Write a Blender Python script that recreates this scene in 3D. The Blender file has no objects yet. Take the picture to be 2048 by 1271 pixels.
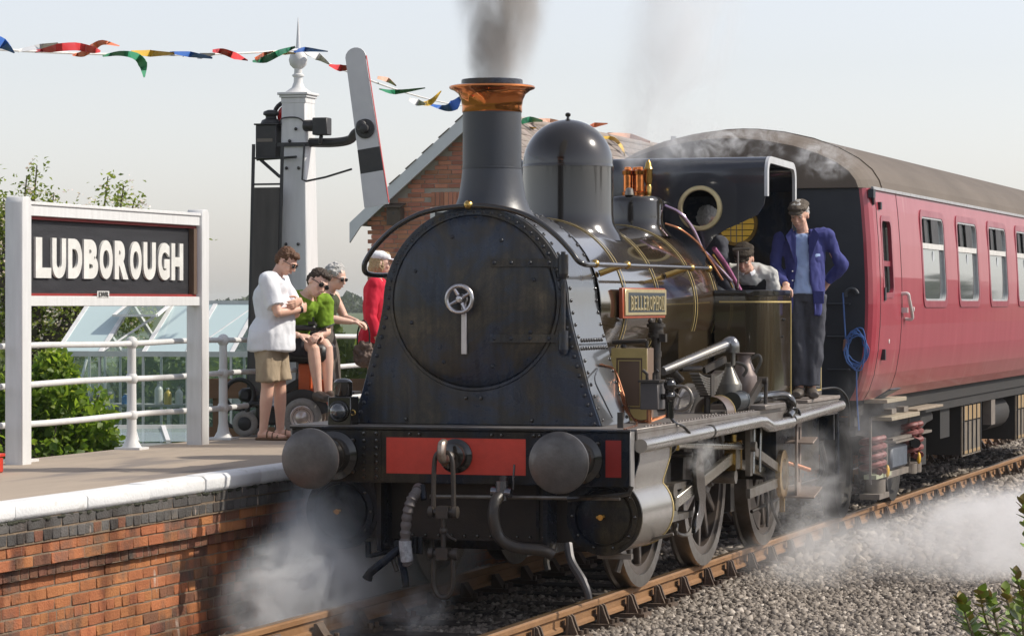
import bpy, bmesh, math, random
import numpy as np
from mathutils import Vector, Matrix, Euler, noise as mnoise
R = math.radians
PI = math.pi
sc = bpy.context.scene
C = sc.collection
random.seed(7)
rng = np.random.default_rng(7)

# ------------------------------------------------------------------ camera, sky, sun, exposure
CAM = Vector((6.622, -19.508, 2.059)); YAW = R(17.6835); FPX = 6055.6
cd = bpy.data.cameras.new('camera'); cam = bpy.data.objects.new('camera', cd); C.objects.link(cam)
cam.location = CAM; cam.rotation_euler = (R(90), 0, YAW)
cd.sensor_width = 36; cd.lens = FPX / 2048 * 36; cd.shift_y = -30.07 / 2048
cd.clip_start = .1; cd.clip_end = 6000
sc.camera = cam

SUN_EL, SUN_AZ = R(42), R(71)          # azimuth measured from +y towards +x
w = bpy.data.worlds.new('World'); sc.world = w; w.use_nodes = True
nt = w.node_tree; nt.nodes.clear()
wo = nt.nodes.new('ShaderNodeOutputWorld'); bg = nt.nodes.new('ShaderNodeBackground')
sky = nt.nodes.new('ShaderNodeTexSky'); sky.sky_type = 'NISHITA'; sky.sun_disc = False
sky.sun_elevation = SUN_EL; sky.sun_rotation = SUN_AZ
sky.air_density = 1.0; sky.dust_density = 1.0; sky.ozone_density = 1.0; sky.altitude = 20
hs = nt.nodes.new('ShaderNodeHueSaturation'); hs.inputs['Saturation'].default_value = .42
nt.links.new(sky.outputs[0], hs.inputs['Color']); tint = nt.nodes.new('ShaderNodeMix'); tint.data_type = 'RGBA'; tint.blend_type = 'MULTIPLY'; tint.inputs[0].default_value = 1; tint.inputs[7].default_value = (1.0, .972, 1.005, 1)
nt.links.new(hs.outputs[0], tint.inputs[6]); nt.links.new(tint.outputs[2], bg.inputs[0])
bg.inputs[1].default_value = .142
nt.links.new(bg.outputs[0], wo.inputs[0])
sd = bpy.data.lights.new('sun', 'SUN'); sun = bpy.data.objects.new('sun', sd); C.objects.link(sun)
sd.energy = 3.4; sd.angle = R(.6); sd.color = (1, .93, .82)
tosun = Vector((math.cos(SUN_EL) * math.sin(SUN_AZ), math.cos(SUN_EL) * math.cos(SUN_AZ), math.sin(SUN_EL)))
sun.rotation_euler = (-tosun).to_track_quat('-Z', 'Y').to_euler(); sun.location = (20, 10, 30)
sc.view_settings.view_transform = 'Standard'; sc.view_settings.look = 'None'
sc.view_settings.exposure = 0.30; sc.view_settings.gamma = 1
sc.cycles.use_denoising = True
sc.cycles.max_bounces = 8; sc.cycles.volume_bounces = 5; sc.cycles.transparent_max_bounces = 12
sc.cycles.volume_step_rate = 1.0; sc.cycles.volume_max_steps = 256

# ------------------------------------------------------------------ helpers
def V(*a): return np.array(a, float)
def nrm(v):
    v = np.asarray(v, float); n = np.linalg.norm(v); return v / n if n > 1e-12 else v
def camxy(u, fw):
    """x,y of a point fw metres ahead of the camera plane at picture column u"""
    r = (u - 1024) / FPX * fw; c, s = math.cos(YAW), math.sin(YAW)
    return CAM.x + r * c - fw * s, CAM.y + r * s + fw * c
def camz(v, fw): return CAM.z - (v - 605.43) / FPX * fw

class MB:
    """collects shapes, then links them as ONE mesh object"""
    def __init__(s): s.v = []; s.f = []; s.n = 0
    def add(s, v, f):
        v = np.asarray(v, float).reshape(-1, 3); s.v.append(v)
        s.f += [tuple(int(i) + s.n for i in q) for q in f]; s.n += len(v); return s
    def box(s, x0, x1, y0, y1, z0, z1):
        v = [(x, y, z) for z in (z0, z1) for y in (y0, y1) for x in (x0, x1)]
        return s.add(v, [(0, 2, 3, 1), (4, 5, 7, 6), (0, 1, 5, 4), (2, 6, 7, 3), (0, 4, 6, 2), (1, 3, 7, 5)])
    def obox(s, c, size, rot=(0, 0, 0)):
        m = np.array(Euler(rot).to_matrix()); h = np.array(size) / 2
        v = [(x, y, z) for z in (-1, 1) for y in (-1, 1) for x in (-1, 1)]
        return s.add(np.array(v) * h @ m.T + np.array(c), [(0, 2, 3, 1), (4, 5, 7, 6), (0, 1, 5, 4), (2, 6, 7, 3), (0, 4, 6, 2), (1, 3, 7, 5)])
    def bar(s, a, b, w, h, up=(0, 0, 1)):
        a, b = np.array(a, float), np.array(b, float); d = nrm(b - a); u = np.array(up, float)
        if abs(d @ nrm(u)) > .99: u = V(0, 1, 0)
        x = nrm(np.cross(d, u)); z = np.cross(x, d)
        v = [p + x * i * w / 2 + z * j * h / 2 for p in (a, b) for i, j in ((-1, -1), (1, -1), (1, 1), (-1, 1))]
        return s.add(v, [(0, 1, 2, 3), (7, 6, 5, 4), (0, 4, 5, 1), (1, 5, 6, 2), (2, 6, 7, 3), (3, 7, 4, 0)])
    def tube(s, pts, r, seg=10, caps=True, closed=False, lat=None):
        """r: number, list, or list of (a,b) elliptical radii with lateral axis lat"""
        p = np.array(pts, float); n = len(p)
        if np.isscalar(r): r = [r] * n
        rr = np.array([(q, q) if np.isscalar(q) else q for q in r], float)
        t = np.zeros_like(p)
        if closed: t = np.roll(p, -1, 0) - np.roll(p, 1, 0)
        else:
            t[1:-1] = p[2:] - p[:-2]; t[0] = p[1] - p[0]; t[-1] = p[-1] - p[-2]
        t = np.array([nrm(q) for q in t])
        if lat is None:
            u = V(0, 0, 1) if abs(t[0][2]) < .9 else V(1, 0, 0)
            x = nrm(np.cross(t[0], u))
        else: x = nrm(lat)
        V_ = []; ang = np.arange(seg) * 2 * PI / seg
        for i in range(n):
            if lat is not None: x = np.array(lat, float)
            x = nrm(x - t[i] * (x @ t[i])); y = np.cross(t[i], x)
            V_.append(p[i] + np.outer(np.cos(ang) * rr[i][0], x) + np.outer(np.sin(ang) * rr[i][1], y))
        f = []
        m = n if closed else n - 1
        for i in range(m):
            a, b = i * seg, ((i + 1) % n) * seg
            for k in range(seg): f.append((a + k, a + (k + 1) % seg, b + (k + 1) % seg, b + k))
        if caps and not closed:
            f.append(tuple(range(seg))[::-1]); f.append(tuple((n - 1) * seg + k for k in range(seg)))
        return s.add(np.vstack(V_), f)
    def cyl(s, a, b, r, seg=16, r2=None): return s.tube([a, b], [r, r if r2 is None else r2], seg)
    def lathe(s, prof, org, axis='z', seg=32, a0=0, a1=2 * PI, ring=False):
        """prof: (radius, height) along axis"""
        full = abs(a1 - a0 - 2 * PI) < 1e-6; m = seg if full else seg + 1
        ang = a0 + (a1 - a0) * np.arange(m) / seg
        E = {'z': (V(1, 0, 0), V(0, 1, 0), V(0, 0, 1)), 'y': (V(0, 0, 1), V(1, 0, 0), V(0, 1, 0)), 'x': (V(0, 1, 0), V(0, 0, 1), V(1, 0, 0))}[axis] if isinstance(axis, str) else axis
        v = []
        for r, h in prof:
            r = max(r, 1e-4)
            v.append(np.array(org) + np.outer(np.cos(ang) * r, E[0]) + np.outer(np.sin(ang) * r, E[1]) + h * E[2])
        f = []
        for i in range(len(prof) - 1):
            for k in range(seg):
                k2 = (k + 1) % m; f.append((i * m + k, i * m + k2, (i + 1) * m + k2, (i + 1) * m + k))
        if full and not ring and tuple(prof[0]) != tuple(prof[-1]):
            if prof[0][0] > .001: f.append(tuple(range(m))[::-1])
            if prof[-1][0] > .001: f.append(tuple((len(prof) - 1) * m + k for k in range(m)))
        return s.add(np.vstack(v), f)
    def ell(s, c, r, seg=16, rings=10, mat=None):
        v = []; f = []
        for i in range(rings + 1):
            a = PI * i / rings
            for k in range(seg):
                b = 2 * PI * k / seg
                v.append((math.sin(a) * math.cos(b) * r[0], math.sin(a) * math.sin(b) * r[1], math.cos(a) * r[2]))
        for i in range(rings):
            for k in range(seg):
                k2 = (k + 1) % seg; f.append((i * seg + k, (i + 1) * seg + k, (i + 1) * seg + k2, i * seg + k2))
        v = np.array(v)
        if mat is not None: v = v @ np.array(mat).T
        return s.add(v + np.array(c), f)
    def prism(s, poly, ax, a, b):
        """poly in the plane across axis ax, between a and b on it"""
        n = len(poly); P = []
        for h in (a, b):
            for p, q in poly: P.append({'x': (h, p, q), 'y': (p, h, q), 'z': (p, q, h)}[ax])
        f = [tuple(range(n))[::-1], tuple(range(n, 2 * n))]
        f += [(i, (i + 1) % n, n + (i + 1) % n, n + i) for i in range(n)]
        return s.add(P, f)
    def ring(s, outer, inner, ax, a, b):
        """a plate with a hole: two outlines with the same number of points"""
        n = len(outer); P = []
        for h in (a, b):
            for pl in (outer, inner):
                for p, q in pl: P.append({'x': (h, p, q), 'y': (p, h, q), 'z': (p, q, h)}[ax])
        f = []
        for i in range(n):
            j = (i + 1) % n
            f += [(i, j, n + j, n + i), (2 * n + i, 3 * n + i, 3 * n + j, 2 * n + j), (i, 2 * n + i, 2 * n + j, j), (n + i, n + j, 3 * n + j, 3 * n + i)]
        return s.add(P, f)
    def mesh(s, name, m=None, ang=38, bevel=0, org=(0, 0, 0)):
        me = bpy.data.meshes.new(name)
        v = np.vstack(s.v) - np.array(org) if s.v else np.zeros((0, 3))
        me.from_pydata(v.tolist(), [], s.f)
        bm = bmesh.new(); bm.from_mesh(me)
        bmesh.ops.recalc_face_normals(bm, faces=bm.faces)
        if bevel:
            ed = [e for e in bm.edges if len(e.link_faces) == 2 and e.calc_face_angle(0) > .5]
            bmesh.ops.bevel(bm, geom=ed, offset=bevel, segments=1, affect='EDGES', clamp_overlap=True)
        for fc in bm.faces: fc.smooth = True
        lim = R(ang)
        for e in bm.edges:
            if len(e.link_faces) == 2 and e.calc_face_angle(0) > lim: e.smooth = False
        bm.to_mesh(me); bm.free()
        if m: me.materials.append(m)
        return me
    def build(s, name, m, parent=None, ang=38, bevel=0):
        o = bpy.data.objects.new(name, None) if False else None
        me = s.mesh(name, m, ang, bevel, worg(parent))
        o = bpy.data.objects.new(name, me); C.objects.link(o); o.parent = parent
        return o
def worg(p):
    o = Vector((0, 0, 0))
    while p is not None: o += p.location; p = p.parent
    return np.array(o)
def tag(o, label=None, cat=None, group=None, kind=None):
    if label: o['label'] = label
    if cat: o['category'] = cat
    if group: o['group'] = group
    if kind: o['kind'] = kind
    return o
def thing(name, loc, label, cat, group=None):
    o = bpy.data.objects.new(name, None); o.empty_display_size = .1; o.location = loc; C.objects.link(o)
    return tag(o, label, cat, group)
def inst(name, me, parent, loc, rot=None, scale=None):
    """another object on shared mesh data; loc in world space (parents unrotated)"""
    o = bpy.data.objects.new(name, me); C.objects.link(o); o.parent = parent
    o.location = Vector(loc) - Vector(worg(parent))
    if rot is not None: o.rotation_euler = rot
    if scale is not None: o.scale = scale
    return o
def circ(cx, cz, r, n=32, a0=0): return [(cx + r * math.cos(a0 + 2 * PI * i / n), cz + r * math.sin(a0 + 2 * PI * i / n)) for i in range(n)]
def arc(c, r, a0, a1, n, plane='xz', h=0):
    out = []
    for i in range(n + 1):
        a = a0 + (a1 - a0) * i / n; p, q = c[0] + r * math.cos(a), c[1] + r * math.sin(a)
        out.append({'xz': (p, h, q), 'xy': (p, q, h), 'yz': (h, p, q)}[plane])
    return out
def spline(pts, n=6):
    """Catmull-Rom through pts"""
    p = np.array(pts, float); p = np.vstack([2 * p[0] - p[1], p, 2 * p[-1] - p[-2]]); out = []
    for i in range(1, len(p) - 2):
        for k in range(n):
            t = k / n
            out.append(.5 * (2 * p[i] + (p[i + 1] - p[i - 1]) * t + (2 * p[i - 1] - 5 * p[i] + 4 * p[i + 1] - p[i + 2]) * t * t + (3 * p[i] - p[i - 1] - 3 * p[i + 1] + p[i + 2]) * t ** 3))
    out.append(p[-2]); return out

# ------------------------------------------------------------------ materials
def lin(h):
    h = h.lstrip('#'); c = [int(h[i:i + 2], 16) / 255 for i in (0, 2, 4)]
    return tuple(((x + .055) / 1.055) ** 2.4 if x > .04045 else x / 12.92 for x in c)
def M(name, c, rough=.5, metal=0, c2=None, ns=6, amt=.5, bump=0, bs=60, coat=0, rv=.12, rand=0, spots=None, stretch=None, spec=.5, sss=0, detail=6, world=False):
    m = bpy.data.materials.new(name); m.use_nodes = True; t = m.node_tree; b = t.nodes['Principled BSDF']; L = t.links.new
    b.inputs['Metallic'].default_value = metal; b.inputs['Specular IOR Level'].default_value = spec
    if coat: b.inputs['Coat Weight'].default_value = coat; b.inputs['Coat Roughness'].default_value = .05; b.inputs['Coat IOR'].default_value = 1.75
    tc = t.nodes.new('ShaderNodeTexCoord'); src = tc.outputs['Object']
    if world: src = t.nodes.new('ShaderNodeNewGeometry').outputs['Position']
    if stretch:
        mp = t.nodes.new('ShaderNodeMapping'); mp.inputs['Scale'].default_value = stretch; L(src, mp.inputs[0]); src = mp.outputs[0]
    n = t.nodes.new('ShaderNodeTexNoise'); n.inputs['Scale'].default_value = ns; n.inputs['Detail'].default_value = detail; n.inputs['Roughness'].default_value = .62
    L(src, n.inputs['Vector'])
    if c2 is None: c2 = tuple(x * .72 for x in c)
    r = t.nodes.new('ShaderNodeValToRGB'); r.color_ramp.elements[0].position = .5 - .25 * (1 - amt) - .12; r.color_ramp.elements[1].position = .5 + .25 * (1 - amt) + .12
    r.color_ramp.elements[0].color = (*c2, 1); r.color_ramp.elements[1].color = (*c, 1); L(n.outputs['Fac'], r.inputs[0]); col = r.outputs[0]
    if spots:
        sc_, th, cs = spots
        n3 = t.nodes.new('ShaderNodeTexNoise'); n3.inputs['Scale'].default_value = sc_; n3.inputs['Detail'].default_value = 5; L(src, n3.inputs['Vector'])
        r3 = t.nodes.new('ShaderNodeValToRGB'); r3.color_ramp.elements[0].position = th; r3.color_ramp.elements[1].position = min(1, th + .12); L(n3.outputs['Fac'], r3.inputs[0])
        mx = t.nodes.new('ShaderNodeMix'); mx.data_type = 'RGBA'; L(r3.outputs[0], mx.inputs[0]); L(col, mx.inputs[6]); mx.inputs[7].default_value = (*cs, 1); col = mx.outputs[2]
    if rand:
        oi = t.nodes.new('ShaderNodeObjectInfo'); h = t.nodes.new('ShaderNodeHueSaturation')
        mr = t.nodes.new('ShaderNodeMapRange'); mr.inputs[3].default_value = 1 - rand; mr.inputs[4].default_value = 1 + rand * .7; L(oi.outputs['Random'], mr.inputs[0]); L(mr.outputs[0], h.inputs['Value'])
        ma = t.nodes.new('ShaderNodeMath'); ma.operation = 'MULTIPLY'; ma.inputs[1].default_value = 7.31; L(oi.outputs['Random'], ma.inputs[0])
        fr = t.nodes.new('ShaderNodeMath'); fr.operation = 'FRACT'; L(ma.outputs[0], fr.inputs[0])
        m2 = t.nodes.new('ShaderNodeMapRange'); m2.inputs[3].default_value = .5 - rand * .035; m2.inputs[4].default_value = .5 + rand * .035; L(fr.outputs[0], m2.inputs[0]); L(m2.outputs[0], h.inputs['Hue'])
        L(col, h.inputs['Color']); col = h.outputs[0]
    L(col, b.inputs['Base Color'])
    m3 = t.nodes.new('ShaderNodeMapRange'); m3.inputs[3].default_value = min(1, rough + rv); m3.inputs[4].default_value = max(.03, rough - rv); L(n.outputs['Fac'], m3.inputs[0]); L(m3.outputs[0], b.inputs['Roughness'])
    if bump:
        n2 = t.nodes.new('ShaderNodeTexNoise'); n2.inputs['Scale'].default_value = bs; n2.inputs['Detail'].default_value = 4; L(src, n2.inputs['Vector'])
        bp = t.nodes.new('ShaderNodeBump'); bp.inputs['Strength'].default_value = bump; bp.inputs['Distance'].default_value = .02; L(n2.outputs['Fac'], bp.inputs['Height']); L(bp.outputs[0], b.inputs['Normal'])
    if sss:
        b.inputs['Subsurface Weight'].default_value = sss; b.inputs['Subsurface Radius'].default_value = (.02, .008, .004)
    return m
black_gloss = M('black gloss paint', (.013, .012, .011), .16, c2=(.02, .016, .012), ns=4, coat=.4, rv=.06, bump=.015, bs=9)
boiler_paint = M('dark brown gloss paint', (.034, .024, .013), .13, c2=(.046, .032, .016), ns=3, coat=1, rv=.04, bump=.02, bs=6)
smoke_black = M('sooty smokebox black', (.019, .023, .031), .27, c2=(.064, .047, .031), ns=2.1, amt=.3, rv=.10, bump=.10, bs=120, spots=(2.3, .60, (.095, .070, .04)), detail=10)
frame_black = M('oily frame black', (.008, .008, .009), .36, c2=(.024, .018, .013), ns=8, rv=.14, bump=.12, bs=60, spec=.25)
def sooty(m, k=1.0):   # heat tints, ash and water runs on the smokebox plates
    t = m.node_tree; b = t.nodes['Principled BSDF']; L = t.links.new; c0 = b.inputs['Base Color'].links[0].from_socket
    g_ = t.nodes.new('ShaderNodeTexCoord'); n1 = t.nodes.new('ShaderNodeTexNoise'); n1.inputs['Scale'].default_value = 1.7; n1.inputs['Detail'].default_value = 9; n1.inputs['Roughness'].default_value = .7; n1.inputs['Distortion'].default_value = .6; L(g_.outputs['Object'], n1.inputs['Vector'])
    r = t.nodes.new('ShaderNodeValToRGB'); e = r.color_ramp.elements; e[0].position = .32; e[0].color = (.012, .020, .042, 1); e[1].position = .72; e[1].color = (.13, .098, .058, 1)
    for p_, c_ in ((.44, (.022, .030, .046)), (.52, (.030, .026, .022)), (.60, (.062, .050, .032))): q = e.new(p_); q.color = (*c_, 1)
    L(n1.outputs['Fac'], r.inputs[0])
    mp = t.nodes.new('ShaderNodeMapping'); mp.inputs['Scale'].default_value = (26, 26, 1.6); L(g_.outputs['Object'], mp.inputs[0]); n2 = t.nodes.new('ShaderNodeTexNoise'); n2.inputs['Scale'].default_value = 1; n2.inputs['Detail'].default_value = 3; L(mp.outputs[0], n2.inputs['Vector'])
    n3 = t.nodes.new('ShaderNodeTexNoise'); n3.inputs['Scale'].default_value = 240; n3.inputs['Detail'].default_value = 2; L(g_.outputs['Object'], n3.inputs['Vector'])
    a = t.nodes.new('ShaderNodeMath'); a.operation = 'ADD'; L(n2.outputs['Fac'], a.inputs[0]); L(n3.outputs['Fac'], a.inputs[1])
    mr = t.nodes.new('ShaderNodeMapRange'); mr.inputs[1].default_value = .75; mr.inputs[2].default_value = 1.3; mr.inputs[3].default_value = .55 * k; mr.inputs[4].default_value = 1.7 * k; L(a.outputs[0], mr.inputs[0])
    x = t.nodes.new('ShaderNodeVectorMath'); x.operation = 'SCALE'; L(r.outputs[0], x.inputs[0]); L(mr.outputs[0], x.inputs['Scale']); L(x.outputs[0], b.inputs['Base Color'])
    m4 = t.nodes.new('ShaderNodeMapRange'); m4.inputs[1].default_value = .35; m4.inputs[2].default_value = .68; m4.inputs[3].default_value = .20; m4.inputs[4].default_value = .50; L(n1.outputs['Fac'], m4.inputs[0]); L(m4.outputs[0], b.inputs['Roughness'])
sooty(smoke_black); sooty(frame_black, .55)
block_brown = M('burnt brown casting', (.035, .024, .016), .45, c2=(.015, .012, .011), ns=5, rv=.15, bump=.15, bs=70, spec=.4)
iron = M('weathered black iron', (.030, .029, .030), .40, metal=.2, c2=(.07, .055, .04), ns=14, rv=.15, bump=.12, bs=80)
bright_steel = M('bright steel', (.55, .54, .51), .24, 1, c2=(.40, .37, .33), ns=10, rv=.1, bump=.03)
dull_steel = M('dull worn steel', (.28, .27, .25), .42, .8, c2=(.16, .13, .10), ns=9, rv=.14, bump=.06)
grey_plate = M('grey painted plate', (.30, .29, .28), .3, .25, c2=(.20, .19, .18), ns=5, rv=.1, bump=.03, bs=30)
buffer_steel = M('oily buffer steel', (.16, .15, .145), .34, .55, c2=(.06, .055, .05), ns=7, amt=.3, rv=.12, bump=.08, bs=70, spots=(3, .60, (.19, .18, .17)))
deck_steel = M('footplate steel', (.30, .28, .26), .4, .55, c2=(.18, .15, .13), ns=7, rv=.12, bump=.08)
copper = M('polished copper', (.78, .29, .10), .12, 1, c2=(.55, .17, .05), ns=7, rv=.07, bump=.05, bs=14)
copper_pipe = M('copper pipe', (.72, .33, .18), .25, 1)
brass = M('brass', (.62, .42, .13), .22, 1, c2=(.5, .32, .1), ns=9, rv=.08)
lining = M('yellow lining paint', (.60, .46, .18), .45)
red_paint = M('red buffer beam paint', (.66, .055, .03), .42, c2=(.52, .04, .02), ns=12, bump=.08, bs=120)
vermilion = M('vermilion plate edge', (.42, .09, .04), .4)
hose_rubber = M('grey rubber hose', (.10, .09, .09), .6, c2=(.16, .14, .13), ns=20)
purple_pipe = M('heat tinted pipe', (.52, .38, .62), .2, 1, c2=(.62, .45, .45), ns=3, rv=.05)
white_paint = M('white gloss paint', (.80, .80, .78), .38, c2=(.66, .65, .62), ns=5, amt=.3, bump=.04, bs=40)
white_old = M('weathered white paint', (.76, .76, .75), .5, c2=(.60, .60, .59), ns=3, amt=.25, bump=.08, bs=50, stretch=(6, 6, .7))
# ------------------------------------------------------------------ ground, ballast, track
GZ = -.21
earth = M('grey brown ballast grit', (.20, .18, .165), .95, c2=(.09, .08, .075), ns=30, bump=.9, bs=70, detail=9)
field = M('rough grass field', (.10, .13, .05), .95, c2=(.06, .085, .03), ns=1.2, bump=.5, bs=20)
g = MB(); g.add([(-2500, -2500, GZ - .1), (2500, -2500, GZ - .1), (2500, 2500, GZ - .1), (-2500, 2500, GZ - .1)], [(0, 1, 2, 3)])
tag(g.build('ground', field), kind='structure')
g = MB(); g.prism([(-1.5, GZ - .09), (18, GZ - .09), (17, GZ - .01), (-1.5, GZ - .01)], 'y', -18, 160)
tag(g.build('ballast_bed', earth), kind='structure')

def stones(name, n, x0, x1, y0, y1, s0, s1, z, mat):
    P = np.stack([rng.uniform(x0, x1, n), rng.uniform(y0, y1, n), np.zeros(n)], 1)
    # keep clear of rails and of the platform wall, and only where the camera side can see
    keep = (np.abs(np.abs(P[:, 0]) - .752) > .11)
    P = P[keep]; n = len(P); S = rng.uniform(s0, s1, n)
    inner = np.abs(P[:, 0]) < .75
    P[:, 2] = z + rng.uniform(-.02, .022, n) - inner * .03 + .012 * np.sin(P[:, 0] * 3.1 + P[:, 1] * 1.3)
    cube = np.array([(x, y, q) for q in (-1, 1) for y in (-1, 1) for x in (-1, 1)], float) * .55
    F = np.array([(0, 2, 3, 1), (4, 5, 7, 6), (0, 1, 5, 4), (2, 6, 7, 3), (0, 4, 6, 2), (1, 3, 7, 5)])
    v = cube[None] + rng.uniform(-.24, .24, (n, 8, 3)); v *= (S[:, None] * rng.uniform(.6, 1.15, (n, 3)))[:, None, :]
    q = rng.normal(size=(n, 4)); q /= np.linalg.norm(q, axis=1)[:, None]; a, b, c, d = q.T
    Rm = np.stack([1 - 2 * (c * c + d * d), 2 * (b * c - a * d), 2 * (b * d + a * c), 2 * (b * c + a * d), 1 - 2 * (b * b + d * d), 2 * (c * d - a * b), 2 * (b * d - a * c), 2 * (c * d + a * b), 1 - 2 * (b * b + c * c)], 1).reshape(n, 3, 3)
    v = np.einsum('nij,nkj->nki', Rm, v) + P[:, None, :]
    me = bpy.data.meshes.new(name); nv, nf = n * 8, n * 6
    me.vertices.add(nv); me.vertices.foreach_set('co', v.reshape(-1))
    idx = (F[None] + (np.arange(n) * 8)[:, None, None]).reshape(-1)
    me.loops.add(nf * 4); me.loops.foreach_set('vertex_index', idx.astype(np.int32))
    me.polygons.add(nf); me.polygons.foreach_set('loop_start', (np.arange(nf) * 4).astype(np.int32)); me.polygons.foreach_set('loop_total', np.full(nf, 4, np.int32))
    me.update(calc_edges=True)
    at = me.attributes.new('tone', 'FLOAT', 'POINT'); at.data.foreach_set('value', np.repeat(rng.random(n), 8).astype(np.float32))
    me.materials.append(mat); o = bpy.data.objects.new(name, me); C.objects.link(o); return tag(o, kind='stuff')
stone_m = M('crushed limestone', (.40, .37, .34), .85, ns=40, bump=.3, bs=150)
t = stone_m.node_tree; at = t.nodes.new('ShaderNodeAttribute'); at.attribute_name = 'tone'
rp = t.nodes.new('ShaderNodeValToRGB'); e = rp.color_ramp.elements
e[0].color = (.085, .072, .06, 1); e[1].color = (.52, .46, .39, 1); e1 = e.new(.3); e1.color = (.18, .152, .125, 1); e2 = e.new(.85); e2.color = (.31, .265, .22, 1)
t.links.new(at.outputs['Fac'], rp.inputs[0]); t.links.new(rp.outputs[0], t.nodes['Principled BSDF'].inputs['Base Color'])
tag(stones('ballast_stones', 104000, -1.4, 5.2, -2.6, 6.2, .016, .043, GZ, stone_m), 'loose grey crushed stone ballast beside the near track')
tag(stones('ballast_stones', 15000, -1.4, .8, 6.2, 34, .03, .07, GZ + .01, stone_m), 'grey crushed stone ballast between the far rails')
tag(stones('ballast_stones', 34000, .8, 7.2, 6.2, 28, .04, .085, GZ, stone_m), 'grey crushed stone ballast further along the line')

track = tag(bpy.data.objects.new('railway_track', None), kind='structure'); C.objects.link(track)
rust = M('rusty rail side', (.30, .155, .06), .75, c2=(.17, .085, .035), ns=9, amt=.3, bump=.2, bs=60, stretch=(1, .3, 1))
rail_top = M('worn rail head', (.40, .27, .15), .32, .75, c2=(.26, .15, .08), ns=5, stretch=(3, .2, 1))
prof = [(-.035, -.012), (-.028, 0), (.028, 0), (.035, -.012), (.034, -.042), (.011, -.056), (.010, -.108), (.030, -.122), (.032, -.142), (-.032, -.142), (-.030, -.122), (-.010, -.108), (-.011, -.056), (-.034, -.042)]
for s in (-1, 1):
    m = MB(); m.prism([(p + s * .7525, q) for p, q in prof], 'y', -10, 120); o = m.build('rail', rust, track, ang=25)
    m = MB(); m.prism([(s * .7525 + p, q) for p, q in ((-.027, -.001), (.027, -.001), (.026, .0022), (-.026, .0022))], 'y', -10, 120); m.build('rail_head', rail_top, track)
sleeper_m = M('oily timber sleeper', (.075, .06, .05), .85, c2=(.035, .03, .026), ns=14, bump=.6, bs=30, stretch=(.4, 4, 4))
sm = MB().box(-1.29, 1.29, -.127, .127, -.33, -.195).mesh('sleeper', sleeper_m, bevel=.008)
ch = MB()
ch.box(-.19, .19, -.10, .10, -.195, -.165)
ch.prism([(.034, -.165), (.125, -.165), (.098, -.10), (.080, -.045), (.062, -.032), (.050, -.05), (.046, -.12)], 'y', -.045, -.022)
ch.prism([(.034, -.165), (.125, -.165), (.098, -.10), (.080, -.045), (.062, -.032), (.050, -.05), (.046, -.12)], 'y', .022, .045)
ch.box(.046, .062, -.06, .06, -.165, -.04)
ch.prism([(-.034, -.165), (-.13, -.165), (-.06, -.06), (-.040, -.06)], 'y', -.06, .06)
for x in (-.155, .155):
    ch.cyl((x, -.06, -.166), (x, -.06, -.13), .019, 7); ch.cyl((x, .06, -.166), (x, .06, -.13), .019, 7)
chair_m = M('rusty iron rail chair', (.13, .085, .055), .8, c2=(.07, .05, .038), ns=12, bump=.3, bs=60, rand=.25)
chm = ch.mesh('rail_chair', chair_m, bevel=0)
key = MB().box(.036, .047, -.09, .09, -.115, -.05).mesh('rail_key', M('oak rail key', (.13, .09, .06), .8, rand=.3))
y = -8.0 + .40
ysl = []
while y < 62: ysl.append(y); y += .76
for y in ysl:
    inst('sleeper', sm, track, (0, y, 0))
    for s in (-1, 1):
        if y < 45:
            inst('rail_chair', chm, track, (s * .7525, y, 0), (0, 0, 0 if s > 0 else PI))

# ------------------------------------------------------------------ platform
PZ, PX = .886, -1.56
plat = tag(bpy.data.objects.new('platform', None), kind='structure'); C.objects.link(plat)
tarmac = M('worn and shadow streaked tarmac', (.44, .355, .27), .88, c2=(.33, .272, .215), ns=1.6, amt=.2, bump=.35, bs=160, stretch=(2.2, .35, 1), spots=(1.3, .57, (.235, .20, .172)))  # wear and stains, plus long shadow streaks put into the colour
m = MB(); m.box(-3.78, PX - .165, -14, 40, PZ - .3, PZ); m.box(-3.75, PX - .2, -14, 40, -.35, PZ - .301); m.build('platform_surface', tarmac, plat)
cop_m = M('whitewashed coping', (.80, .80, .79), .6, c2=(.66, .66, .65), ns=4, amt=.15, bump=.25, bs=45, spots=(7, .62, (.50, .48, .44)))
y = -9.0; k = 0
while y < 40:
    L = .93 + .04 * math.sin(k * 2.3)
    m = MB(); dz = .004 * math.sin(k * 5.1); dx = .006 * math.sin(k * 3.7)
    m.prism([(PX - .16, PZ - .11), (PX - .02 + dx, PZ - .11), (PX + dx, PZ - .085), (PX + dx, PZ - .022 + dz), (PX - .028 + dx, PZ + .002 + dz), (PX - .16, PZ + .004 + dz)], 'y', y, y + L - .010)
    m.build('coping_stone', cop_m, plat, bevel=.006); y += L; k += 1
mortar = M('lime mortar', (.26, .19, .125), .95, c2=(.13, .095, .065), ns=9, bump=.5, bs=60)
def brick_mat(name, c, c2, grime, th, rnd=.28):
    return M(name, c, .85, c2=c2, ns=7, amt=.2, bump=.5, bs=70, rand=rnd, spots=(2.6, th, grime), world=True)
bo = brick_mat('orange red brick', (.43, .165, .06), (.33, .11, .04), (.15, .085, .055), .52, .20)
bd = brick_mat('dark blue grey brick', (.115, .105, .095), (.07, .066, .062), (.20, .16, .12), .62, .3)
bs_ = brick_mat('soot and shade red brick', (.23, .09, .045), (.15, .065, .038), (.06, .05, .04), .52, .2)  # darker red for soot, and for shade put into the brick colour
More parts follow.
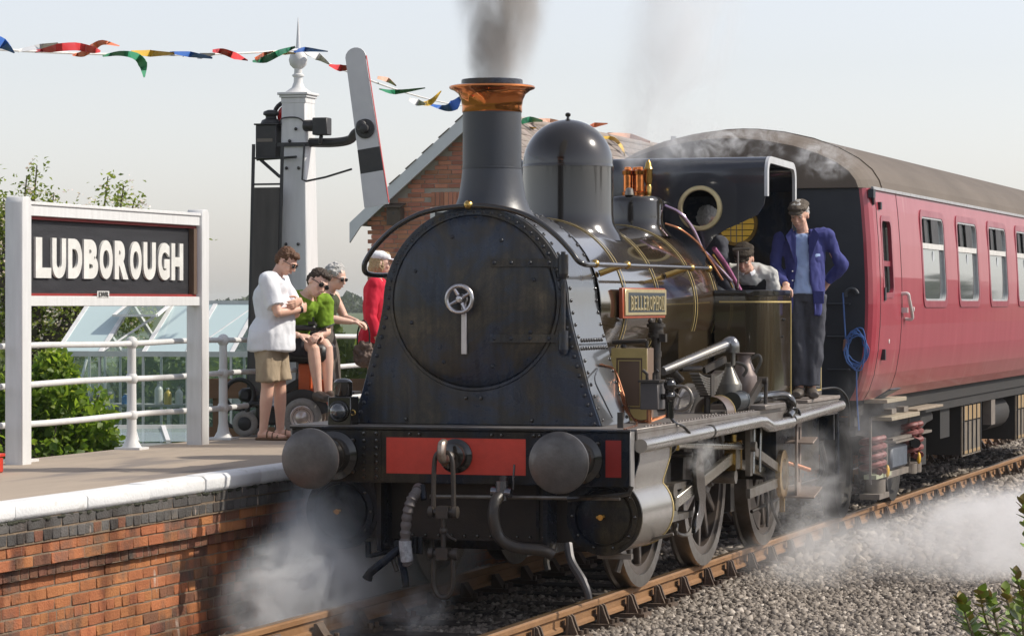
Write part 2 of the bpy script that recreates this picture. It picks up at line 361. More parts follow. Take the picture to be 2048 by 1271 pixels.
def salt(m):   # pale lime streaks that ran down the wall
    t = m.node_tree; b = t.nodes['Principled BSDF']; cur_ = b.inputs['Base Color'].links[0].from_socket; L = t.links.new
    g_ = t.nodes.new('ShaderNodeNewGeometry'); mp = t.nodes.new('ShaderNodeMapping'); mp.inputs['Scale'].default_value = (8, 11, 2.6); L(g_.outputs['Position'], mp.inputs[0])
    n = t.nodes.new('ShaderNodeTexNoise'); n.inputs['Scale'].default_value = 1; n.inputs['Detail'].default_value = 5; L(mp.outputs[0], n.inputs['Vector'])
    r = t.nodes.new('ShaderNodeValToRGB'); r.color_ramp.elements[0].position = .68; r.color_ramp.elements[1].position = .74; L(n.outputs['Fac'], r.inputs[0])
    x = t.nodes.new('ShaderNodeMix'); x.data_type = 'RGBA'; L(r.outputs[0], x.inputs[0]); L(cur_, x.inputs[6]); x.inputs[7].default_value = (.50, .40, .33, 1); L(x.outputs[2], b.inputs['Base Color'])
    n2 = t.nodes.new('ShaderNodeTexNoise'); n2.inputs['Scale'].default_value = 1.4; n2.inputs['Detail'].default_value = 8; mp2 = t.nodes.new('ShaderNodeMapping'); mp2.inputs['Scale'].default_value = (3, 3, 1); L(g_.outputs['Position'], mp2.inputs[0]); L(mp2.outputs[0], n2.inputs['Vector'])
    r2_ = t.nodes.new('ShaderNodeValToRGB'); r2_.color_ramp.elements[0].position = .47; r2_.color_ramp.elements[1].position = .66; L(n2.outputs['Fac'], r2_.inputs[0])
    x2 = t.nodes.new('ShaderNodeMix'); x2.data_type = 'RGBA'; x2.blend_type = 'MULTIPLY'; L(r2_.outputs[0], x2.inputs[0]); L(x.outputs[2], x2.inputs[6]); x2.inputs[7].default_value = (.45, .38, .34, 1); L(x2.outputs[2], b.inputs['Base Color'])
for m_ in (bo, bs_, bd): salt(m_)
BR = {}
def brick_mesh(L, h, d, m, tagk):
    """three slightly uneven bevelled bricks of one size, long side on local x, face towards -y"""
    k = (round(L, 3), round(h, 3), d, m.name)
    if k not in BR:
        out = []
        for i in range(3):
            q = MB(); q.box(-L / 2, L / 2, 0, d, -h / 2, h / 2)
            v = q.v[0]; v += np.random.default_rng(i + 5).uniform(-.0022, .0022, v.shape)
            out.append(q.mesh('brick', m, bevel=.0045))
        BR[k] = out
    return BR[k]
rows = []
z = PZ - .112; i = 0
pat = ['S', 'H', 'S', 'S', 'H', 'S', 'S', 'S', 'H', 'S', 'S', 'S', 'S', 'S']
off = [.012, .012, .03, .03, .075, .12, .12, .12, .12, .12, .12, .12, .12, .12]
mats = [bd, bd, bo, bo, bs_] + [bo] * 9  # the recessed course takes the dark brick: its shade is in the colour
far = {}
br = random.Random(3)
for r in range(14):
    z1 = z - r * .075 - .0325; step = .234 if pat[r] == 'S' else .1165
    y = -9 + (step / 2 if r % 2 else 0); 
    while y < 36:
        m_ = mats[r]
        if r > 4 and br.random() < (.03 if y < -1.2 else .30): m_ = bs_  # dark bricks gather where the engine's shadow falls: mostly painted shade, some soot
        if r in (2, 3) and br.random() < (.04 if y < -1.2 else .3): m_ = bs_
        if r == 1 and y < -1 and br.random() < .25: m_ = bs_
        fx = PX - off[r] + br.uniform(-.004, .004)
        if -3.75 < y < .35:
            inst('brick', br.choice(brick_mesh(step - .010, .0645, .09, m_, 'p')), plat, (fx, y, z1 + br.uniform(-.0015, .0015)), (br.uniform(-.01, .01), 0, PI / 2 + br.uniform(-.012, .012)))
        else:
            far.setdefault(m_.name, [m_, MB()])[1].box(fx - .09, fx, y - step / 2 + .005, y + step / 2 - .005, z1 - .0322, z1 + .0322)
        y += step
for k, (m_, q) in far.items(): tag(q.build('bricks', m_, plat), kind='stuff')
m = MB()
for (za, zb, o) in ((PZ - .112, PZ - .112 - .15, .019), (PZ - .262, PZ - .403, .037), (PZ - .403, PZ - .478, .082), (PZ - .478, -.40, .127)):
    m.box(PX - .2, PX - o, -9.2, 36, zb, za)
m.build('mortar_bed', mortar, plat)
# lumps of moss hanging under the coping lip
moss = M('dark moss', (.035, .037, .02), .95, ns=30, bump=.6)
m = MB()
for i in range(150):
    y = rng.uniform(-4, 2); m.ell((PX - .012 - rng.uniform(0, .01), y, PZ - .113 - rng.uniform(0, .008)), (.012, rng.uniform(.015, .05), rng.uniform(.006, .014)), 6, 4)
tag(m.build('moss', moss, plat), kind='stuff')

# ------------------------------------------------------------------ station name board
def text_mesh(ch_, w, h, depth, off_=.0, bev=0):
    cu = bpy.data.curves.new('t', 'FONT'); cu.body = ch_; cu.extrude = .5; cu.offset = off_; cu.resolution_u = 6
    o = bpy.data.objects.new('t', cu); C.objects.link(o)
    dg = bpy.context.evaluated_depsgraph_get(); me = o.evaluated_get(dg).to_mesh()
    v = np.empty(len(me.vertices) * 3); me.vertices.foreach_get('co', v); v = v.reshape(-1, 3); f = [tuple(p.vertices) for p in me.polygons]
    o.evaluated_get(dg).to_mesh_clear(); bpy.data.objects.remove(o); bpy.data.curves.remove(cu)
    lo, hi = v.min(0), v.max(0); v = (v - lo) / (hi - lo); v = v * np.array([w, h, depth])
    return v, f
SX = -3.49
sign = thing('station_sign', (SX, 2.1, PZ), 'long black LUDBOROUGH name board between two white posts on the platform', 'sign')
board_m = M('black sign board', (.012, .0125, .015), .6, c2=(.028, .028, .032), ns=6, bump=.15, bs=40, stretch=(2, .5, 4))
sred = M('dark red sign moulding', (.30, .03, .025), .5)
cream = M('white sign lettering', (.82, .81, .76), .5)
for yy, ya in ((.385, .0), (3.63, 0)):
    m = MB(); m.prism([(yy - .075, PZ - .2), (yy + .075, PZ - .2), (yy + .075, 2.79), (yy + .05, 2.83), (yy - .05, 2.83), (yy - .075, 2.79)], 'x', SX - .07, SX + .07)
    p = m.build('post', white_old, sign, bevel=.006)
m = MB(); m.box(SX - .03, SX - .012, .45, 3.55, 2.10, 2.70); m.build('board', board_m, sign)
m = MB(); m.box(SX - .05, SX + .05, .446, 3.554, 2.695, 2.775); m.box(SX - .06, SX + .062, .446, 3.554, 2.775, 2.80); m.build('top_rail', white_old, sign, bevel=.004)
m = MB(); m.box(SX - .05, SX + .05, .446, 3.554, 2.035, 2.11); m.build('bottom_rail', white_old, sign, bevel=.004)
m = MB(); m.box(SX - .011, SX + .02, .45, 3.55, 2.672, 2.694); m.box(SX - .011, SX + .02, .45, 3.55, 2.111, 2.130); m.box(SX - .011, SX + .02, .447, .467, 2.131, 2.671); m.box(SX - .011, SX + .02, 3.533, 3.553, 2.131, 2.671)
m.build('moulding', sred, sign)
m = MB(); m.box(SX - .012, SX + .035, 3.47, 3.532, 2.131, 2.671); m.build('end_batten', M('bare brown timber', (.14, .09, .06), .7), sign)
for c_, (ya, yb) in zip('LUDBOROUGH', [(.613, .885), (.893, 1.140), (1.168, 1.425), (1.447, 1.714), (1.732, 1.983), (2.010, 2.280), (2.302, 2.534), (2.560, 2.814), (2.851, 3.092), (3.118, 3.370)]):
    v, f = text_mesh(c_, yb - ya - .012, .30, .018, .058)
    ya = .655 + (ya - .613) * .97
    P = np.stack([SX - .012 + v[:, 2], ya + v[:, 0] * .975, 2.243 + v[:, 1]], 1)
    m = MB(); m.add(P, f); m.build('letter', cream, sign)
v, f = text_mesh('LWR', .17, .036, .006, .03)
m = MB(); m.add(np.stack([SX + .0535 + v[:, 2], 1.62 + v[:, 0], 2.108 + v[:, 1]], 1), f); m.build('initials', M('grey initials', (.10, .10, .10), .5), sign)
m = MB(); m.box(SX + .05, SX + .053, 1.60, 1.81, 2.10, 2.15); m.build('initials_plate', white_paint, sign)

# ------------------------------------------------------------------ white tubular railing
FX = -3.66
fence = thing('platform_railing', (FX, 5, PZ), 'white tubular railing of three bars along the back of the platform', 'railing')
def fence_post(y):
    m = MB(); m.tube([(FX, y, PZ), (FX, y, PZ + .02), (FX, y, PZ + .07), (FX, y, PZ + .14), (FX, y, 1.72)], [.085, .08, .052, .04, .034], 12)
    m.box(FX - .11, FX + .11, y - .09, y + .09, PZ, PZ + .018)
    for z in (1.738, 1.452, 1.16): m.ell((FX, y, z), (.052, .052, .055), 12, 8)
    return m.build('fence_post', white_old, fence)
for y in (-3.2, -1.3, .75, 2.70, 4.56, 6.45, 8.4, 10.3): fence_post(y)
for z in (1.738, 1.452, 1.16):
    m = MB(); m.tube([(FX, yy, z + .006 * math.sin(yy * 2.1 + z * 7)) for yy in np.arange(-6, 12.1, .6)], .024, 10); m.build('fence_bar', white_old, fence)

# ------------------------------------------------------------------ semaphore signal
sg = thing('semaphore_signal', (-3.78, 6.6, PZ), 'white tapering signal post with ball finial, lamp and raised arm', 'signal')
gx, gy = -3.78, 6.6
m = MB()
a0, a1 = .175, .118
m.add([(gx + i * a, gy + j * a, z) for z, a in ((PZ - .3, a0), (3.95, a1)) for i, j in ((-1, -1), (1, -1), (1, 1), (-1, 1))], [(3, 2, 1, 0), (4, 5, 6, 7), (0, 1, 5, 4), (1, 2, 6, 5), (2, 3, 7, 6), (3, 0, 4, 7)])
m.build('post', white_old, sg, bevel=.012)
m = MB(); m.box(gx - .135, gx + .135, gy - .135, gy + .135, 3.952, 3.975); m.box(gx - .122, gx + .122, gy - .122, gy + .122, 3.90, 3.951); m.box(gx - .15, gx + .15, gy - .15, gy + .15, 3.976, 4.00); m.build('post_cap', white_old, sg, bevel=.004)
m = MB(); m.lathe([(.13, 4.0), (.115, 4.012), (.06, 4.05), (.042, 4.10), (.04, 4.145), (.055, 4.155), (.055, 4.168), (.038, 4.18), (.036, 4.225), (.05, 4.232)], (gx, gy, 0), seg=20); m.build('finial_stem', white_old, sg)
m = MB(); m.lathe([(.002, -.088), (.045, -.077), (.075, -.047), (.088, 0), (.075, .047), (.045, .077), (.002, .088)], (gx, gy, 4.305), seg=24); m.build('finial_ball', white_old, sg)
m = MB(); m.lathe([(.034, 4.385), (.034, 4.40), (.022, 4.41), (.016, 4.5), (.009, 4.62), (.002, 4.70)], (gx, gy, 0), seg=14); m.build('finial_spike', white_old, sg)
black_iron = M('black painted iron', (.022, .023, .025), .45, c2=(.045, .042, .04), ns=12, bump=.08)
m = MB(); m.tube(spline([(gx + .10, gy - .02, 3.54), (gx + .35, gy - .02, 3.535), (gx + .52, gy - .04, 3.555), (gx + .60, gy - .10, 3.61), (gx + .68, gy - .15, 3.64), (gx + .74, gy - .17, 3.65)], 5), .043, 12); m.build('arm_bracket', black_iron, sg)
# the arm: rounded top, long board, leaning
ca = math.radians(8.5); px, pz = gx + .745, 3.645
arm_grey = M('back of arm white paint', (.66, .66, .66), .5, c2=(.55, .55, .56), ns=4)
def armpt(a, b): return (px + a * math.cos(ca) + b * -math.sin(ca), pz + a * math.sin(ca) + b * math.cos(ca))
def armslab(pts, y0, y1): return MB().prism([armpt(*p) for p in pts], 'y', y0, y1)
top = [(.09, .62), (.098, .66)] + [(.1 * math.cos(a), .66 + .09 * math.sin(a)) for a in np.linspace(.15, PI - .15, 9)] + [(-.098, .66)]
am = armslab(top + [(-.105, -.18), (.105, -.18)], gy - .215, gy - .195).build('signal_arm', arm_grey, sg)
armslab([(-.106, -.18), (.106, -.18), (.110, -.40), (-.110, -.40)], gy - .215, gy - .195).build('black_band', black_iron, am)
armslab([(-.111, -.40), (.111, -.40), (.118, -.71), (-.118, -.71)], gy - .215, gy - .195).build('arm_end', arm_grey, am)
m = MB(); m.prism([armpt(*p) for p in ((.1001, .66), (.105, .66), (.124, -.70), (.1195, -.70))], 'y', gy - .214, gy - .194); m.build('red_edge', M('pink red arm edge', (.62, .10, .09), .5), am)
m = MB(); m.lathe([(.075, -.235), (.09, -.232), (.09, -.17), (.04, -.16), (.04, -.10)], (px, gy, pz), 'y', 20); m.lathe([(.03, -.275), (.04, -.27), (.045, -.235)], (px, gy, pz), 'y', 16); m.ell((px - .03, gy - .25, pz + .03), (.05, .025, .05), 10, 8); m.build('pivot', black_iron, am)
m = MB(); m.tube([(gx + .125, gy - .16, 3.52), (gx + .12, gy - .2, 3.19), (gx + .16, gy - .2, 3.175), (gx + .35, gy - .2, 3.21), (gx + .61, gy - .21, 3.28)], .010, 8); m.build('operating_rod', black_iron, sg)
m = MB(); m.box(gx + .20, gx + .345, gy - .16, gy - .03, 3.60, 3.76); m.tube([(gx + .1, gy - .1, 3.69), (gx + .2, gy - .1, 3.69)], .055, 12); m.tube([(gx + .27, gy - .1, 3.60), (gx + .26, gy - .12, 3.52)], .02, 8); m.build('repeater_box', black_iron, sg, bevel=.008)
# lamp on the left
m = MB(); m.box(gx - .36, gx - .155, gy - .16, gy + .06, 3.40, 3.70); m.box(gx - .375, gx - .14, gy - .175, gy + .075, 3.70, 3.715); m.lathe([(.10, 3.715), (.085, 3.75), (.05, 3.765), (.05, 3.79), (.075, 3.80), (.07, 3.83), (.03, 3.845)], (gx - .25, gy - .05, 0), seg=16)
lb = m.build('signal_lamp', black_iron, sg, bevel=.006)
m = MB(); m.box(gx - .345, gx - .19, gy - .164, gy - .160, 3.545, 3.575); m.build('lamp_strip', M('dull brown strip', (.2, .17, .14), .6), lb)
m = MB(); m.lathe([(.002, .0), (.10, .0), (.105, .012), (.10, .024), (.002, .024)], (gx - .15, gy + .10, 3.80), 'y', 24); m.build('red_lens', M('red spectacle glass', (.75, .02, .02), .2), lb)
m = MB(); m.tube(arc((gx - .15, 3.80), .125, 0, 2 * PI, 24, 'xz', gy + .09)[:-1], .022, 8, closed=True); m.build('spectacle_rim', black_iron, lb)
m = MB(); m.tube([(gx - .37, gy - .1, 3.385), (gx + .06, gy - .19, 3.40)], .012, 8); m.tube(spline([(gx - .33, gy - .1, 3.38), (gx - .22, gy - .14, 3.30), (gx - .12, gy - .15, 3.22)], 4), .016, 8); m.build('lamp_bracket', black_iron, sg)
# ladder
ld = MB()
for dx in (-.345, -.06): ld.bar((gx + dx, gy - .24, 3.52), (gx + dx - .035, gy - .30, PZ), .03, .012)
ld.build('ladder_stile', black_iron, sg)
for k in range(9):
    z = 3.39 - .24 * k; q = (3.52 - z) / (3.52 - PZ)
    MB().tube([(gx - .345 - .035 * q, gy - .24 - .06 * q, z), (gx - .06 - .035 * q, gy - .24 - .06 * q, z)], .009, 8).build('ladder_rung', black_iron, sg)
m = MB(); m.add([(gx - .335, gy - .262, 3.12), (gx - .08, gy - .262, 3.12), (gx - .11, gy - .315, 1.2), (gx - .365, gy - .315, 1.2), (gx - .335, gy - .25, 3.12), (gx - .08, gy - .25, 3.12), (gx - .11, gy - .303, 1.2), (gx - .365, gy - .303, 1.2)], [(0, 1, 2, 3), (7, 6, 5, 4), (0, 4, 5, 1), (1, 5, 6, 2), (2, 6, 7, 3), (3, 7, 4, 0)])
m.build('climbing_guard', M('grey brown weathered board', (.10, .09, .08), .75, c2=(.06, .055, .05), ns=3, bump=.2, stretch=(3, 3, .4)), sg)
m = MB()
for (dx, z) in ((-.03, 3.55), (.03, 3.66), (-.06, 3.3), (.06, 3.3), (-.06, 2.6), (.06, 2.6)): m.ell((gx + dx, gy - .13 - (3.95 - z) * .017, z), (.016, .016, .016), 8, 6)
m.box(gx - .16, gx + .16, gy - .15, gy - .135, 3.50, 3.535)
m.tube(spline([(gx - .12, gy - .13, 3.70), (gx - .10, gy - .14, 3.76), (gx + .06, gy - .14, 3.76), (gx + .14, gy - .1, 3.68)], 4), .007, 6); m.build('fittings', black_iron, sg)

# ------------------------------------------------------------------ bunting
bunt = thing('bunting', (-3.78, 6.6, 4.36), 'string of coloured pennants strung over the signal to the station roof', 'bunting')
def toP(u, v, fw): x, y_ = camxy(u, fw); return V(x, y_, camz(v, fw))
A0 = toP(-60, 95, 20.3); A1 = V(-3.78, 6.6 - .02, 4.40); A2 = V(-9.0, 27.2, 5.25)
def fwof(p): d = Vector(p) - CAM; return -d.x * math.sin(YAW) + d.y * math.cos(YAW)
def span(a, b, sag, n=24):
    out = []
    for i in range(n + 1):
        t_ = i / n; p = a * (1 - t_) + b * t_; p[2] -= sag * 4 * t_ * (1 - t_); out.append(p)
    return out
s1, s2 = span(A0, A1, .05), span(A1, A2, .09)
m = MB(); m.tube(s1 + s2[1:], .011, 6); m.build('string', M('white cord', (.7, .7, .68), .8), bunt)
roofline = span(A2, V(-9.0, 52, 5.22), .02, 20)
m = MB(); m.tube(roofline, .008, 6); m.build('string', bpy.data.materials['white cord'], bunt)
def proj(p):
    d = Vector(p) - CAM; c, s = math.cos(YAW), math.sin(YAW); fw = -d.x * s + d.y * c
    return 1024 + FPX * (d.x * c + d.y * s) / fw, 605.43 - FPX * d.z / fw, fw
fl = {k: M('%s pennant' % k, c, .45, c2=tuple(x * .85 for x in c)) for k, c in dict(red=(.72, .035, .03), orange=(.85, .20, .06), green=(.02, .25, .10), yellow=(.80, .50, .04), blue=(.03, .14, .50), white=(.8, .8, .78), peach=(.85, .50, .35)).items()}
def fw_at(u):
    pts = [proj(p) for p in s1 + s2[1:] + roofline[1:]]
    for a, b in zip(pts, pts[1:]):
        if a[0] <= u <= b[0]: k = (u - a[0]) / (b[0] - a[0]); return a[2] + (b[2] - a[2]) * k
    return pts[0][2] if u < 0 else pts[-1][2]
def flag(col, pts, wd):
    """pts: centre line; wd: half widths; ribbon with a twist in depth"""
    f0 = fw_at(pts[0][0]); P = spline([(u, v, 0) for u, v in pts], 4); n = len(P); W = np.interp(np.linspace(0, 1, n), np.linspace(0, 1, len(wd)), wd)
    v = []; f = []
    for i, p in enumerate(P):
        d = nrm((P[min(i + 1, n - 1)] - P[max(i - 1, 0)])[:2]); nn = V(-d[1], d[0]); 
        for s_ in (-1, 1):
            q = p[:2] + nn * W[i] * s_; dep = f0 + .10 * math.sin(i * .8 + len(pts)) * s_ + .004
            v += [toP(q[0], q[1], dep), toP(q[0], q[1], dep) + V(.002, .004, 0)]
    for i in range(n - 1):
        a = i * 4; b = a + 4
        f += [(a, a + 2, b + 2, b), (a + 1, b + 1, b + 3, a + 3), (a, b, b + 1, a + 1), (a + 2, a + 3, b + 3, b + 2)]
    f += [(0, 1, 3, 2), ((n - 1) * 4, (n - 1) * 4 + 2, (n - 1) * 4 + 3, (n - 1) * 4 + 1)]
    MB().add(v, f).build('pennant', fl[col], bunt, ang=60)
flag('blue', [(-20, 80), (5, 88), (28, 106)], [14, 11, 1])
flag('white', [(35, 102), (80, 93), (115, 86)], [3, 5, 1])
flag('red', [(72, 102), (100, 97), (150, 93), (185, 100), (200, 103)], [2, 8, 8, 7, 2])
flag('orange', [(145, 110), (165, 108), (185, 95), (205, 85), (238, 92)], [2, 6, 7, 5, 1])
flag('green', [(205, 112), (240, 107), (270, 112), (285, 128), (288, 155)], [2, 5, 7, 9, 1])
flag('yellow', [(262, 104), (300, 107), (348, 107)], [3, 7, 2])
flag('blue', [(340, 105), (380, 109), (424, 116)], [2, 6, 2])
flag('white', [(365, 113), (400, 112), (430, 108)], [1, 6, 2])
flag('red', [(425, 102), (445, 103), (470, 112), (495, 121)], [3, 6, 7, 1])
flag('orange', [(510, 118), (530, 110), (546, 103)], [3, 6, 1])
flag('green', [(505, 123), (530, 119), (560, 105), (590, 94)], [2, 7, 6, 2])
flag('yellow', [(545, 108), (570, 106), (590, 107)], [2, 4, 1])
flag('blue', [(588, 104), (610, 99), (655, 103)], [2, 5, 1])
flag('white', [(612, 106), (635, 113), (658, 128)], [2, 8, 1])
flag('red', [(658, 130), (680, 136), (706, 134)], [2, 7, 3])
flag('peach', [(755, 155), (775, 160), (792, 172)], [3, 5, 1])
flag('green', [(758, 178), (790, 184), (850, 176)], [1, 5, 1])
flag('white', [(818, 198), (835, 205), (850, 208)], [3, 7, 2])
flag('yellow', [(835, 207), (860, 205), (882, 182)], [2, 6, 1])
flag('blue', [(855, 208), (890, 216), (908, 210), (922, 193)], [1, 6, 11, 2])
flag('green', [(1038, 245), (1060, 239), (1085, 242)], [5, 6, 2])
flag('peach', [(1060, 238), (1100, 241), (1140, 248)], [1, 4, 2])
flag('orange', [(1175, 254), (1190, 250), (1215, 247)], [1, 5, 1])
flag('yellow', [(1200, 275), (1225, 277), (1242, 292), (1250, 312)], [2, 4, 3, 1])
flag('yellow', [(1045, 254), (1058, 256), (1072, 256)], [2, 3, 1])
flag('peach', [(1215, 266), (1260, 272), (1300, 284)], [1, 5, 2])
flag('blue', [(1288, 302), (1305, 297), (1318, 287)], [1, 3, 1])

# ------------------------------------------------------------------ station building
bx0, bx1, by0, by1 = -10.78, -7.30, 27.4, 48.0; apx, apz, evz = -9.04, 5.10, 3.58
bld = thing('station_building', (-9, 35, GZ), 'red brick station building with slate roof and pale barge boards behind the chimney', 'building')
bb = brick_mat('soft red building brick', (.54, .23, .14), (.44, .18, .11), (.22, .13, .10), .66, .3)
m = MB(); m.prism([(bx0 + .02, GZ - .2), (bx1 - .02, GZ - .2), (bx1 - .02, evz - .05), (apx, apz - .12), (bx0 + .02, evz - .05)], 'y', by0 + .012, by1); m.build('wall', M('pale mortar joints', (.42, .36, .30), .9, ns=8, bump=.2), bld)
q = MB(); k = 0; r2 = random.Random(5)
def ztop(x): return evz + (apz - evz) * (1 - abs(x - apx) / (apx - bx0)) - .12
z = GZ + .1; r = 0
while z < apz:
    step = .235; x = bx0 + (.1175 if r % 2 else .055)
    while x < bx1 - .05:
        inwin = -9.75 < x < -8.85 and 3.60 < z + .03 < 3.92
        inpan = -9.72 < x < -8.88 and 2.5 < z < 3.60
        if z + .065 < ztop(x - .11) + .02 and z + .065 < ztop(x + .11) + .02 and not inwin and not inpan:
            if x < -8.72 and z > 2.45 and k < 270:
                inst('brick', r2.choice(brick_mesh(.225, .065, .03, bb, 'b')), bld, (x, by0 + r2.uniform(-.003, .002), z + .0325)); k += 1
            else: q.box(x - .1125, x + .1125, by0, by0 + .02, z, z + .065)
        x += step
    z += .075; r += 1
for i in range(11): inst('brick', r2.choice(brick_mesh(.225, .065, .03, bb, 'b')), bld, (-9.69 + i * .075, by0 - .002, 3.76), (0, PI / 2, 0)); 
tag(q.build('bricks', bb, bld), kind='stuff')
m = MB(); m.box(-9.74, -8.86, by0 - .004, by0 + .02, 3.54, 3.62); m.box(-9.74, -9.66, by0 - .004, by0 + .02, 2.5, 3.54); m.box(-8.94, -8.86, by0 - .004, by0 + .02, 2.5, 3.54); wf = m.build('window', white_paint, bld)
m = MB(); m.box(-9.66, -8.94, by0 + .004, by0 + .010, 2.5, 3.54); m.build('pane', M('dark window glass', (.03, .035, .04), .08), wf)
bp_m = M('pale blue grey barge board', (.66, .68, .69), .5, c2=(.58, .60, .61), ns=3)
sl = (apz - evz) / (apx - bx0)
def barge(sx):
    e = MB(); xo = apx + sx * (apx - bx0 + .30); zo = apz - sl * (apx - bx0 + .30)
    e.prism([(apx, apz + .06), (xo, zo + .06), (xo, zo - .17 - .10), (xo - sx * .18, zo + .18 * sl - .17), (apx, apz - .20)], 'y', by0 - .20, by0 - .15); return e.build('barge_board', bp_m, bld)
barge(-1); barge(1)
slate_m = M('brown grey roof tile', (.30, .25, .215), .8, c2=(.20, .165, .14), ns=4, bump=.2, rand=.3, spots=(5, .66, (.40, .37, .31)))
Ls = math.hypot(1, sl); ang = math.atan(sl)
stm = MB().box(-.16, .16, -.25, 0, 0, .014).mesh('roof_tile', slate_m)
TR = Matrix(((0, -math.cos(ang - .05), math.sin(ang - .05)), (1, 0, 0), (0, math.sin(ang - .05), math.cos(ang - .05)))).to_euler()
rest = MB(); k = 0
nrow = 11
for sx in (1, -1):
    for r in range(nrow):
        d0 = .02 + r * .19; x = apx + sx * (d0 / Ls); zz = apz + .075 - sl * (d0 / Ls)
        yy = by0 - .22 + (.165 if r % 2 else 0); j = 0
        while yy < by1:
            if sx > 0 and r < 7 and yy < 41.5 and k < 299:
                inst('roof_tile', stm, bld, (x, yy + .17, zz + r2.uniform(0, .006)), TR); k += 1
            else:
                x2 = x + sx * .25 / Ls; z2 = zz - sl * .25 / Ls
                rest.add([(x, yy, zz), (x, yy + .32, zz), (x2, yy + .32, z2 + .012), (x2, yy, z2 + .012), (x, yy, zz - .014), (x, yy + .32, zz - .014), (x2, yy + .32, z2 - .002), (x2, yy, z2 - .002)], [(0, 1, 2, 3), (7, 6, 5, 4), (0, 4, 5, 1), (1, 5, 6, 2), (2, 6, 7, 3), (3, 7, 4, 0)])
            yy += .33
tag(rest.build('roof_tiles', slate_m, bld), kind='stuff')
m = MB(); xo = .30
m.prism([(apx, apz + .045), (apx + (apx - bx0 + .28), apz + .045 - sl * (apx - bx0 + .28)), (apx + (apx - bx0 + .28), apz - sl * (apx - bx0 + .28)), (apx, apz - .01), (apx - (apx - bx0 + .28), apz - sl * (apx - bx0 + .28)), (apx - (apx - bx0 + .28), apz + .045 - sl * (apx - bx0 + .28))], 'y', by0 - .16, by1 + .2); m.build('roof', slate_m, bld)
rm = MB(); rm.tube([(apx, by0 - .22 + .45 * i, apz + .085) for i in range(48)], .075, 10); rm.build('ridge_tile', slate_m, bld)
vp = MB().tube([(-7.6, 35.0, 4.0), (-7.6, 35.0, 5.15)], .06, 12).build('vent_pipe', M('pale grey vent pipe', (.5, .52, .54), .5), bld)
bbx = thing('bird_box', (-10.31, by0, 3.36), 'small brown wooden bird box fixed to the brick gable', 'bird box')
m = MB(); m.box(-10.43, -10.19, by0 - .20, by0 - .004, 3.34, 3.62); b1 = m.build('box', M('weathered brown wood', (.10, .075, .055), .8, ns=8, bump=.2), bbx)
m = MB(); m.add([(-10.46, by0 - .25, 3.62), (-10.16, by0 - .25, 3.62), (-10.16, by0 - .003, 3.68), (-10.46, by0 - .003, 3.68), (-10.46, by0 - .25, 3.64), (-10.16, by0 - .25, 3.64), (-10.16, by0 - .003, 3.70), (-10.46, by0 - .003, 3.70)], [(3, 2, 1, 0), (4, 5, 6, 7), (0, 1, 5, 4), (1, 2, 6, 5), (2, 3, 7, 6), (3, 0, 4, 7)]); m.build('lid', bpy.data.materials['weathered brown wood'], bbx)
m = MB(); m.lathe([(.022, -.003), (.022, 0)], (-10.31, by0 - .2, 3.53), 'y', 12); m.build('entrance_hole', black_iron, bbx)
# ------------------------------------------------------------------ steam locomotive
def at(u, v, ax, val):
    """where the sight line through a point of the photograph meets a plane of the real engine"""
    r, up = (u - 1024) / FPX, -(v - 605.43) / FPX; c, s = math.cos(YAW), math.sin(YAW)
    d = V(r * c - s, r * s + c, up); o = np.array(CAM); i = 'xyz'.index(ax); return o + d * ((val - o[i]) / d[i])
def plate(outer, holes, ax, a, b):
    from mathutils.geometry import tessellate_polygon
    loops = [outer] + holes; flat = [p for l in loops for p in l]
    tri = tessellate_polygon([[Vector((p[0], p[1], 0)) for p in l] for l in loops]); n = len(flat); P = []
    for h in (a, b):
        for p, q in flat: P.append({'x': (h, p, q), 'y': (p, h, q), 'z': (p, q, h)}[ax])
    f = [tuple(t_) for t_ in tri] + [tuple(n + i for i in t_)[::-1] for t_ in tri]; k = 0
    for l in loops:
        m_ = len(l); f += [(k + i, k + (i + 1) % m_, n + k + (i + 1) % m_, n + k + i) for i in range(m_)]; k += m_
    return MB().add(P, f)
loco = thing('steam_locomotive', (0, 0, 0), 'black Victorian steam locomotive with a copper capped chimney and polished dome', 'locomotive')
def P_(m, name, mat_, par=None, **k): return m.build(name, mat_, par or loco, **k)
rivet_me = MB().lathe([(.0001, .011), (.008, .0095), (.0125, .004), (.0135, 0)], (0, 0, 0), seg=8).mesh('rivet', smoke_black, ang=80)
rivet_g = rivet_me.copy(); rivet_g.name = 'rivet'; rivet_g.materials[0] = black_gloss
bolt_me = MB().lathe([(.0001, .02), (.014, .018), (.018, .012), (.019, 0)], (0, 0, 0), seg=6).mesh('bolt', black_gloss, ang=30)
def riv(me, p, n, par, s=1):
    o = inst(me.name.split('.')[0], me, par, p, Vector(n).to_track_quat('Z', 'Y').to_euler()); o.scale = (s, s, s); return o
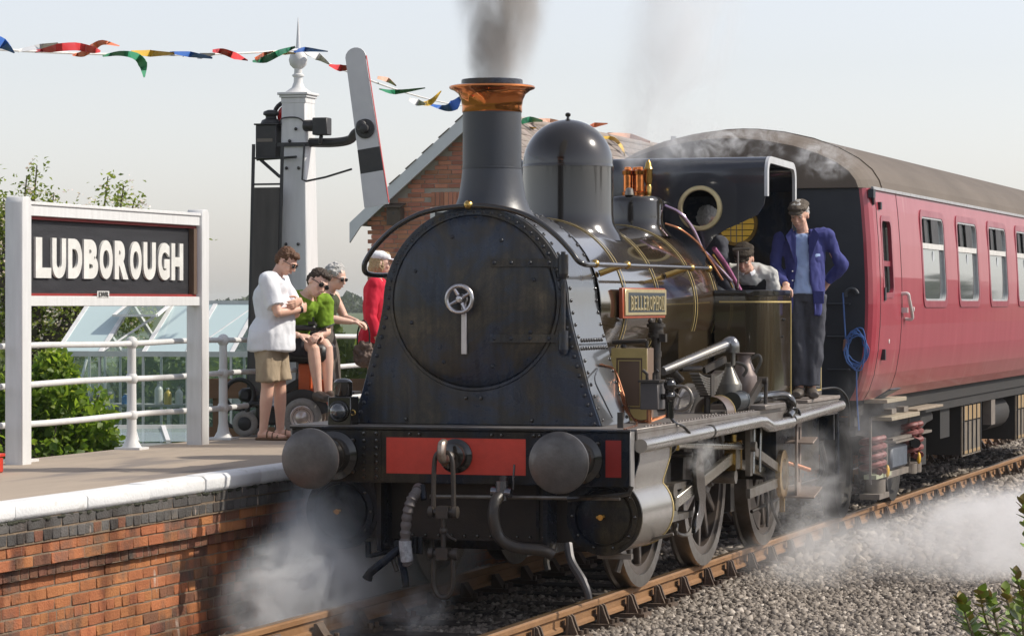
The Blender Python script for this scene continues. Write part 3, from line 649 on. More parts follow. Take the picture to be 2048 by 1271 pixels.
# frames and buffer beam
m = MB()
for s in (-1, 1): m.box(s * .60 - .015, s * .60 + .015, .12, 6.9, .35, 1.18)
P_(m, 'frame', frame_black)
beam = P_(MB().box(-1.2, 1.225, 0, .09, .828, 1.192), 'buffer_beam', frame_black, bevel=.006)
P_(MB().box(-1.21, 1.235, -.012, .11, 1.1925, 1.208), 'beam_top_angle', frame_black, bevel=.003)
P_(MB().box(-.5, .5, -.004, -.0005, .894, 1.14), 'red_panel', red_paint, beam)
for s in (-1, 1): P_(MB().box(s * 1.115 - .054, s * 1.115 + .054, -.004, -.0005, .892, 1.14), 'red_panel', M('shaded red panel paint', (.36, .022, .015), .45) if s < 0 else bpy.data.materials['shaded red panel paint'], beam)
P_(MB().box(1.2255, 1.2355, -.005, .095, .80, 1.20), 'beam_edge_angle', grey_plate, bevel=.002)
for x in (-.66, -.57):
    for z in np.linspace(.87, 1.165, 7): riv(bolt_me, (x, -.001, z), (0, -1, 0), beam)
for x in (.60, .56, -.33, -.26, .26, .33):
    riv(bolt_me, (x, -.001, 1.165), (0, -1, 0), beam, .7)
for z in (.92, 1.1): riv(bolt_me, (.57, -.001, z), (0, -1, 0), beam, .8)
P_(plate([(-.70, .85), (-.54, .85), (-.54, 1.18), (-.70, 1.18)], [], 'y', -.0125, -.001), 'backing_plate', frame_black, beam)
# buffers
for s in (-1, 1):
    b = P_(MB().lathe([(.168, -.002), (.168, -.03), (.125, -.045), (.12, -.16), (.135, -.165), (.135, -.20), (.10, -.21), (.08, -.25), (.08, -.43)], (s * .875, 0, 1.01), 'y', 32), 'buffer', black_gloss)
    P_(MB().lathe([(.0001, -.508), (.08, -.507), (.150, -.500), (.190, -.489), (.2045, -.478), (.2055, -.462), (.198, -.455), (.14, -.437), (.08, -.42)], (s * .875, 0, 1.01), 'y', 48), 'buffer_head', buffer_steel, b)
    for a in range(4): riv(bolt_me, (s * .875 + .19 * math.cos(PI / 4 + a * PI / 2), -.002, 1.01 + .15 * math.sin(PI / 4 + a * PI / 2)), (0, -1, 0), b, 1.1)
# draw hook and screw coupling
hk = P_(MB().lathe([(.118, -.001), (.118, -.02), (.09, -.035), (.085, -.10), (.045, -.11)], (.005, 0, 1.02), 'y', 28), 'drawhook', black_gloss)
m = MB(); m.tube(spline([(0, -.09, 1.02), (0, -.2, 1.02), (0, -.27, 1.01), (0, -.30, 1.05), (0, -.28, 1.11), (0, -.225, 1.125)], 5), [(.03, .035)] * 20 + [(.03, .034), (.028, .03), (.026, .028), (.024, .026), (.022, .022), (.02, .02)], 10); P_(m, 'hook', M('worn bright hook', (.55, .45, .36), .35, .8, c2=(.12, .10, .09), ns=12), hk, bevel=0)
cp = thing('screw_coupling', (0, -.25, .99), 'oily steel screw coupling hanging in two links from the front draw hook', 'coupling')
m = MB()
for s in (-1, 1): m.tube(spline([(0, -.24, 1.055), (s * .04, -.25, 1.05), (s * .062, -.255, 1.0), (s * .07, -.255, .85), (s * .072, -.255, .68)], 5), .0165, 8)
P_(m, 'upper_link', iron, cp)
def trun(z, w=.085):
    m = MB(); m.cyl((-w, -.255, z), (w, -.255, z), .026, 12); m.box(-.042, .042, -.295, -.215, z - .04, z + .04)
    for s in (-1, 1): m.lathe([(.042, -.016), (.042, .016), (.02, .024)], (s * .085, -.255, z), 'x', 10)
    return m
P_(trun(.655), 'trunnion', iron, cp); P_(trun(.375), 'trunnion', iron, cp)
m = MB(); m.cyl((0, -.255, .66), (0, -.255, .34), .017, 10); m.ell((0, -.255, .53), (.03, .03, .03), 10, 8); m.tube([(0, -.255, .53), (.05, -.27, .49), (.10, -.29, .47)], .008, 6); P_(m, 'screw', iron, cp)
lk = [(-.066, -.255, .375), (-.07, -.255, .25), (-.066, -.255, .15), (-.035, -.255, .095), (0, -.255, .083), (.035, -.255, .095), (.066, -.255, .15), (.07, -.255, .25), (.066, -.255, .375)]
P_(MB().tube(spline(lk, 4), .019, 8), 'lower_link', iron, cp)
# hoses below the beam
vh = P_(MB().tube(spline([at(845, 970, 'y', -.1), at(848, 998, 'y', -.14)], 3), .022, 10), 'vacuum_pipe', frame_black)
m = MB(); q = spline([(-.235, -.08, .80), (-.235, -.14, .77), (-.255, -.19, .72), (-.285, -.19, .60), (-.30, -.18, .45), (-.29, -.18, .34), (-.285, -.17, .28)], 8)
m.tube(q, [.034 + .006 * math.sin(i * 2.2) for i in range(len(q))], 12); m.tube(q[:6], .042, 12)
P_(m, 'vacuum_hose', hose_rubber, vh)
m = MB(); i0 = len(q) * 2 // 3; m.tube(q[i0:i0 + 12], [.0435] * 12, 12); P_(m, 'hose_patch', M('torn white hose tape', (.6, .62, .66), .5, c2=(.1, .1, .1), ns=40, amt=.1), vh)
P_(MB().tube(spline([(-.30, -.16, .30), (-.37, -.14, .36), (-.40, -.14, .32), (-.37, -.15, .24)], 6), .017, 8), 'hose_clamp', iron, vh)
m = MB(); m.tube(spline([at(800, 1095, 'y', -.15), at(770, 1120, 'y', -.18), at(742, 1143, 'y', -.2), at(734, 1157, 'y', -.2)], 5), [.03] * 13 + [.034, .036, .036], 10); P_(m, 'drain_pipe', frame_black)
sh = P_(MB().tube(spline([at(1008, 955, 'y', -.05), at(1003, 985, 'y', -.12), at(990, 1005, 'y', -.2), at(988, 1040, 'y', -.22), at(1000, 1075, 'y', -.2), at(1030, 1093, 'y', -.18), at(1085, 1100, 'y', -.16), at(1108, 1110, 'y', -.14)], 6), [.03] * 8 + [.04] * 35, 12), 'steam_heating_hose', iron)
m = MB(); p = at(1003, 985, 'y', -.13); m.cyl(p + V(-.07, 0, .01), p + V(.07, 0, 0), .033, 12); m.cyl(p + V(0, 0, .08), p + V(0, 0, -.05), .042, 12); m.cyl(p + V(.06, .06, .02), p + V(.075, .05, .19), .008, 8); P_(m, 'valve', M('shiny iron valve', (.2, .2, .22), .25, .9), sh)
P_(MB().tube([at(860, 992, 'y', -.03), at(1240, 996, 'y', -.03)], .014, 8), 'cross_rod', dull_steel)
P_(MB().tube([at(1135, 997, 'y', -.03), at(1236, 990, 'y', -.03), at(1258, 985, 'y', -.02), at(1262, 972, 'y', -.01)], .02, 8), 'bent_pipe', black_gloss)
# footplate
deck = P_(MB().box(-1.25, 1.25, .11, 6.85, 1.184, 1.214), 'footplate', deck_steel, bevel=.003)
m = MB()
for s in (-1, 1): m.box(s * 1.245 - .006, s * 1.245 + .006, .112, 6.85, 1.085, 1.183)
P_(m, 'valance', deck_steel, deck)
stud = rivet_me.copy(); stud.name = 'rivet'; stud.materials[0] = deck_steel
for y in np.arange(.5, 5.4, .085): riv(stud, (1.20, y, 1.2145), (0, 0, 1), deck, .75)
for y in np.arange(2.5, 3.9, .11): riv(stud, (1.10 - (y - 2.5) * .02, y, 1.2145), (0, 0, 1), deck, .75)
P_(MB().box(.9, 1.26, 5.5, 6.86, 1.216, 1.246), 'footstep_board', M('scuffed timber tread', (.27, .23, .20), .6, c2=(.18, .15, .13), ns=6, stretch=(5, 1, 1)), deck, bevel=.004)
# smokebox
SY0, SY1 = .43, 1.14
half = [(.915, 1.216), (.87, 1.34), (.83, 1.46), (.785, 1.63), (.748, 1.76), (.715, 1.88), (.69, 1.99)]
outl = half + [(.678 * math.cos(a), 2.055 + .678 * math.sin(a)) for a in np.linspace(.02, PI - .02, 40)] + [(-x, z) for x, z in half[::-1]]
smoke_side = M('smokebox side paint', (.030, .032, .036), .30, c2=(.05, .048, .045), ns=4, coat=.55, rv=.10, bump=.05, bs=16)
sb = P_(MB().prism(outl, 'y', SY0, SY1), 'smokebox', smoke_side, ang=30)
def shrink(pl, k): return [(x * (1 - k), z - (z - 1.216) * k * .6) for x, z in pl]
fp = P_(MB().prism(shrink(outl, .006), 'y', .406, .4295), 'front_plate', smoke_black, sb, bevel=.004)
n_r = 0
def along(pl, d, step):
    out = []; acc = step / 2
    for (a, b) in zip(pl, pl[1:]):
        a, b = np.array(a), np.array(b); L = np.linalg.norm(b - a)
        while acc <= L: out.append((a + (b - a) * acc / L, nrm(V(b[1] - a[1], -(b[0] - a[0]))))); acc += step
        acc -= L
    return out
for p, n in along(outl, 0, .068):
    q = p - n * .045
    riv(rivet_me, (q[0], .405, q[1]), (0, -1, 0), fp, 1.15)
for y in (.475, 1.10):
    for p, n in along(outl, 0, .085):
        if p[0] > -.15 and p[1] > 1.25: riv(rivet_g, (p[0], y, p[1]), (n[0], 0, n[1]), sb, 1.05)
for z in (1.745, 1.80):
    for y in np.arange(.53, 1.08, .062):
        x = np.interp(z, [q[1] for q in half], [q[0] for q in half]); riv(rivet_g, (x, y, z), (1, 0, .25), sb, 1.1)
x = np.interp(1.772, [q[1] for q in half], [q[0] for q in half])
P_(MB().obox((x + .001, .785, 1.772), (.006, .66, .012), (0, -.2, 0)), 'seam', frame_black, sb)
P_(MB().tube(spline([at(1197, 735, 'x', .80), at(1190, 760, 'x', .85), at(1208, 800, 'x', .9), at(1225, 835, 'x', .95)], 6), .006, 6), 'thin_pipe', smoke_side, sb)
for x in (-.06, .05, -.5, .42): riv(bolt_me, (x, .405, 1.40 if abs(x) < .1 else 1.25), (0, -1, 0), fp, .8)
# smokebox door
DC = (.0, 2.07)
dr = P_(MB().lathe([(.0001, .325), (.2, .332), (.40, .352), (.53, .372), (.578, .386), (.592, .396), (.594, .4055)], (DC[0], 0, DC[1]), 'y', 72), 'smokebox_door', smoke_black, ang=60)
P_(MB().lathe([(.594, .4055), (.600, .397), (.618, .397), (.624, .4055)], (DC[0], 0, DC[1]), 'y', 72, ring=True), 'door_ring', smoke_black, sb)
for z in (2.335, 1.815):
    xs = (.14, .63)
    m = MB(); 
    def dy(x): return .325 + (math.hypot(x, z - 2.07) / .594) ** 2 * .062
    pts = np.linspace(.14, .60, 8)
    for a, b in zip(pts, pts[1:]): m.bar((a, dy(a) - .010, z), (b, dy(b) - .010, z), .018, .055)
    hs_ = P_(m, 'hinge_strap', smoke_black, dr)
    m = MB(); m.cyl((.652, .375, z - .075), (.652, .375, z + .055), .036, 12); m.box(.60, .66, .362, .40, z - .03, z + .03); m.lathe([(.036, -.075), (.03, -.10), (.015, -.115)], (.652, .375, z), seg=10); P_(m, 'hinge_knuckle', smoke_black, sb)
    for x in (.17, .29, .42, .55): riv(rivet_me, (x, dy(x) - .019, z), (0, -1, 0), dr, 1.1)
P_(MB().cyl((.652, .375, 1.76), (.652, .375, 2.41), .016, 10), 'hinge_pin', smoke_black, sb)
for a in np.linspace(0, 2 * PI, 9)[:-1] + .32: riv(rivet_me, (DC[0] + .47 * math.cos(a), .325 + (.47 / .594) ** 2 * .058 - .001, DC[1] + .47 * math.sin(a)), (0, -1, 0), dr, 1.1)
WC = (-.055, 2.085)
wheel_m = M('polished steel handwheel', (.62, .60, .60), .28, 1, c2=(.45, .42, .42), ns=12)
m = MB(); m.tube(arc(WC, .092, 0, 2 * PI, 32, 'xz', .245)[:-1], .0165, 10, closed=True)
for k in range(4):
    a = k * PI / 2 + .5; m.tube([(WC[0], .262, WC[1]), (WC[0] + .09 * math.cos(a), .245, WC[1] + .09 * math.sin(a))], [.018, .011], 8)
m.lathe([(.032, .285), (.032, .24), (.02, .225), (.0001, .222)], (WC[0], 0, WC[1]), 'y', 14); m.cyl((WC[0], .35, WC[1]), (WC[0], .25, WC[1]), .018, 10)
P_(m, 'hand_wheel', wheel_m, dr)
m = MB(); m.add([(WC[0] + x, y, z) for y in (.318, .335) for x, z in ((-.012, 2.07), (.022, 2.07), (.027, 1.705), (-.014, 1.705))], [(0, 1, 2, 3), (7, 6, 5, 4), (0, 4, 5, 1), (1, 5, 6, 2), (2, 6, 7, 3), (3, 7, 4, 0)]); m.lathe([(.035, .34), (.035, .31)], (WC[0], 0, WC[1]), 'y', 14)
P_(m, 'door_handle', M('white worn steel handle', (.72, .68, .66), .35, .5, c2=(.55, .5, .47), ns=9), dr, bevel=.003)
# curved handrail over the door and along the boiler
hr = [(-.72, .62, 2.255), (-.76, .46, 2.255), (-.785, .36, 2.27), (-.79, .34, 2.31), (-.775, .34, 2.36), (-.70, .34, 2.46), (-.55, .34, 2.59), (-.33, .34, 2.69), (-.02, .34, 2.728), (.25, .34, 2.705), (.45, .34, 2.635), (.60, .34, 2.53), (.71, .34, 2.42), (.765, .34, 2.35), (.80, .36, 2.326), (.81, .44, 2.32), (.81, .60, 2.325)]
rail_p = P_(MB().tube(spline(hr, 5), .019, 10), 'front_handrail', black_gloss)
P_(MB().lathe([(.0001, -.04), (.02, -.032), (.032, -.012), (.034, .005), (.02, .03), (.014, .06)], (-.02, .335, 2.735), 'y', 16), 'brass_knob', brass, rail_p)
hp = P_(MB().tube([(.81, .55, 2.325), (.81, 3.86, 2.335)], .017, 10), 'boiler_handrail', M('bright handrail steel', (.38, .36, .36), .22, 1))
for y in (.62, 1.44, 3.30, 3.86): P_(MB().ell((.81, y, 2.33), (.03, .03, .03), 12, 8), 'handrail_knob', brass, hp)
for y in (1.44, 3.30): P_(MB().tube([(.80, y, 2.33), (.70, y - .02, 2.30), (.62, y - .06, 2.27)], [.014, .02, .024], 8), 'handrail_pillar', brass, hp)
# boiler
BZ, BR_ = 2.03, .655
boil = P_(MB().lathe([(BR_, 1.1405), (BR_, 4.10)], (0, 0, BZ), 'y', 96), 'boiler', boiler_paint)
fbox = P_(MB().lathe([(BR_ + .006, 4.1005), (BR_ + .006, 4.85)], (0, 0, BZ), 'y', 96), 'firebox', M('brown firebox paint', (.06, .036, .018), .16, c2=(.045, .028, .015), ns=4, coat=1, rv=.05))
P_(MB().box(-.63, .63, 3.6, 4.86, 1.2, 2.0), 'firebox_side', boiler_paint)
for y in (1.97, 2.90, 4.06, 4.72):
    r = BR_ + (.010 if y > 4.1 else .004)
    b = P_(MB().lathe([(r, y - .028), (r + .003, y - .026), (r + .003, y + .026), (r, y + .028)], (0, 0, BZ), 'y', 96, ring=True), 'boiler_band', black_gloss)
    for d in (-.036, .036): P_(MB().lathe([(r + .0005, y + d - .006), (r + .0022, y + d - .005), (r + .0022, y + d + .005), (r + .0005, y + d + .006)], (0, 0, BZ), 'y', 96, ring=True), 'yellow_lining', lining, b)
P_(MB().lathe([(.70, SY1 + .0005), (.70, SY1 + .02), (.66, SY1 + .03)], (0, 0, BZ), 'y', 96, ring=True), 'boiler_ring', black_gloss)
# chimney
cx_, cy_ = 0, .80
chim_m = M('chimney black', (.034, .040, .052), .40, c2=(.05, .05, .052), ns=3, rv=.08, bump=.05, bs=30)
chim = P_(MB().lathe([(.31, 2.66), (.268, 2.72), (.238, 2.80), (.218, 2.92), (.209, 3.0), (.2115, 3.002), (.2115, 3.012), (.208, 3.014), (.207, 3.41)], (cx_, cy_, 0), seg=56), 'chimney', chim_m)
for a in np.linspace(0, 2 * PI, 25)[:-1]:
    x, y = cx_ + .32 * math.cos(a), cy_ + .30 * math.sin(a)
    if abs(y - .8) < .31: riv(rivet_g, (x, y, 2.055 + math.sqrt(.678 ** 2 - x * x) + .0), (x, 0, .65), chim, 1.1)
m = MB().lathe([(.2105, 3.4005), (.2125, 3.41), (.212, 3.44), (.219, 3.49), (.238, 3.53), (.27, 3.555), (.297, 3.565), (.304, 3.573), (.302, 3.584), (.285, 3.590), (.22, 3.594), (.19, 3.592)], (cx_, cy_, 0), seg=64, ring=True)
P_(m, 'copper_cap', copper, chim, ang=50)
P_(MB().lathe([(.16, 3.50), (.16, 3.625), (.165, 3.632), (.212, 3.632), (.217, 3.626), (.217, 3.597)], (cx_, cy_, 0), seg=56, ring=True), 'chimney_rim', smoke_black, chim)
# dome
dm = P_(MB().lathe([(.43, 2.53), (.405, 2.58), (.372, 2.63), (.353, 2.68), (.346, 2.74), (.344, 3.09), (.3465, 3.092), (.3465, 3.10), (.344, 3.105)] + [(.344 * math.cos(a), 3.11 + .345 * math.sin(a)) for a in np.linspace(.03, PI / 2 - .02, 16)], (.015, 2.62, 0), seg=72), 'dome', black_gloss, ang=50)
P_(MB().lathe([(.03, 3.452), (.012, 3.462), (.011, 3.476), (.021, 3.484), (.022, 3.498), (.010, 3.508)], (.015, 2.62, 0), seg=12), 'dome_knob', black_gloss, dm)
# safety valves
sx_, sy_ = .075, 4.33
sv = P_(MB().lathe([(.31, 2.60), (.25, 2.665), (.233, 2.71), (.23, 2.75), (.23, 2.875), (.222, 2.90), (.20, 2.922), (.16, 2.93), (.0001, 2.933)], (sx_, sy_, 0), seg=48), 'safety_valve_casing', black_gloss, ang=50)
for dx, dy_ in ((-.055, -.02), (.045, -.02), (-.005, .05)):
    t_ = P_(MB().lathe([(.047, 2.935), (.05, 2.96), (.036, 2.97), (.037, 3.10), (.046, 3.105), (.048, 3.135), (.03, 3.145), (.028, 3.165), (.012, 3.17)], (sx_ + dx, sy_ + dy_, 0), seg=18), 'safety_valve', copper, sv)
P_(MB().lathe([(.025, 2.935), (.032, 3.0), (.022, 3.02), (.034, 3.05), (.036, 3.14), (.040, 3.15), (.028, 3.17), (.022, 3.2), (.006, 3.225)], (sx_ + .105, sy_ + .03, 0), seg=16), 'whistle', brass, sv)
P_(MB().lathe([(.04, .0), (.03, .05), (.015, .06)], (sx_, sy_ - .17, 2.932), seg=12), 'gauge_cock', dull_steel, sv)
# cab
WY = 4.64
def yzprof(off):
    o = off; pts = [(WY + o, 2.93)]
    pts += [(WY + .13 + (.13 - o) * math.cos(a), 3.125 + (.13 - o) * math.sin(a)) for a in np.linspace(PI, PI / 2, 8)]
    pts += [(5.60 + (.14 - o) * math.cos(a), 3.10 + (.14 - o) * math.sin(a)) for a in np.linspace(PI / 2, 0, 8)]
    return pts + [(5.74 - o, 2.90)]
roof_out, roof_in = yzprof(0), yzprof(.012)
XR = 1.09
cab = P_(MB().prism(roof_out + roof_in[::-1], 'x', -XR, XR), 'cab_roof', M('blue black cab paint', (.014, .017, .026), .2, c2=(.018, .02, .028), ns=3, coat=.5, rv=.05), ang=30)
cabm = bpy.data.materials['blue black cab paint']
bead = M('bare steel edging', (.62, .63, .64), .38, .3, c2=(.5, .5, .5), ns=6)
for s in (-1, 1): P_(MB().prism(yzprof(-.004) + yzprof(.052)[::-1], 'x', s * XR - .006 if s > 0 else -XR - .02, XR + .02 if s > 0 else -XR + .006), 'roof_edging', bead, cab, ang=30)
cur = [(XR, 2.93), (1.08, 2.86), (1.03, 2.78), (.90, 2.72), (.76, 2.66), (.66, 2.60), (.59, 2.50), (.58, 2.30)]
front = plate(cur + [(-x, z) for x, z in cur[::-1]], [circ(.545, 2.835, .150, 28), circ(-.545, 2.835, .150, 28)], 'y', WY, WY + .012)
wb = P_(front, 'weatherboard', cabm, cab)
glass = bpy.data.materials.new('clear cab glass'); glass.use_nodes = True; gb = glass.node_tree.nodes['Principled BSDF']; gb.inputs['Transmission Weight'].default_value = 1; gb.inputs['Roughness'].default_value = .02; gb.inputs['IOR'].default_value = 1.1
cream_brass = M('cream brass window rim', (.72, .60, .34), .32, .55)
for x in (.545, -.545):
    p = P_(MB().lathe([(.148, WY - .001), (.148, WY - .022), (.155, WY - .028), (.180, WY - .026), (.186, WY - .018), (.187, WY - .001)], (x, 0, 2.835), 'y', 48, ring=True), 'porthole_rim', cream_brass, wb)
    P_(MB().lathe([(.0001, WY + .004), (.149, WY + .004), (.149, WY + .008), (.0001, WY + .008)], (x, 0, 2.835), 'y', 32), 'porthole_glass', glass, wb)
rear = plate([(-XR, 3.0), (-XR, 1.25), (-.3, 1.25), (-.3, 2.2), (.3, 2.2), (.3, 1.25), (XR - .35, 1.25), (XR - .35, 2.0), (XR - .01, 2.35), (XR - .01, 3.0)], [circ(.60, 2.73, .16, 28), circ(-.60, 2.73, .16, 28)], 'y', 5.70, 5.715)
rw = P_(rear, 'rear_sheet', frame_black, cab)
for x in (.60, -.60):
    P_(MB().lathe([(.155, 5.699), (.155, 5.68), (.185, 5.68), (.188, 5.699)], (x, 0, 2.73), 'y', 40, ring=True), 'porthole_rim', brass, rw)
    m = MB()
    for d in (-.10, -.05, 0, .05, .10):
        h = math.sqrt(.155 ** 2 - d * d); m.cyl((x - h, 5.69, 2.73 + d), (x + h, 5.69, 2.73 + d), .004, 6)
        if abs(d) < .07: m.cyl((x + d, 5.685, 2.73 - h), (x + d, 5.685, 2.73 + h), .004, 6)
    P_(m, 'window_bars', black_gloss, rw)
P_(MB().box(XR - .05, XR - .012, 5.716, 5.735, 1.25, 2.90), 'roof_pillar', frame_black, cab)
# side bunkers in front of the cab
def bunk(s):
    pl = [(.66, WY + .02), (.92, WY + .02)] + [(.92 + .2 * math.cos(a), WY + .22 + .2 * math.sin(a)) for a in np.linspace(-PI / 2, 0, 9)] + [(1.12, 5.5), (.70, 5.5), (.66, 5.4)]
    big = [((x - .9) * 1.03 + .9, (y - 5.1) * 1.02 + 5.1) for x, y in pl]
    pl = [(s * x, y) for x, y in pl]; big = [(s * x, y) for x, y in big]
    b = P_(MB().prism(pl, 'z', 1.215, 2.115), 'side_bunker', boiler_paint, ang=30)
    P_(MB().prism(big, 'z', 2.1155, 2.165), 'bunker_rim', black_gloss, b, bevel=.006, ang=30)
    path = [(s * x, y) for x, y in [(.70, WY + .0175), (.92, WY + .0175)] + [(.92 + .2025 * math.cos(a), WY + .22 + .2025 * math.sin(a)) for a in np.linspace(-PI / 2, 0, 9)] + [(1.1225, 5.44), (1.1225, 5.47)]]
    m = MB()
    for a, c in zip(path, path[1:]): m.bar((*a, 2.068), (*c, 2.068), .004, .013)
    m.box(s * 1.122 - .002, s * 1.122 + .002, 5.463, 5.476, 1.29, 2.06); m.bar((s * 1.1225, 5.47, 1.285), (s * 1.1225, 5.2, 1.262), .004, .013); P_(m, 'yellow_lining', lining, b)
    for q in ((5.15, 1.92), (5.12, 1.78), (5.2, 1.92)): riv(bolt_me, (s * 1.12, q[0], q[1]), (s, 0, 0), b, .7)
    return b
bunk(1); bunk(-1)
rb = P_(MB().box(-1.12, 1.12, 6.2, 6.74, 1.247, 2.06), 'rear_bunker', boiler_paint, bevel=.01)
m = MB(); m.box(1.1205, 1.1235, 6.685, 6.700, 1.29, 2.02); m.box(1.1205, 1.1235, 6.25, 6.684, 1.29, 1.304); m.box(1.1205, 1.1235, 6.25, 6.684, 2.006, 2.02); P_(m, 'yellow_lining', lining, rb)
P_(MB().box(-.95, .95, 4.9, 6.2, 1.216, 1.25), 'cab_floor', frame_black)
P_(MB().lathe([(.0001, 4.852), (.62, 4.852), (.62, 4.87)], (0, 0, 2.03), 'y', 40), 'backhead', frame_black)
m = MB(); m.cyl((.80, 4.9, 2.50), (.80, 4.9, 2.18), .008, 8); m.cyl((.76, 4.88, 2.50), (.90, 4.9, 2.505), .012, 8); P_(m, 'reversing_handle', dull_steel)
# pipes at the firebox shoulder
for k, (pts, mt, r) in enumerate([([at(1330, 412, 'y', 4.5), at(1362, 428, 'y', 4.5), at(1388, 462, 'y', 4.55), at(1402, 495, 'y', 4.6), at(1415, 510, 'y', 4.7), at(1462, 562, 'y', 4.9)], purple_pipe, .018), ([at(1330, 447, 'y', 4.3), at(1360, 458, 'y', 4.35), at(1396, 486, 'y', 4.5), at(1420, 520, 'y', 4.7), at(1445, 560, 'y', 4.8)], copper_pipe, .010), ([at(1428, 496, 'y', 4.75), at(1452, 530, 'y', 4.9), at(1480, 580, 'y', 5.05)], M('pink magenta pipe', (.62, .22, .40), .25, .6), .020), ([at(1425, 508, 'y', 4.7), at(1450, 545, 'y', 4.85), at(1465, 575, 'y', 4.95)], brass, .009)]):
    P_(MB().tube(spline(pts, 6), r, 10), 'steam_pipe', mt)
# nameplate
NX = .70
npz0, npz1, npy0, npy1 = 1.945, 2.17, 1.72, 2.93
m = MB(); m.box(NX - .03, NX, npy0, npy1, npz0, npz1); npl = P_(m, 'nameplate', vermilion, bevel=.004)
P_(MB().box(NX + .0005, NX + .012, npy0 + .035, npy1 - .012, npz0 + .022, npz1 - .010), 'plate_frame', cream_brass, npl, bevel=.003)
P_(MB().box(NX + .0125, NX + .014, npy0 + .11, npy1 - .06, npz0 + .045, npz1 - .035), 'plate_field', M('slate blue plate field', (.02, .03, .038), .5, c2=(.06, .07, .075), ns=60, amt=.2), npl)
lw = (npy1 - npy0 - .26) / 10
for i, c_ in enumerate('BELLEROPHON'):
    wd = 1.0; y = npy0 + .16 + i * (npy1 - npy0 - .24) / 11
    lwid = (npy1 - npy0 - .24) / 11
    v, f = text_mesh(c_, lwid * .72, .098, .008, .006)
    m = MB(); m.add(np.stack([NX + .0142 + v[:, 2], y + v[:, 0], 2.008 + v[:, 1]], 1), f)
    sf = {'B': (0,), 'E': (0,), 'L': (0,), 'R': (0, 1), 'P': (0,), 'H': (0, 1), 'N': (0, 1), 'O': ()}[c_]
    for e_ in sf:
        yc = y + lwid * (.08 if e_ == 0 else .64)
        m.box(NX + .0142, NX + .020, yc - .016, yc + .016, 2.003, 2.013)
        if c_ != 'R' or e_ == 0: m.box(NX + .0142, NX + .020, yc - .016, yc + .016, 2.101, 2.111)
    P_(m, 'letter', cream_brass, npl)
m = MB()
for y in (npy0 + .3, npy1 - .3): m.box(.60, NX - .03, y - .03, y + .03, 2.03, 2.09)
P_(m, 'plate_bracket', frame_black, npl)
# things on the running board
X0 = 1.0
bxp = P_(MB().box(.70, .965, 1.42, 1.60, 1.215, 1.735), 'sand_box', M('brown sand box paint', (.19, .125, .085), .35, c2=(.15, .10, .07), ns=4), bevel=.004)
m = MB(); m.ring([(.70, 1.215), (.965, 1.215), (.965, 1.735), (.70, 1.735)], [(.735, 1.30), (.93, 1.30), (.93, 1.665), (.735, 1.665)], 'y', 1.412, 1.4195); P_(m, 'yellow_border', lining, bxp)
m = MB(); m.ring([(.748, 1.315), (.917, 1.315), (.917, 1.65), (.748, 1.65)], [(.755, 1.322), (.910, 1.322), (.910, 1.643), (.755, 1.643)], 'y', 1.416, 1.4195); P_(m, 'yellow_lining', lining, bxp)
m = MB(); m.cyl((.70, 1.45, 1.775), (.95, 1.45, 1.785), .018, 8); m.cyl((.955, 1.45, 1.79), (.955, 1.45, 1.72), .012, 8); m.ell((.78, 1.45, 1.745), (.02, .02, .025), 8, 6); P_(m, 'box_handle', iron, bxp)
for k in range(3): P_(MB().tube(spline([at(1200 + 2 * k, 728, 'x', .80), at(1230, 740 + k, 'y', 1.15), at(1242 + 3 * k, 790, 'y', 1.1), at(1252 + 3 * k, 822, 'y', 1.1), at(1275, 840 + 2 * k, 'y', 1.1), at(1300, 838 + 2 * k, 'y', 1.15), at(1345, 826, 'y', 1.3)], 6), .0065, 6), 'copper_pipe', copper_pipe)
P_(MB().tube([(1.19, -.002, 1.218), (1.14, .5, 1.222), (1.0, 1.0, 1.225), (.92, 1.2, 1.23)], .006, 6), 'copper_pipe', copper_pipe)
lbx = P_(MB().box(1.02, 1.15, 1.02, 1.22, 1.31, 1.50), 'lubricator', M('dark grey iron box', (.07, .067, .068), .5, c2=(.1, .09, .09), ns=9, bump=.08), bevel=.005)
m = MB(); m.box(1.01, 1.165, 1.0, 1.24, 1.5005, 1.518); m.tube([(1.05, 1.1, 1.518), (1.05, 1.1, 1.56), (1.02, 1.1, 1.585)], .012, 8); m.tube([(1.10, 1.1, 1.518), (1.10, 1.1, 1.56), (1.13, 1.1, 1.585)], .012, 8); P_(m, 'lubricator_lid', iron, lbx)
m = MB(); m.cyl((1.15, 1.12, 1.40), (1.24, 1.12, 1.40), .022, 10); m.cyl((1.21, 1.12, 1.25), (1.21, 1.12, 1.53), .03, 10); m.ell((1.21, 1.12, 1.48), (.045, .045, .05), 10, 8); m.ell((1.21, 1.12, 1.40), (.042, .05, .045), 10, 8); P_(m, 'pump_body', black_gloss, lbx)
m = MB(); m.tube(arc((1.28, 1.39), .085, 0, 2 * PI, 24, 'xz', 1.14)[:-1], .012, 8, closed=True); 
for a in (0.3, 2.4, 4.5): m.bar((1.28, 1.14, 1.39), (1.28 + .08 * math.cos(a), 1.14, 1.39 + .08 * math.sin(a)), .012, .012)
hw = P_(m, 'feed_wheel', dull_steel, lbx); 
P_(MB().cyl((1.07, 1.08, 1.214), (1.07, 1.08, 1.31), .018, 10), 'copper_stem', copper_pipe, lbx)
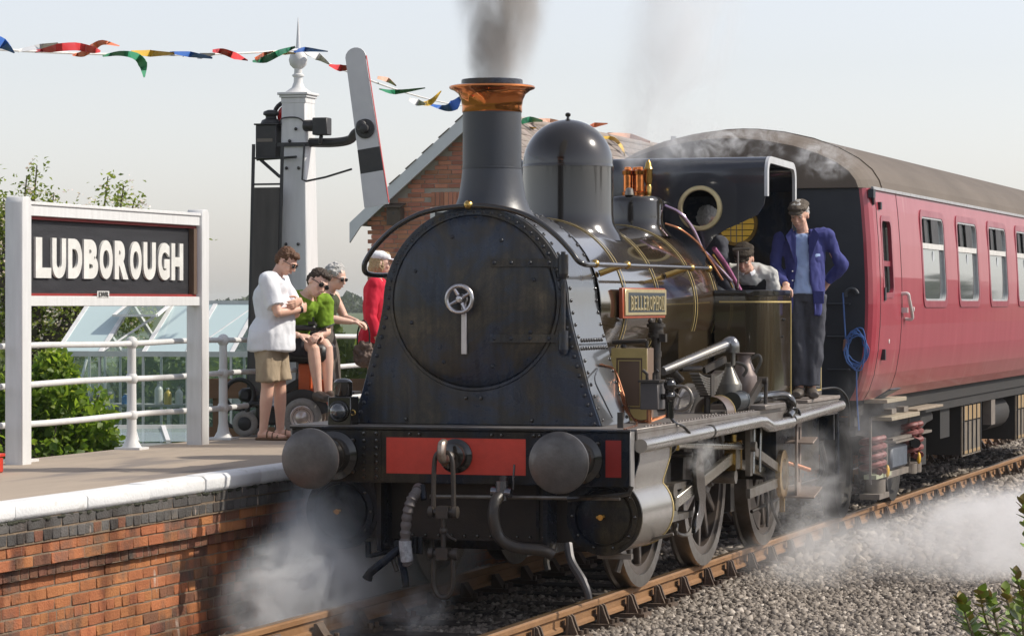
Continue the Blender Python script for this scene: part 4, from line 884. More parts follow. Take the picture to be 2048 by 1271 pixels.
m = MB(); p = at(1312, 672, 'y', 2.2); x = p[0]; m.cyl((x, 2.2, 1.915), (x, 2.2, 1.84), .055, 14); m.lathe([(.072, 1.88), (.072, 1.905)], (x, 2.2, 0), seg=12); m.lathe([(.045, 1.84), (.062, 1.835), (.062, 1.80), (.04, 1.795)], (x, 2.2, 0), seg=12); m.cyl((x, 2.2, 1.80), (x, 2.2, 1.30), .036, 12); m.lathe([(.043, 1.66), (.043, 1.70)], (x, 2.2, 0), seg=12)
for d in (-.035, .035): m.ell((x + d, 2.17, 1.925), (.02, .02, .025), 8, 6)
m.box(x + .035, x + .085, 2.15, 2.2, 1.77, 1.83); P_(m, 'clack_valve', iron, ang=40)
m = MB(); a, b = at(1325, 742, 'y', 2.6), at(1452, 690, 'y', 3.4); b2 = at(1466, 690, 'y', 3.42); m.tube([a, b], [.034, .046], 14); m.tube(spline([b, at(1461, 684, 'y', 3.42), b2, at(1466, 705, 'y', 3.42)], 5), .05, 14); m.cyl(at(1466, 700, 'y', 3.42), at(1466, 730, 'y', 3.42), .018, 10); P_(m, 'injector_pipe', M('blue grey steel pipe', (.25, .26, .28), .25, .85, c2=(.3, .26, .2), ns=4))
m = MB(); m.bar(at(1408, 740, 'y', 3.2), at(1450, 718, 'y', 3.5), .03, .05); m.cyl(at(1362, 738, 'y', 3.0), at(1402, 736, 'y', 3.2), .02, 10); m.cyl(at(1345, 742, 'y', 2.9), at(1362, 760, 'y', 3.0), .03, 10); P_(m, 'reversing_lever', iron)
P_(MB().tube(spline([(1.21, 1.12, 1.26), (1.25, 1.14, 1.21), (1.285, 1.2, 1.19), (1.31, 1.25, 1.15), (1.30, 1.33, 1.13), (1.22, 1.5, 1.06)], 4), .010, 8), 'lubricator_drive', black_gloss)
# leaf spring over the axle
spr = None
m0 = at(1358, 790, 'y', 2.9)
for k in range(8):
    z = 1.50 - k * .017; L = .40 - k * .04
    m = MB(); pts = [(1.0, 3.05 + L * t_, z + .30 * (L * t_) ** 2 - .02) for t_ in np.linspace(-1, 1, 9)]
    for a, b in zip(pts, pts[1:]): m.bar(a, b, .075, .0135)
    P_(m, 'spring_leaf', dull_steel)
m = MB(); m.box(.955, 1.045, 3.0, 3.1, 1.34, 1.51); m.cyl((1.0, 3.05, 1.44), (1.0, 3.05, 1.215), .025, 8); P_(m, 'spring_buckle', iron)
# splasher with yellow rim, small drum, pipework
m = MB(); prof_s = [(3.02 + .155 * math.cos(a), 1.215 + .125 * math.sin(a)) for a in np.linspace(0, PI, 18)]
sp_ = P_(MB().lathe([(.13, 0), (.13, .25)], (1.04, 3.0, 1.215), (V(1, 0, 0), V(0, 0, 1), V(0, 1, 0)), 24, 0, PI), 'splasher', M('brown splasher paint', (.12, .085, .07), .32, c2=(.15, .11, .09), ns=4))
m = MB(); outer = [(1.04 + .134 * math.cos(a), 1.215 + .134 * math.sin(a)) for a in np.linspace(0, PI, 17)]; inner = [(1.04 + .09 * math.cos(a), 1.215 + .09 * math.sin(a)) for a in np.linspace(0, PI, 17)]
m = MB()
for i in range(16): m.prism([outer[i], outer[i + 1], inner[i + 1], inner[i]], 'y', 3.251, 3.262)
P_(m, 'yellow_rim', lining, sp_)
P_(MB().prism([(1.04 - .10, 1.216), (1.14, 1.216)] + inner[::-1][::-1], 'y', 3.245, 3.250), 'splasher_end', frame_black, sp_) if False else None
m = MB(); m.lathe([(.075, 3.35), (.075, 3.62), (.08, 3.625), (.08, 3.645), (.05, 3.65)], (1.12, 0, 1.295), 'y', 20); m.cyl((1.12, 3.65, 1.305), (1.12, 4.3, 1.305), .04, 14); P_(m, 'oil_pump_drum', M('blue black drum', (.035, .042, .045), .35, .3))
m = MB(); m.tube(spline([(1.12, 4.2, 1.30), (1.14, 4.55, 1.30), (1.22, 4.72, 1.30), (1.27, 4.76, 1.26), (1.28, 4.76, 1.18), (1.285, 4.6, 1.13)], 6), .042, 12); m.cyl((1.28, 4.76, 1.20), (1.28, 4.76, 1.16), .055, 12); P_(m, 'exhaust_elbow', black_gloss)
m = MB(); m.bar((1.15, 3.72, 1.24), (1.17, 4.15, 1.43), .03, .07); m.cyl((1.15, 4.15, 1.44), (1.22, 4.15, 1.44), .03, 10); m.cyl((1.21, 4.15, 1.44), (1.21, 4.12, 1.216), .016, 8); P_(m, 'drive_lever', iron)
m = MB(); m.box(1.08, 1.29, 3.78, 4.5, 1.216, 1.255); P_(m, 'step_tray', deck_steel, bevel=.004)
# long exhaust pipes below the footplate edge
pm = M('silver grey pipe', (.50, .48, .45), .27, .85, c2=(.36, .33, .30), ns=4)
P_(MB().tube([(1.275, .1, 1.10), (1.275, 3.55, 1.135), (1.28, 3.72, 1.13), (1.30, 3.86, 1.09), (1.30, 4.05, 1.085), (1.29, 4.7, 1.09)], .048, 14), 'exhaust_pipe', pm)
P_(MB().tube([(1.285, 4.75, 1.105), (1.285, 6.75, 1.16), (1.25, 6.83, 1.15)], .046, 14), 'exhaust_pipe', pm)
for y in (2.0, 4.9): P_(MB().lathe([(.052, y), (.052, y + .03)], (1.275, 0, 1.10 + .0101 * y), 'y', 14), 'pipe_clip', frame_black)
# cylinders
cyl_m = M('silver grey cylinder cladding', (.40, .38, .35), .26, .65, c2=(.32, .295, .265), ns=3, rv=.06)
def cylinder(s):
    cxx, czz, rr = .955, .605, .262
    circp = [(cxx + rr * math.cos(a), czz + rr * math.sin(a)) for a in np.linspace(.78, -PI * 1.05, 36)]
    prof_c = [(.78, 1.08), (1.20, 1.08), (1.195, .98), (1.165, .88), (1.145, .82)] + circp + [(.72, .80), (.78, .95)]
    pr = [(s * x, z) for x, z in prof_c]
    c_ = P_(MB().prism(pr, 'y', .36, 1.18), 'cylinder', cyl_m, ang=30)
    m = MB(); P2 = [(s * (x - cxx) * 1.02 + s * cxx, (z - .7) * 1.015 + .7) for x, z in prof_c]
    P_(MB().prism(P2, 'y', .335, .3595), 'cylinder_front', frame_black, c_, ang=30)
    P_(MB().prism(P2, 'y', 1.1805, 1.20), 'cylinder_back', lining if s > 0 else frame_black, c_, ang=30)
    P_(MB().lathe([(.0001, .300), (.10, .302), (.165, .31), (.185, .318), (.19, .334)], (s * cxx, 0, czz), 'y', 40), 'cylinder_cover', frame_black, c_)
    P_(MB().lathe([(.238, .334), (.238, .322), (.205, .318), (.195, .334)], (s * cxx, 0, czz), 'y', 40, ring=True), 'cover_ring', frame_black, c_)
    m = MB(); m.cyl((s * cxx, .30, czz), (s * cxx, .235, czz), .02, 10); m.cyl((s * cxx - .03, .25, czz), (s * cxx + .03, .25, czz + .01), .012, 8); P_(m, 'drain_cock', brass, c_)
    for a in np.linspace(0, 2 * PI, 11)[:-1]: riv(bolt_me, (s * cxx + .222 * math.cos(a), .322, czz + .222 * math.sin(a)), (0, -1, 0), c_, .7)
    return c_
cylinder(1); cylinder(-1)
cb = P_(MB().box(-.80, .80, .345, 1.1, .42, .83), 'cylinder_block', block_brown)
for x in np.arange(-.62, .66, .095): riv(bolt_me, (x, .344, .45), (0, -1, 0), cb, .7)
m = MB(); m.box(.47, .49, .33, .35, .43, .82); m.box(-.66, -.64, .33, .35, .43, .82); P_(m, 'block_rib', frame_black, cb)
m = MB(); 
for p in ((-.62, .30), (-.40, .30), (-.36, .30)): m.tube([(p[0], .3, .44), (p[0] + .0, .3, .32)], .02, 8)
m.tube([(-.72, .28, .30), (-.40, .28, .38)], .016, 8); m.tube([(-.74, .28, .40), (-.735, .28, .29)], .022, 8); P_(m, 'drain_gear', frame_black)
m = MB(); m.tube(spline([(.80, .0, .44), (.84, -.06, .33), (.93, -.12, .22), (.97, -.14, .15), (.985, -.14, .09)], 5), [.03] * 12 + [.026] * 9, 8); P_(m, 'guard_iron', M('worn guard iron', (.07, .066, .066), .45, .3))
P_(MB().tube(spline([(.66, .1, .42), (.64, .02, .33), (.655, 0, .26)], 5), .022, 8), 'drain_stub', frame_black); m = MB(); m.tube(spline([(-.46, .1, .42), (-.38, .02, .22), (-.36, .0, .12)], 5), .026, 8); P_(m, 'guard_iron', frame_black)
m = MB(); m.tube([(1.28, .95, .45), (.98, .95, .37)], .012, 8); P_(m, 'drain_rod', dull_steel); m = MB(); m.box(.88, 1.12, .42, .48, .31, .345); m.tube([(1.05, .46, .34), (1.02, .44, .22)], .02, 6); P_(m, 'cylinder_drain', dull_steel)
# motion on the right side
ws = M('oiled motion steel', (.56, .53, .46), .25, .95, c2=(.42, .39, .33), ns=6)
for s in (1, -1):
    m = MB()
    for z in (.72, .49): m.bar((s * 1.0, 1.20, z), (s * 1.0, 2.42, z), .10, .045)
    P_(m, 'slide_bars', dull_steel)
    m = MB(); m.box(s * 1.0 - .075, s * 1.0 + .075, 1.62, 1.86, .515, .695); m.cyl((s * 1.0, 1.2, .605), (s * 1.0, 1.70, .605), .035, 12); m.cyl((s * .94, 1.75, .605), (s * 1.10, 1.75, .605), .05, 14); m.lathe([(.06, 1.205), (.06, 1.26), (.045, 1.28)], (s * 1.0, 0, .605), 'y', 14); P_(m, 'crosshead', M('greasy bright crosshead', (.30, .28, .23), .35, .8, c2=(.16, .15, .12), ns=12))
    cr = MB(); a, b = V(s * 1.07, 1.75, .605), V(s * 1.07, 3.60, .86); cr.bar(a, b, .045, .085); cr.box(s * 1.07 - .04, s * 1.07 + .04, 3.52, 3.70, .76, .97); P_(cr, 'connecting_rod', ws, bevel=.004)
    m = MB(); m.box(s * 1.07 - .045, s * 1.07 + .045, 3.50, 3.515, .75, .98); m.box(s * 1.07 - .045, s * 1.07 + .045, 3.705, 3.72, .75, .98); m.cyl((s * 1.07, 3.60, .97), (s * 1.07, 3.60, 1.03), .028, 10); P_(m, 'brass_bearing', brass)
    m = MB(); m.bar((s * 1.0, 3.62, .84), (s * 1.0, 5.72, .56), .04, .075); P_(m, 'coupling_rod', ws, bevel=.004)
    m = MB(); m.bar((s * 1.0, 3.62, .82), (s * 1.0, 1.80, .95), .03, .05) if False else m.box(s * .9 - .01, s * .9 + .01, 1.7, 1.72, .9, .92); P_(m, 'pin', ws)
    P_(MB().tube([(s * 1.1, 1.35, 1.045), (s * 1.1, 1.62, 1.04), (s * 1.1, 3.75, .93)], [.018, .034, .028], 10), 'valve_rod', ws)
    m = MB(); m.cyl((s * 1.1, 1.22, 1.045), (s * 1.1, 1.52, 1.042), .052, 14); m.lathe([(.075, 1.22), (.075, 1.25)], (s * 1.1, 0, 1.045), 'y', 14); m.lathe([(.065, 1.47), (.065, 1.50)], (s * 1.1, 0, 1.042), 'y', 14); m.bar((s * 1.1, 1.52, 1.1), (s * 1.1, 1.6, .99), .03, .03); P_(m, 'valve_gland', iron)
    m = MB(); m.bar((s * 1.15, 3.75, .93), (s * 1.12, 4.95, .70), .035, .07); m.box(s * 1.16 - .02, s * 1.16 + .02, 3.72, 3.80, .70, 1.08); m.cyl((s * 1.14, 3.76, .93), (s * 1.22, 3.76, .93), .04, 12); m.bar((s * 1.12, 3.9, .55), (s * 1.12, 4.9, .58), .035, .075); P_(m, 'eccentric_rod', dull_steel)
    m = MB(); pl = [(1.13, 5.02)] 
    out = [(5.05 + .17 * math.cos(a), .645 + .20 * math.sin(a)) for a in np.linspace(0, 2 * PI, 25)[:-1]]; inn = [(5.05 + .105 * math.cos(a), .645 + .13 * math.sin(a)) for a in np.linspace(0, 2 * PI, 25)[:-1]]
    m.ring(out, inn, 'x', s * 1.12, s * 1.16); m.box(s * 1.14 - .02, s * 1.14 + .02, 5.035, 5.065, .33, .46); P_(m, 'brass_link', brass)
    # motion bracket: black curved plate
    br_ = [(2.28, 1.08), (2.40, 1.08), (2.42, .95), (2.46, .80), (2.52, .62), (2.46, .48), (2.36, .40), (2.20, .36), (2.22, .46), (2.30, .52), (2.31, .60), (2.24, .70), (2.20, .86), (2.26, .98)]
    P_(MB().prism(br_, 'x', s * 1.09, s * 1.125), 'motion_bracket', black_gloss, bevel=.004)
    P_(MB().cyl((s * .7, 2.0, .95), (s * 1.15, 2.0, .95), .02, 8), 'cross_shaft', iron); m = MB(); m.tube(spline([(s * 1.12, 2.5, 1.07), (s * 1.12, 2.52, .98), (s * 1.12, 2.75, .97), (s * 1.12, 2.85, 1.06)], 5), .009, 6); P_(m, 'stay_rod', iron)
    m = MB()
    for y in (3.78, 4.0): m.cyl((s * 1.2, y, 1.09), (s * 1.2, y - .03, .72), .012, 8)
    P_(m, 'hanger_rods', bright_steel)
    P_(MB().lathe([(.03, 1.12), (.03, 1.17), (.02, 1.18)], (s * 1.12, 1.62, -.12), seg=10), 'oil_cup', brass)
    P_(MB().box(s * 1.02 - .04, s * 1.02 + .04, 1.28, 1.40, .76, .84), 'grease_box', M('pale brass box', (.45, .42, .2), .4, .5))
# wheels
wheel_dark = M('brown wheel paint', (.05, .04, .035), .35, c2=(.09, .07, .055), ns=9, coat=.2)
tyre_m = M('steel tyre', (.30, .285, .27), .34, .85, c2=(.18, .16, .14), ns=8)
WR = .70
def wheel_parts():
    ty = MB().lathe([(WR - .085, .065), (WR, .065), (WR - .002, 0), (WR + .0, -.045), (WR + .028, -.055), (WR + .028, -.075), (WR - .085, -.075), (WR - .085, .065)], (0, 0, 0), 'x', 56).mesh('tyre', tyre_m)
    c_ = MB().lathe([(WR - .15, .045), (WR - .0855, .045), (WR - .0855, -.05), (WR - .15, -.05), (WR - .15, .045)], (0, 0, 0), 'x', 56); c_.lathe([(.13, -.07), (.13, .09), (.09, .10), (.075, .13), (.0001, .132)], (0, 0, 0), 'x', 28); rim = c_.mesh('wheel_centre', wheel_dark)
    sp = MB()
    v = [(x, y, z) for z, wx, wy in ((.11, .034, .045), (WR - .13, .024, .030)) for x, y in ((-wx, -wy), (wx, -wy), (wx, wy), (-wx, wy))]
    sp.add(v, [(3, 2, 1, 0), (4, 5, 6, 7), (0, 1, 5, 4), (1, 2, 6, 5), (2, 3, 7, 6), (3, 0, 4, 7)]); spm = sp.mesh('spoke', wheel_dark, bevel=.01)
    cw = MB(); a0 = .55
    outer = [((WR - .12) * math.cos(a), (WR - .12) * math.sin(a)) for a in np.linspace(-a0, a0, 10)]; inner = [((WR - .26) * math.cos(a), (WR - .26) * math.sin(a)) for a in np.linspace(a0, -a0, 10)]
    cwm = cw.prism(outer + inner, 'x', .0, .055).mesh('balance_weight', wheel_dark)
    return ty, rim, spm, cwm
ty, rim, spm, cwm = wheel_parts()
for i, y in enumerate((1.74, 3.62, 5.72)):
    for s in (1, -1):
        wq = bpy.data.objects.new('wheel', ty); C.objects.link(wq); wq.parent = loco; wq.location = (s * .775, y, WR); wq.rotation_euler = (0, 0, 0 if s > 0 else PI)
        for me, nm in ((rim, 'wheel_centre'),): o = bpy.data.objects.new(nm, me); C.objects.link(o); o.parent = wq
        for k in range(12):
            o = bpy.data.objects.new('spoke', spm); C.objects.link(o); o.parent = wq; o.rotation_euler = (k * PI / 6 + .2 + i * .3, 0, 0)
        o = bpy.data.objects.new('balance_weight', cwm); C.objects.link(o); o.parent = wq; o.rotation_euler = (1.9 + i, 0, 0)
    P_(MB().cyl((-.75, y, WR), (.75, y, WR), .085, 16), 'axle', frame_black)
    m = MB()
    for s in (1, -1): m.cyl((s * .80, y, WR), (s * 1.09, y + (.0 if i == 0 else .0), WR), .055, 12)
    P_(m, 'crank_pin', dull_steel)
m = MB(); m.box(-.55, .55, 1.3, 6.6, .28, .62); P_(m, 'ashpan', frame_black)
m = MB()
for y in (2.65, 4.7): P_(MB().box(.70, .80, y - .06, y + .06, .35, .85), 'brake_block', iron)
pass
m = MB(); m.tube(spline([(.95, 2.3, .42), (.98, 2.2, .36), (1.0, 2.42, .33), (1.0, 2.6, .38)], 5), .016, 8); P_(m, 'lifting_link', dull_steel)
# cab steps, sand pipes
m = MB()
step_m = M('worn dusty step iron', (.27, .215, .175), .55, .3, c2=(.17, .13, .11), ns=9)
m.ring([(5.32, 1.09), (5.50, 1.09), (5.48, .96), (5.46, .45), (5.30, .45), (5.30, .78)], [(5.36, 1.02), (5.44, 1.02), (5.43, .90), (5.42, .56), (5.36, .56), (5.36, .78)], 'x', 1.19, 1.21)
m.prism([(5.28, .43), (5.62, .50), (5.62, .515), (5.28, .446)], 'x', 1.02, 1.36); m.prism([(5.34, .88), (5.52, .92), (5.52, .935), (5.34, .895)], 'x', 1.06, 1.34)
P_(m, 'cab_step', step_m, bevel=.003)
P_(MB().tube([(1.1, 5.2, .74), (1.20, 5.35, .70), (1.28, 5.47, .66)], .020, 10), 'injector_overflow', copper_pipe)
m = MB(); m.tube(spline([(1.0, 5.0, .62), (1.05, 4.9, .40), (1.06, 4.85, .22)], 5), .014, 8); m.tube(spline([(1.05, 5.05, .5), (1.06, 5.02, .38), (1.1, 5.15, .2)], 5), .014, 8); m.tube([(.95, 4.75, .35), (1.1, 5.3, .45)], .016, 8); P_(m, 'sand_pipe', iron)
m = MB(); m.tube([(1.24, 6.8, 1.14), (1.24, 6.82, .55)], .02, 8); m.tube(spline([(1.16, 6.5, .85), (1.2, 6.55, .6), (1.1, 6.6, .45)], 4), .02, 8); m.tube(spline([(1.1, 6.74, 1.30), (1.22, 6.95, 1.30), (1.27, 7.15, 1.18), (1.27, 7.2, .95)], 5), .012, 8); m.box(-1.2, 1.2, 6.86, 6.94, .85, 1.2); P_(m, 'rear_beam', frame_black)
m = MB(); m.box(.3, 1.1, 5.0, 6.7, .6, 1.15); P_(m, 'water_tank', frame_black)
# lamp on the beam
lamp = thing('headlamp', (-.90, .10, 1.21), 'dark oil lamp with a glass bullseye standing on top of the buffer beam', 'lamp')
lx, ly, lz = -.895, .20, 1.209
P_(MB().box(lx - .085, lx + .085, ly - .075, ly + .085, lz, lz + .20), 'lamp_body', black_gloss, lamp, bevel=.006)
P_(MB().lathe([(.06, lz + .2005), (.066, lz + .21), (.066, lz + .30), (.045, lz + .32), (.02, lz + .325)], (lx, ly, 0), seg=20), 'lamp_top', black_gloss, lamp)
P_(MB().lathe([(.0001, -.135), (.03, -.132), (.052, -.115), (.06, -.09), (.064, -.0755)], (lx, ly, lz + .10), 'y', 24), 'bullseye_lens', M('dark lamp glass', (.05, .055, .06), .04, coat=1), lamp)
P_(MB().tube(arc((lx, lz + .10), .066, 0, 2 * PI, 24, 'xz', ly - .085)[:-1], .009, 8, closed=True), 'lens_ring', black_gloss, lamp)
P_(MB().tube(arc((lx + .095, lz + .09), .018, 0, 2 * PI, 14, 'xz', ly - .06)[:-1], .006, 6, closed=True), 'brass_catch', brass, lamp)
m = MB(); m.box(1.085, 1.125, .20, .215, 1.215, 1.32); P_(m, 'lamp_bracket', iron)
# oil cans standing on the running board
def lathe_can(name, x, y, z, prof, lab, mat_, h):
    t_ = thing(name, (x, y, z), lab, 'oil can' if name == 'oil_can' else 'oil jug')
    MB().lathe(prof, (x, y, z), seg=28).build('body', mat_, t_, ang=35); h(t_); return t_
tin = M('greasy tin', (.20, .19, .165), .4, .6, c2=(.10, .095, .085), ns=7)
tin2 = M('dented red brown tin', (.17, .12, .11), .42, .4, c2=(.20, .17, .15), ns=5)
cz_ = 1.256
def h1(t_): MB().tube(spline([(.965 + .09, 4.0, cz_ + .22), (1.085, 4.0, cz_ + .27), (1.06, 4.0, cz_ + .31), (.99, 4.0, cz_ + .33)], 5), [(.004, .013)] * 16, 8).build('handle', tin, t_)
P_(MB().box(.85, 1.23, 3.78, 4.45, 1.2555, 1.256) if False else MB().box(.80, 1.07, 3.8, 4.5, 1.215, 1.255), 'can_shelf', deck_steel)
lathe_can('oil_can', .945, 4.0, cz_, [(.0001, 0), (.098, 0), (.10, .01), (.10, .155), (.094, .165), (.035, .285), (.028, .295), (.032, .30), (.032, .325), (.02, .33), (.0001, .33)], 'conical grey tin oil can with a thin handle on the running board', tin, h1)
def h2(t_): MB().tube(spline([(1.055, 4.28, cz_ + .36), (1.12, 4.28, cz_ + .38), (1.135, 4.28, cz_ + .33), (1.10, 4.28, cz_ + .26), (1.085, 4.28, cz_ + .22)], 5), [(.005, .014)] * 21, 8).build('handle', tin, t_)
lathe_can('oil_jug', 1.0, 4.28, cz_, [(.0001, 0), (.10, 0), (.103, .012), (.103, .21), (.098, .225), (.065, .31), (.055, .33), (.058, .385), (.085, .395), (.085, .402), (.05, .40), (.0001, .39)], 'tall red brown jug shaped oil can with a wide top beside the bunker', tin2, h2)
# ------------------------------------------------------------------ railway coach
coach = thing('railway_carriage', (0, 8, 0), 'maroon passenger coach with grey brown roof coupled behind the locomotive', 'carriage')
CP = [(1.235, 1.165), (1.285, 1.25), (1.335, 1.40), (1.372, 1.62), (1.390, 1.85), (1.396, 2.05), (1.392, 2.30), (1.376, 2.62), (1.352, 2.93), (1.330, 3.11)]
RP = [(1.328, 3.112), (1.30, 3.20), (1.235, 3.30), (1.11, 3.405), (.92, 3.51), (.68, 3.60), (.40, 3.665), (.15, 3.695), (0, 3.70)]
maroon = M('faded maroon paint', (.37, .036, .056), .42, c2=(.30, .028, .046), ns=1.5, amt=.25, coat=.35, rv=.06, bump=.05, bs=1.6, stretch=(1, 1.6, .35), spots=(2.6, .64, (.42, .13, .13)))
tt = maroon.node_tree; bsd = tt.nodes['Principled BSDF']; lk_ = bsd.inputs['Base Color'].links[0].from_socket
geo = tt.nodes.new('ShaderNodeNewGeometry'); sx3 = tt.nodes.new('ShaderNodeSeparateXYZ'); tt.links.new(geo.outputs['Position'], sx3.inputs[0])
mrz = tt.nodes.new('ShaderNodeMapRange'); mrz.inputs[1].default_value = 1.62; mrz.inputs[2].default_value = 1.16; tt.links.new(sx3.outputs['Z'], mrz.inputs[0])
nz_ = tt.nodes.new('ShaderNodeTexNoise'); nz_.inputs['Scale'].default_value = 3; mm_ = tt.nodes.new('ShaderNodeMath'); mm_.operation = 'MULTIPLY'; tt.links.new(mrz.outputs[0], mm_.inputs[0]); tt.links.new(nz_.outputs['Fac'], mm_.inputs[1])
mxz = tt.nodes.new('ShaderNodeMix'); mxz.data_type = 'RGBA'; tt.links.new(mm_.outputs[0], mxz.inputs[0]); tt.links.new(lk_, mxz.inputs[6]); mxz.inputs[7].default_value = (.24, .13, .09, 1); tt.links.new(mxz.outputs[2], bsd.inputs['Base Color'])   # brake dust along the sill
roof_m = M('dusty brown grey roof', (.15, .118, .088), .75, c2=(.10, .08, .063), ns=1.6, amt=.2, bump=.12, bs=20, stretch=(1, .4, 1))
end_m = M('sooty black coach end', (.017, .020, .026), .45, c2=(.035, .04, .048), ns=2.2, rv=.1, bump=.05, bs=20)
wins = [(10.33 + i * 2.16, 11.66 + i * 2.16) for i in range(8)]
WZ0, WZ1 = 2.065, 2.935
def xs_at(z): return float(np.interp(z, [p[1] for p in CP], [p[0] for p in CP]))
ybr = sorted({8.0, 8.225, 8.70, 9.15, 9.7, 27.9} | {v for w_ in wins for v in w_})
zbr = sorted({p[1] for p in CP} | {WZ0, WZ1, 2.14, 2.835})
m = MB(); mL = MB()
for s in (1, -1):
    for y0, y1 in zip(ybr, ybr[1:]):
        for z0, z1 in zip(zbr, zbr[1:]):
            zc, yc = (z0 + z1) / 2, (y0 + y1) / 2
            if s > 0 and (any(a < yc < b for a, b in wins) and WZ0 < zc < WZ1 or 8.225 < yc < 8.70 and 2.14 < zc < 2.835): continue
            (m if s > 0 else mL).add([(s * xs_at(z0), y0, z0), (s * xs_at(z0), y1, z0), (s * xs_at(z1), y1, z1), (s * xs_at(z1), y0, z1)], [(0, 1, 2, 3)])
# rounded front corners
secs = [(7.845, .925), (7.85, .945), (7.88, .972), (7.935, .992), (8.0, 1.0)]
for s in (1, -1):
    for (ya, ka), (yb, kb) in zip(secs, secs[1:]):
        for (p, z0), (q, z1) in zip(CP, CP[1:]):
            (m if s > 0 else mL).add([(s * p * ka, ya, z0), (s * p * kb, yb, z0), (s * q * kb, yb, z1), (s * q * ka, ya, z1)], [(0, 1, 2, 3)])
body = m.build('body_side', maroon, coach, ang=25); mL.build('body_side', maroon, coach, ang=25)
m = MB(); m.prism([(p * .925, z) for p, z in CP] + [(-p * .925, z) for p, z in CP[::-1]], 'y', 7.846, 7.95); m.build('coach_end', end_m, coach)
m = MB()
rs = [(7.80, .93, .80), (7.85, .955, .84), (7.95, .985, .90), (8.12, 1.0, .96), (8.45, 1.0, 1.0), (27.9, 1.003, 1.0)]
full = RP + [(-x, z) for x, z in RP[-2::-1]]
for (ya, ka, ha), (yb, kb, hb) in zip(rs, rs[1:]):
    for (x0, z0), (x1, z1) in zip(full, full[1:]):
        m.add([(x0 * ka, ya, 3.11 + (z0 - 3.11) * ha), (x0 * kb, yb, 3.11 + (z0 - 3.11) * hb), (x1 * kb, yb, 3.11 + (z1 - 3.11) * hb), (x1 * ka, ya, 3.11 + (z1 - 3.11) * ha)], [(0, 1, 2, 3)])
m.add([(x * .93, 7.80, 3.11 + (z - 3.11) * .80) for x, z in full], [tuple(range(len(full)))])
roof = m.build('roof', roof_m, coach, ang=50)
for y in (8.452,):
    m = MB()
    for (x0, z0), (x1, z1) in zip(full, full[1:]): m.bar((x0 * 1.004, y, z0 + .003), (x1 * 1.004, y, z1 + .003), .010, .007, up=(0, 1, 0))
    m.build('roof_seam', roof_m, roof)
trim = M('grey gutter strip', (.42, .43, .44), .5, c2=(.3, .3, .3), ns=9)
m = MB(); m.box(1.326, 1.352, 7.93, 27.9, 3.095, 3.125); m.build('gutter', trim, coach, bevel=.003)
m = MB(); m.box(1.31, 1.36, 7.88, 7.98, 3.02, 3.10); m.tube([(1.345, 7.92, 3.03), (1.345, 7.95, 2.96)], .014, 8); m.build('gutter_end', end_m, coach); MB().box(1.335, 1.375, 8.16, 8.22, 2.92, 2.99).build('door_hinge', end_m, coach); MB().box(1.385, 1.41, 8.2, 8.26, 2.08, 2.20).build('door_hinge', end_m, coach); MB().box(1.36, 1.40, 8.24, 8.29, 1.53, 1.63).build('door_hinge', end_m, coach)
m = MB(); m.tube([(.99, 7.84, 3.30), (.7, 7.82, 3.43)], .01, 6)
glass_m = bpy.data.materials.new('coach window glass'); glass_m.use_nodes = True; gb = glass_m.node_tree.nodes['Principled BSDF']; gb.inputs['Base Color'].default_value = (.35, .39, .40, 1); gb.inputs['Metallic'].default_value = .75; gb.inputs['Roughness'].default_value = .04
alu = M('white painted window bar', (.72, .70, .66), .45)
dark_vent = M('dark sliding ventilator frame', (.035, .03, .028), .5)
def rrect(y0, y1, z0, z1, r, n=5):
    out = []
    for cy, cz, a0 in ((y1 - r, z1 - r, 0), (y0 + r, z1 - r, PI / 2), (y0 + r, z0 + r, PI), (y1 - r, z0 + r, 1.5 * PI)):
        out += [(cy + r * math.cos(a0 + PI / 2 * i / n), cz + r * math.sin(a0 + PI / 2 * i / n)) for i in range(n + 1)]
    return out
def bent_ring(o, i_, prd, d0):
    n = len(o); P = []
    for dx in (d0, prd):
        for pl in (o, i_): P += [(xs_at(z) + dx, y, z) for y, z in pl]
    f = []
    for a in range(n):
        b = (a + 1) % n; f += [(2 * n + a, 2 * n + b, 3 * n + b, 3 * n + a), (a, n + a, n + b, b), (a, b, 2 * n + b, 2 * n + a), (n + a, 3 * n + a, 3 * n + b, n + b)]
    return MB().add(P, f)
frame_m = M('maroon window surround', (.30, .05, .07), .35, c2=(.24, .03, .05), ns=5)
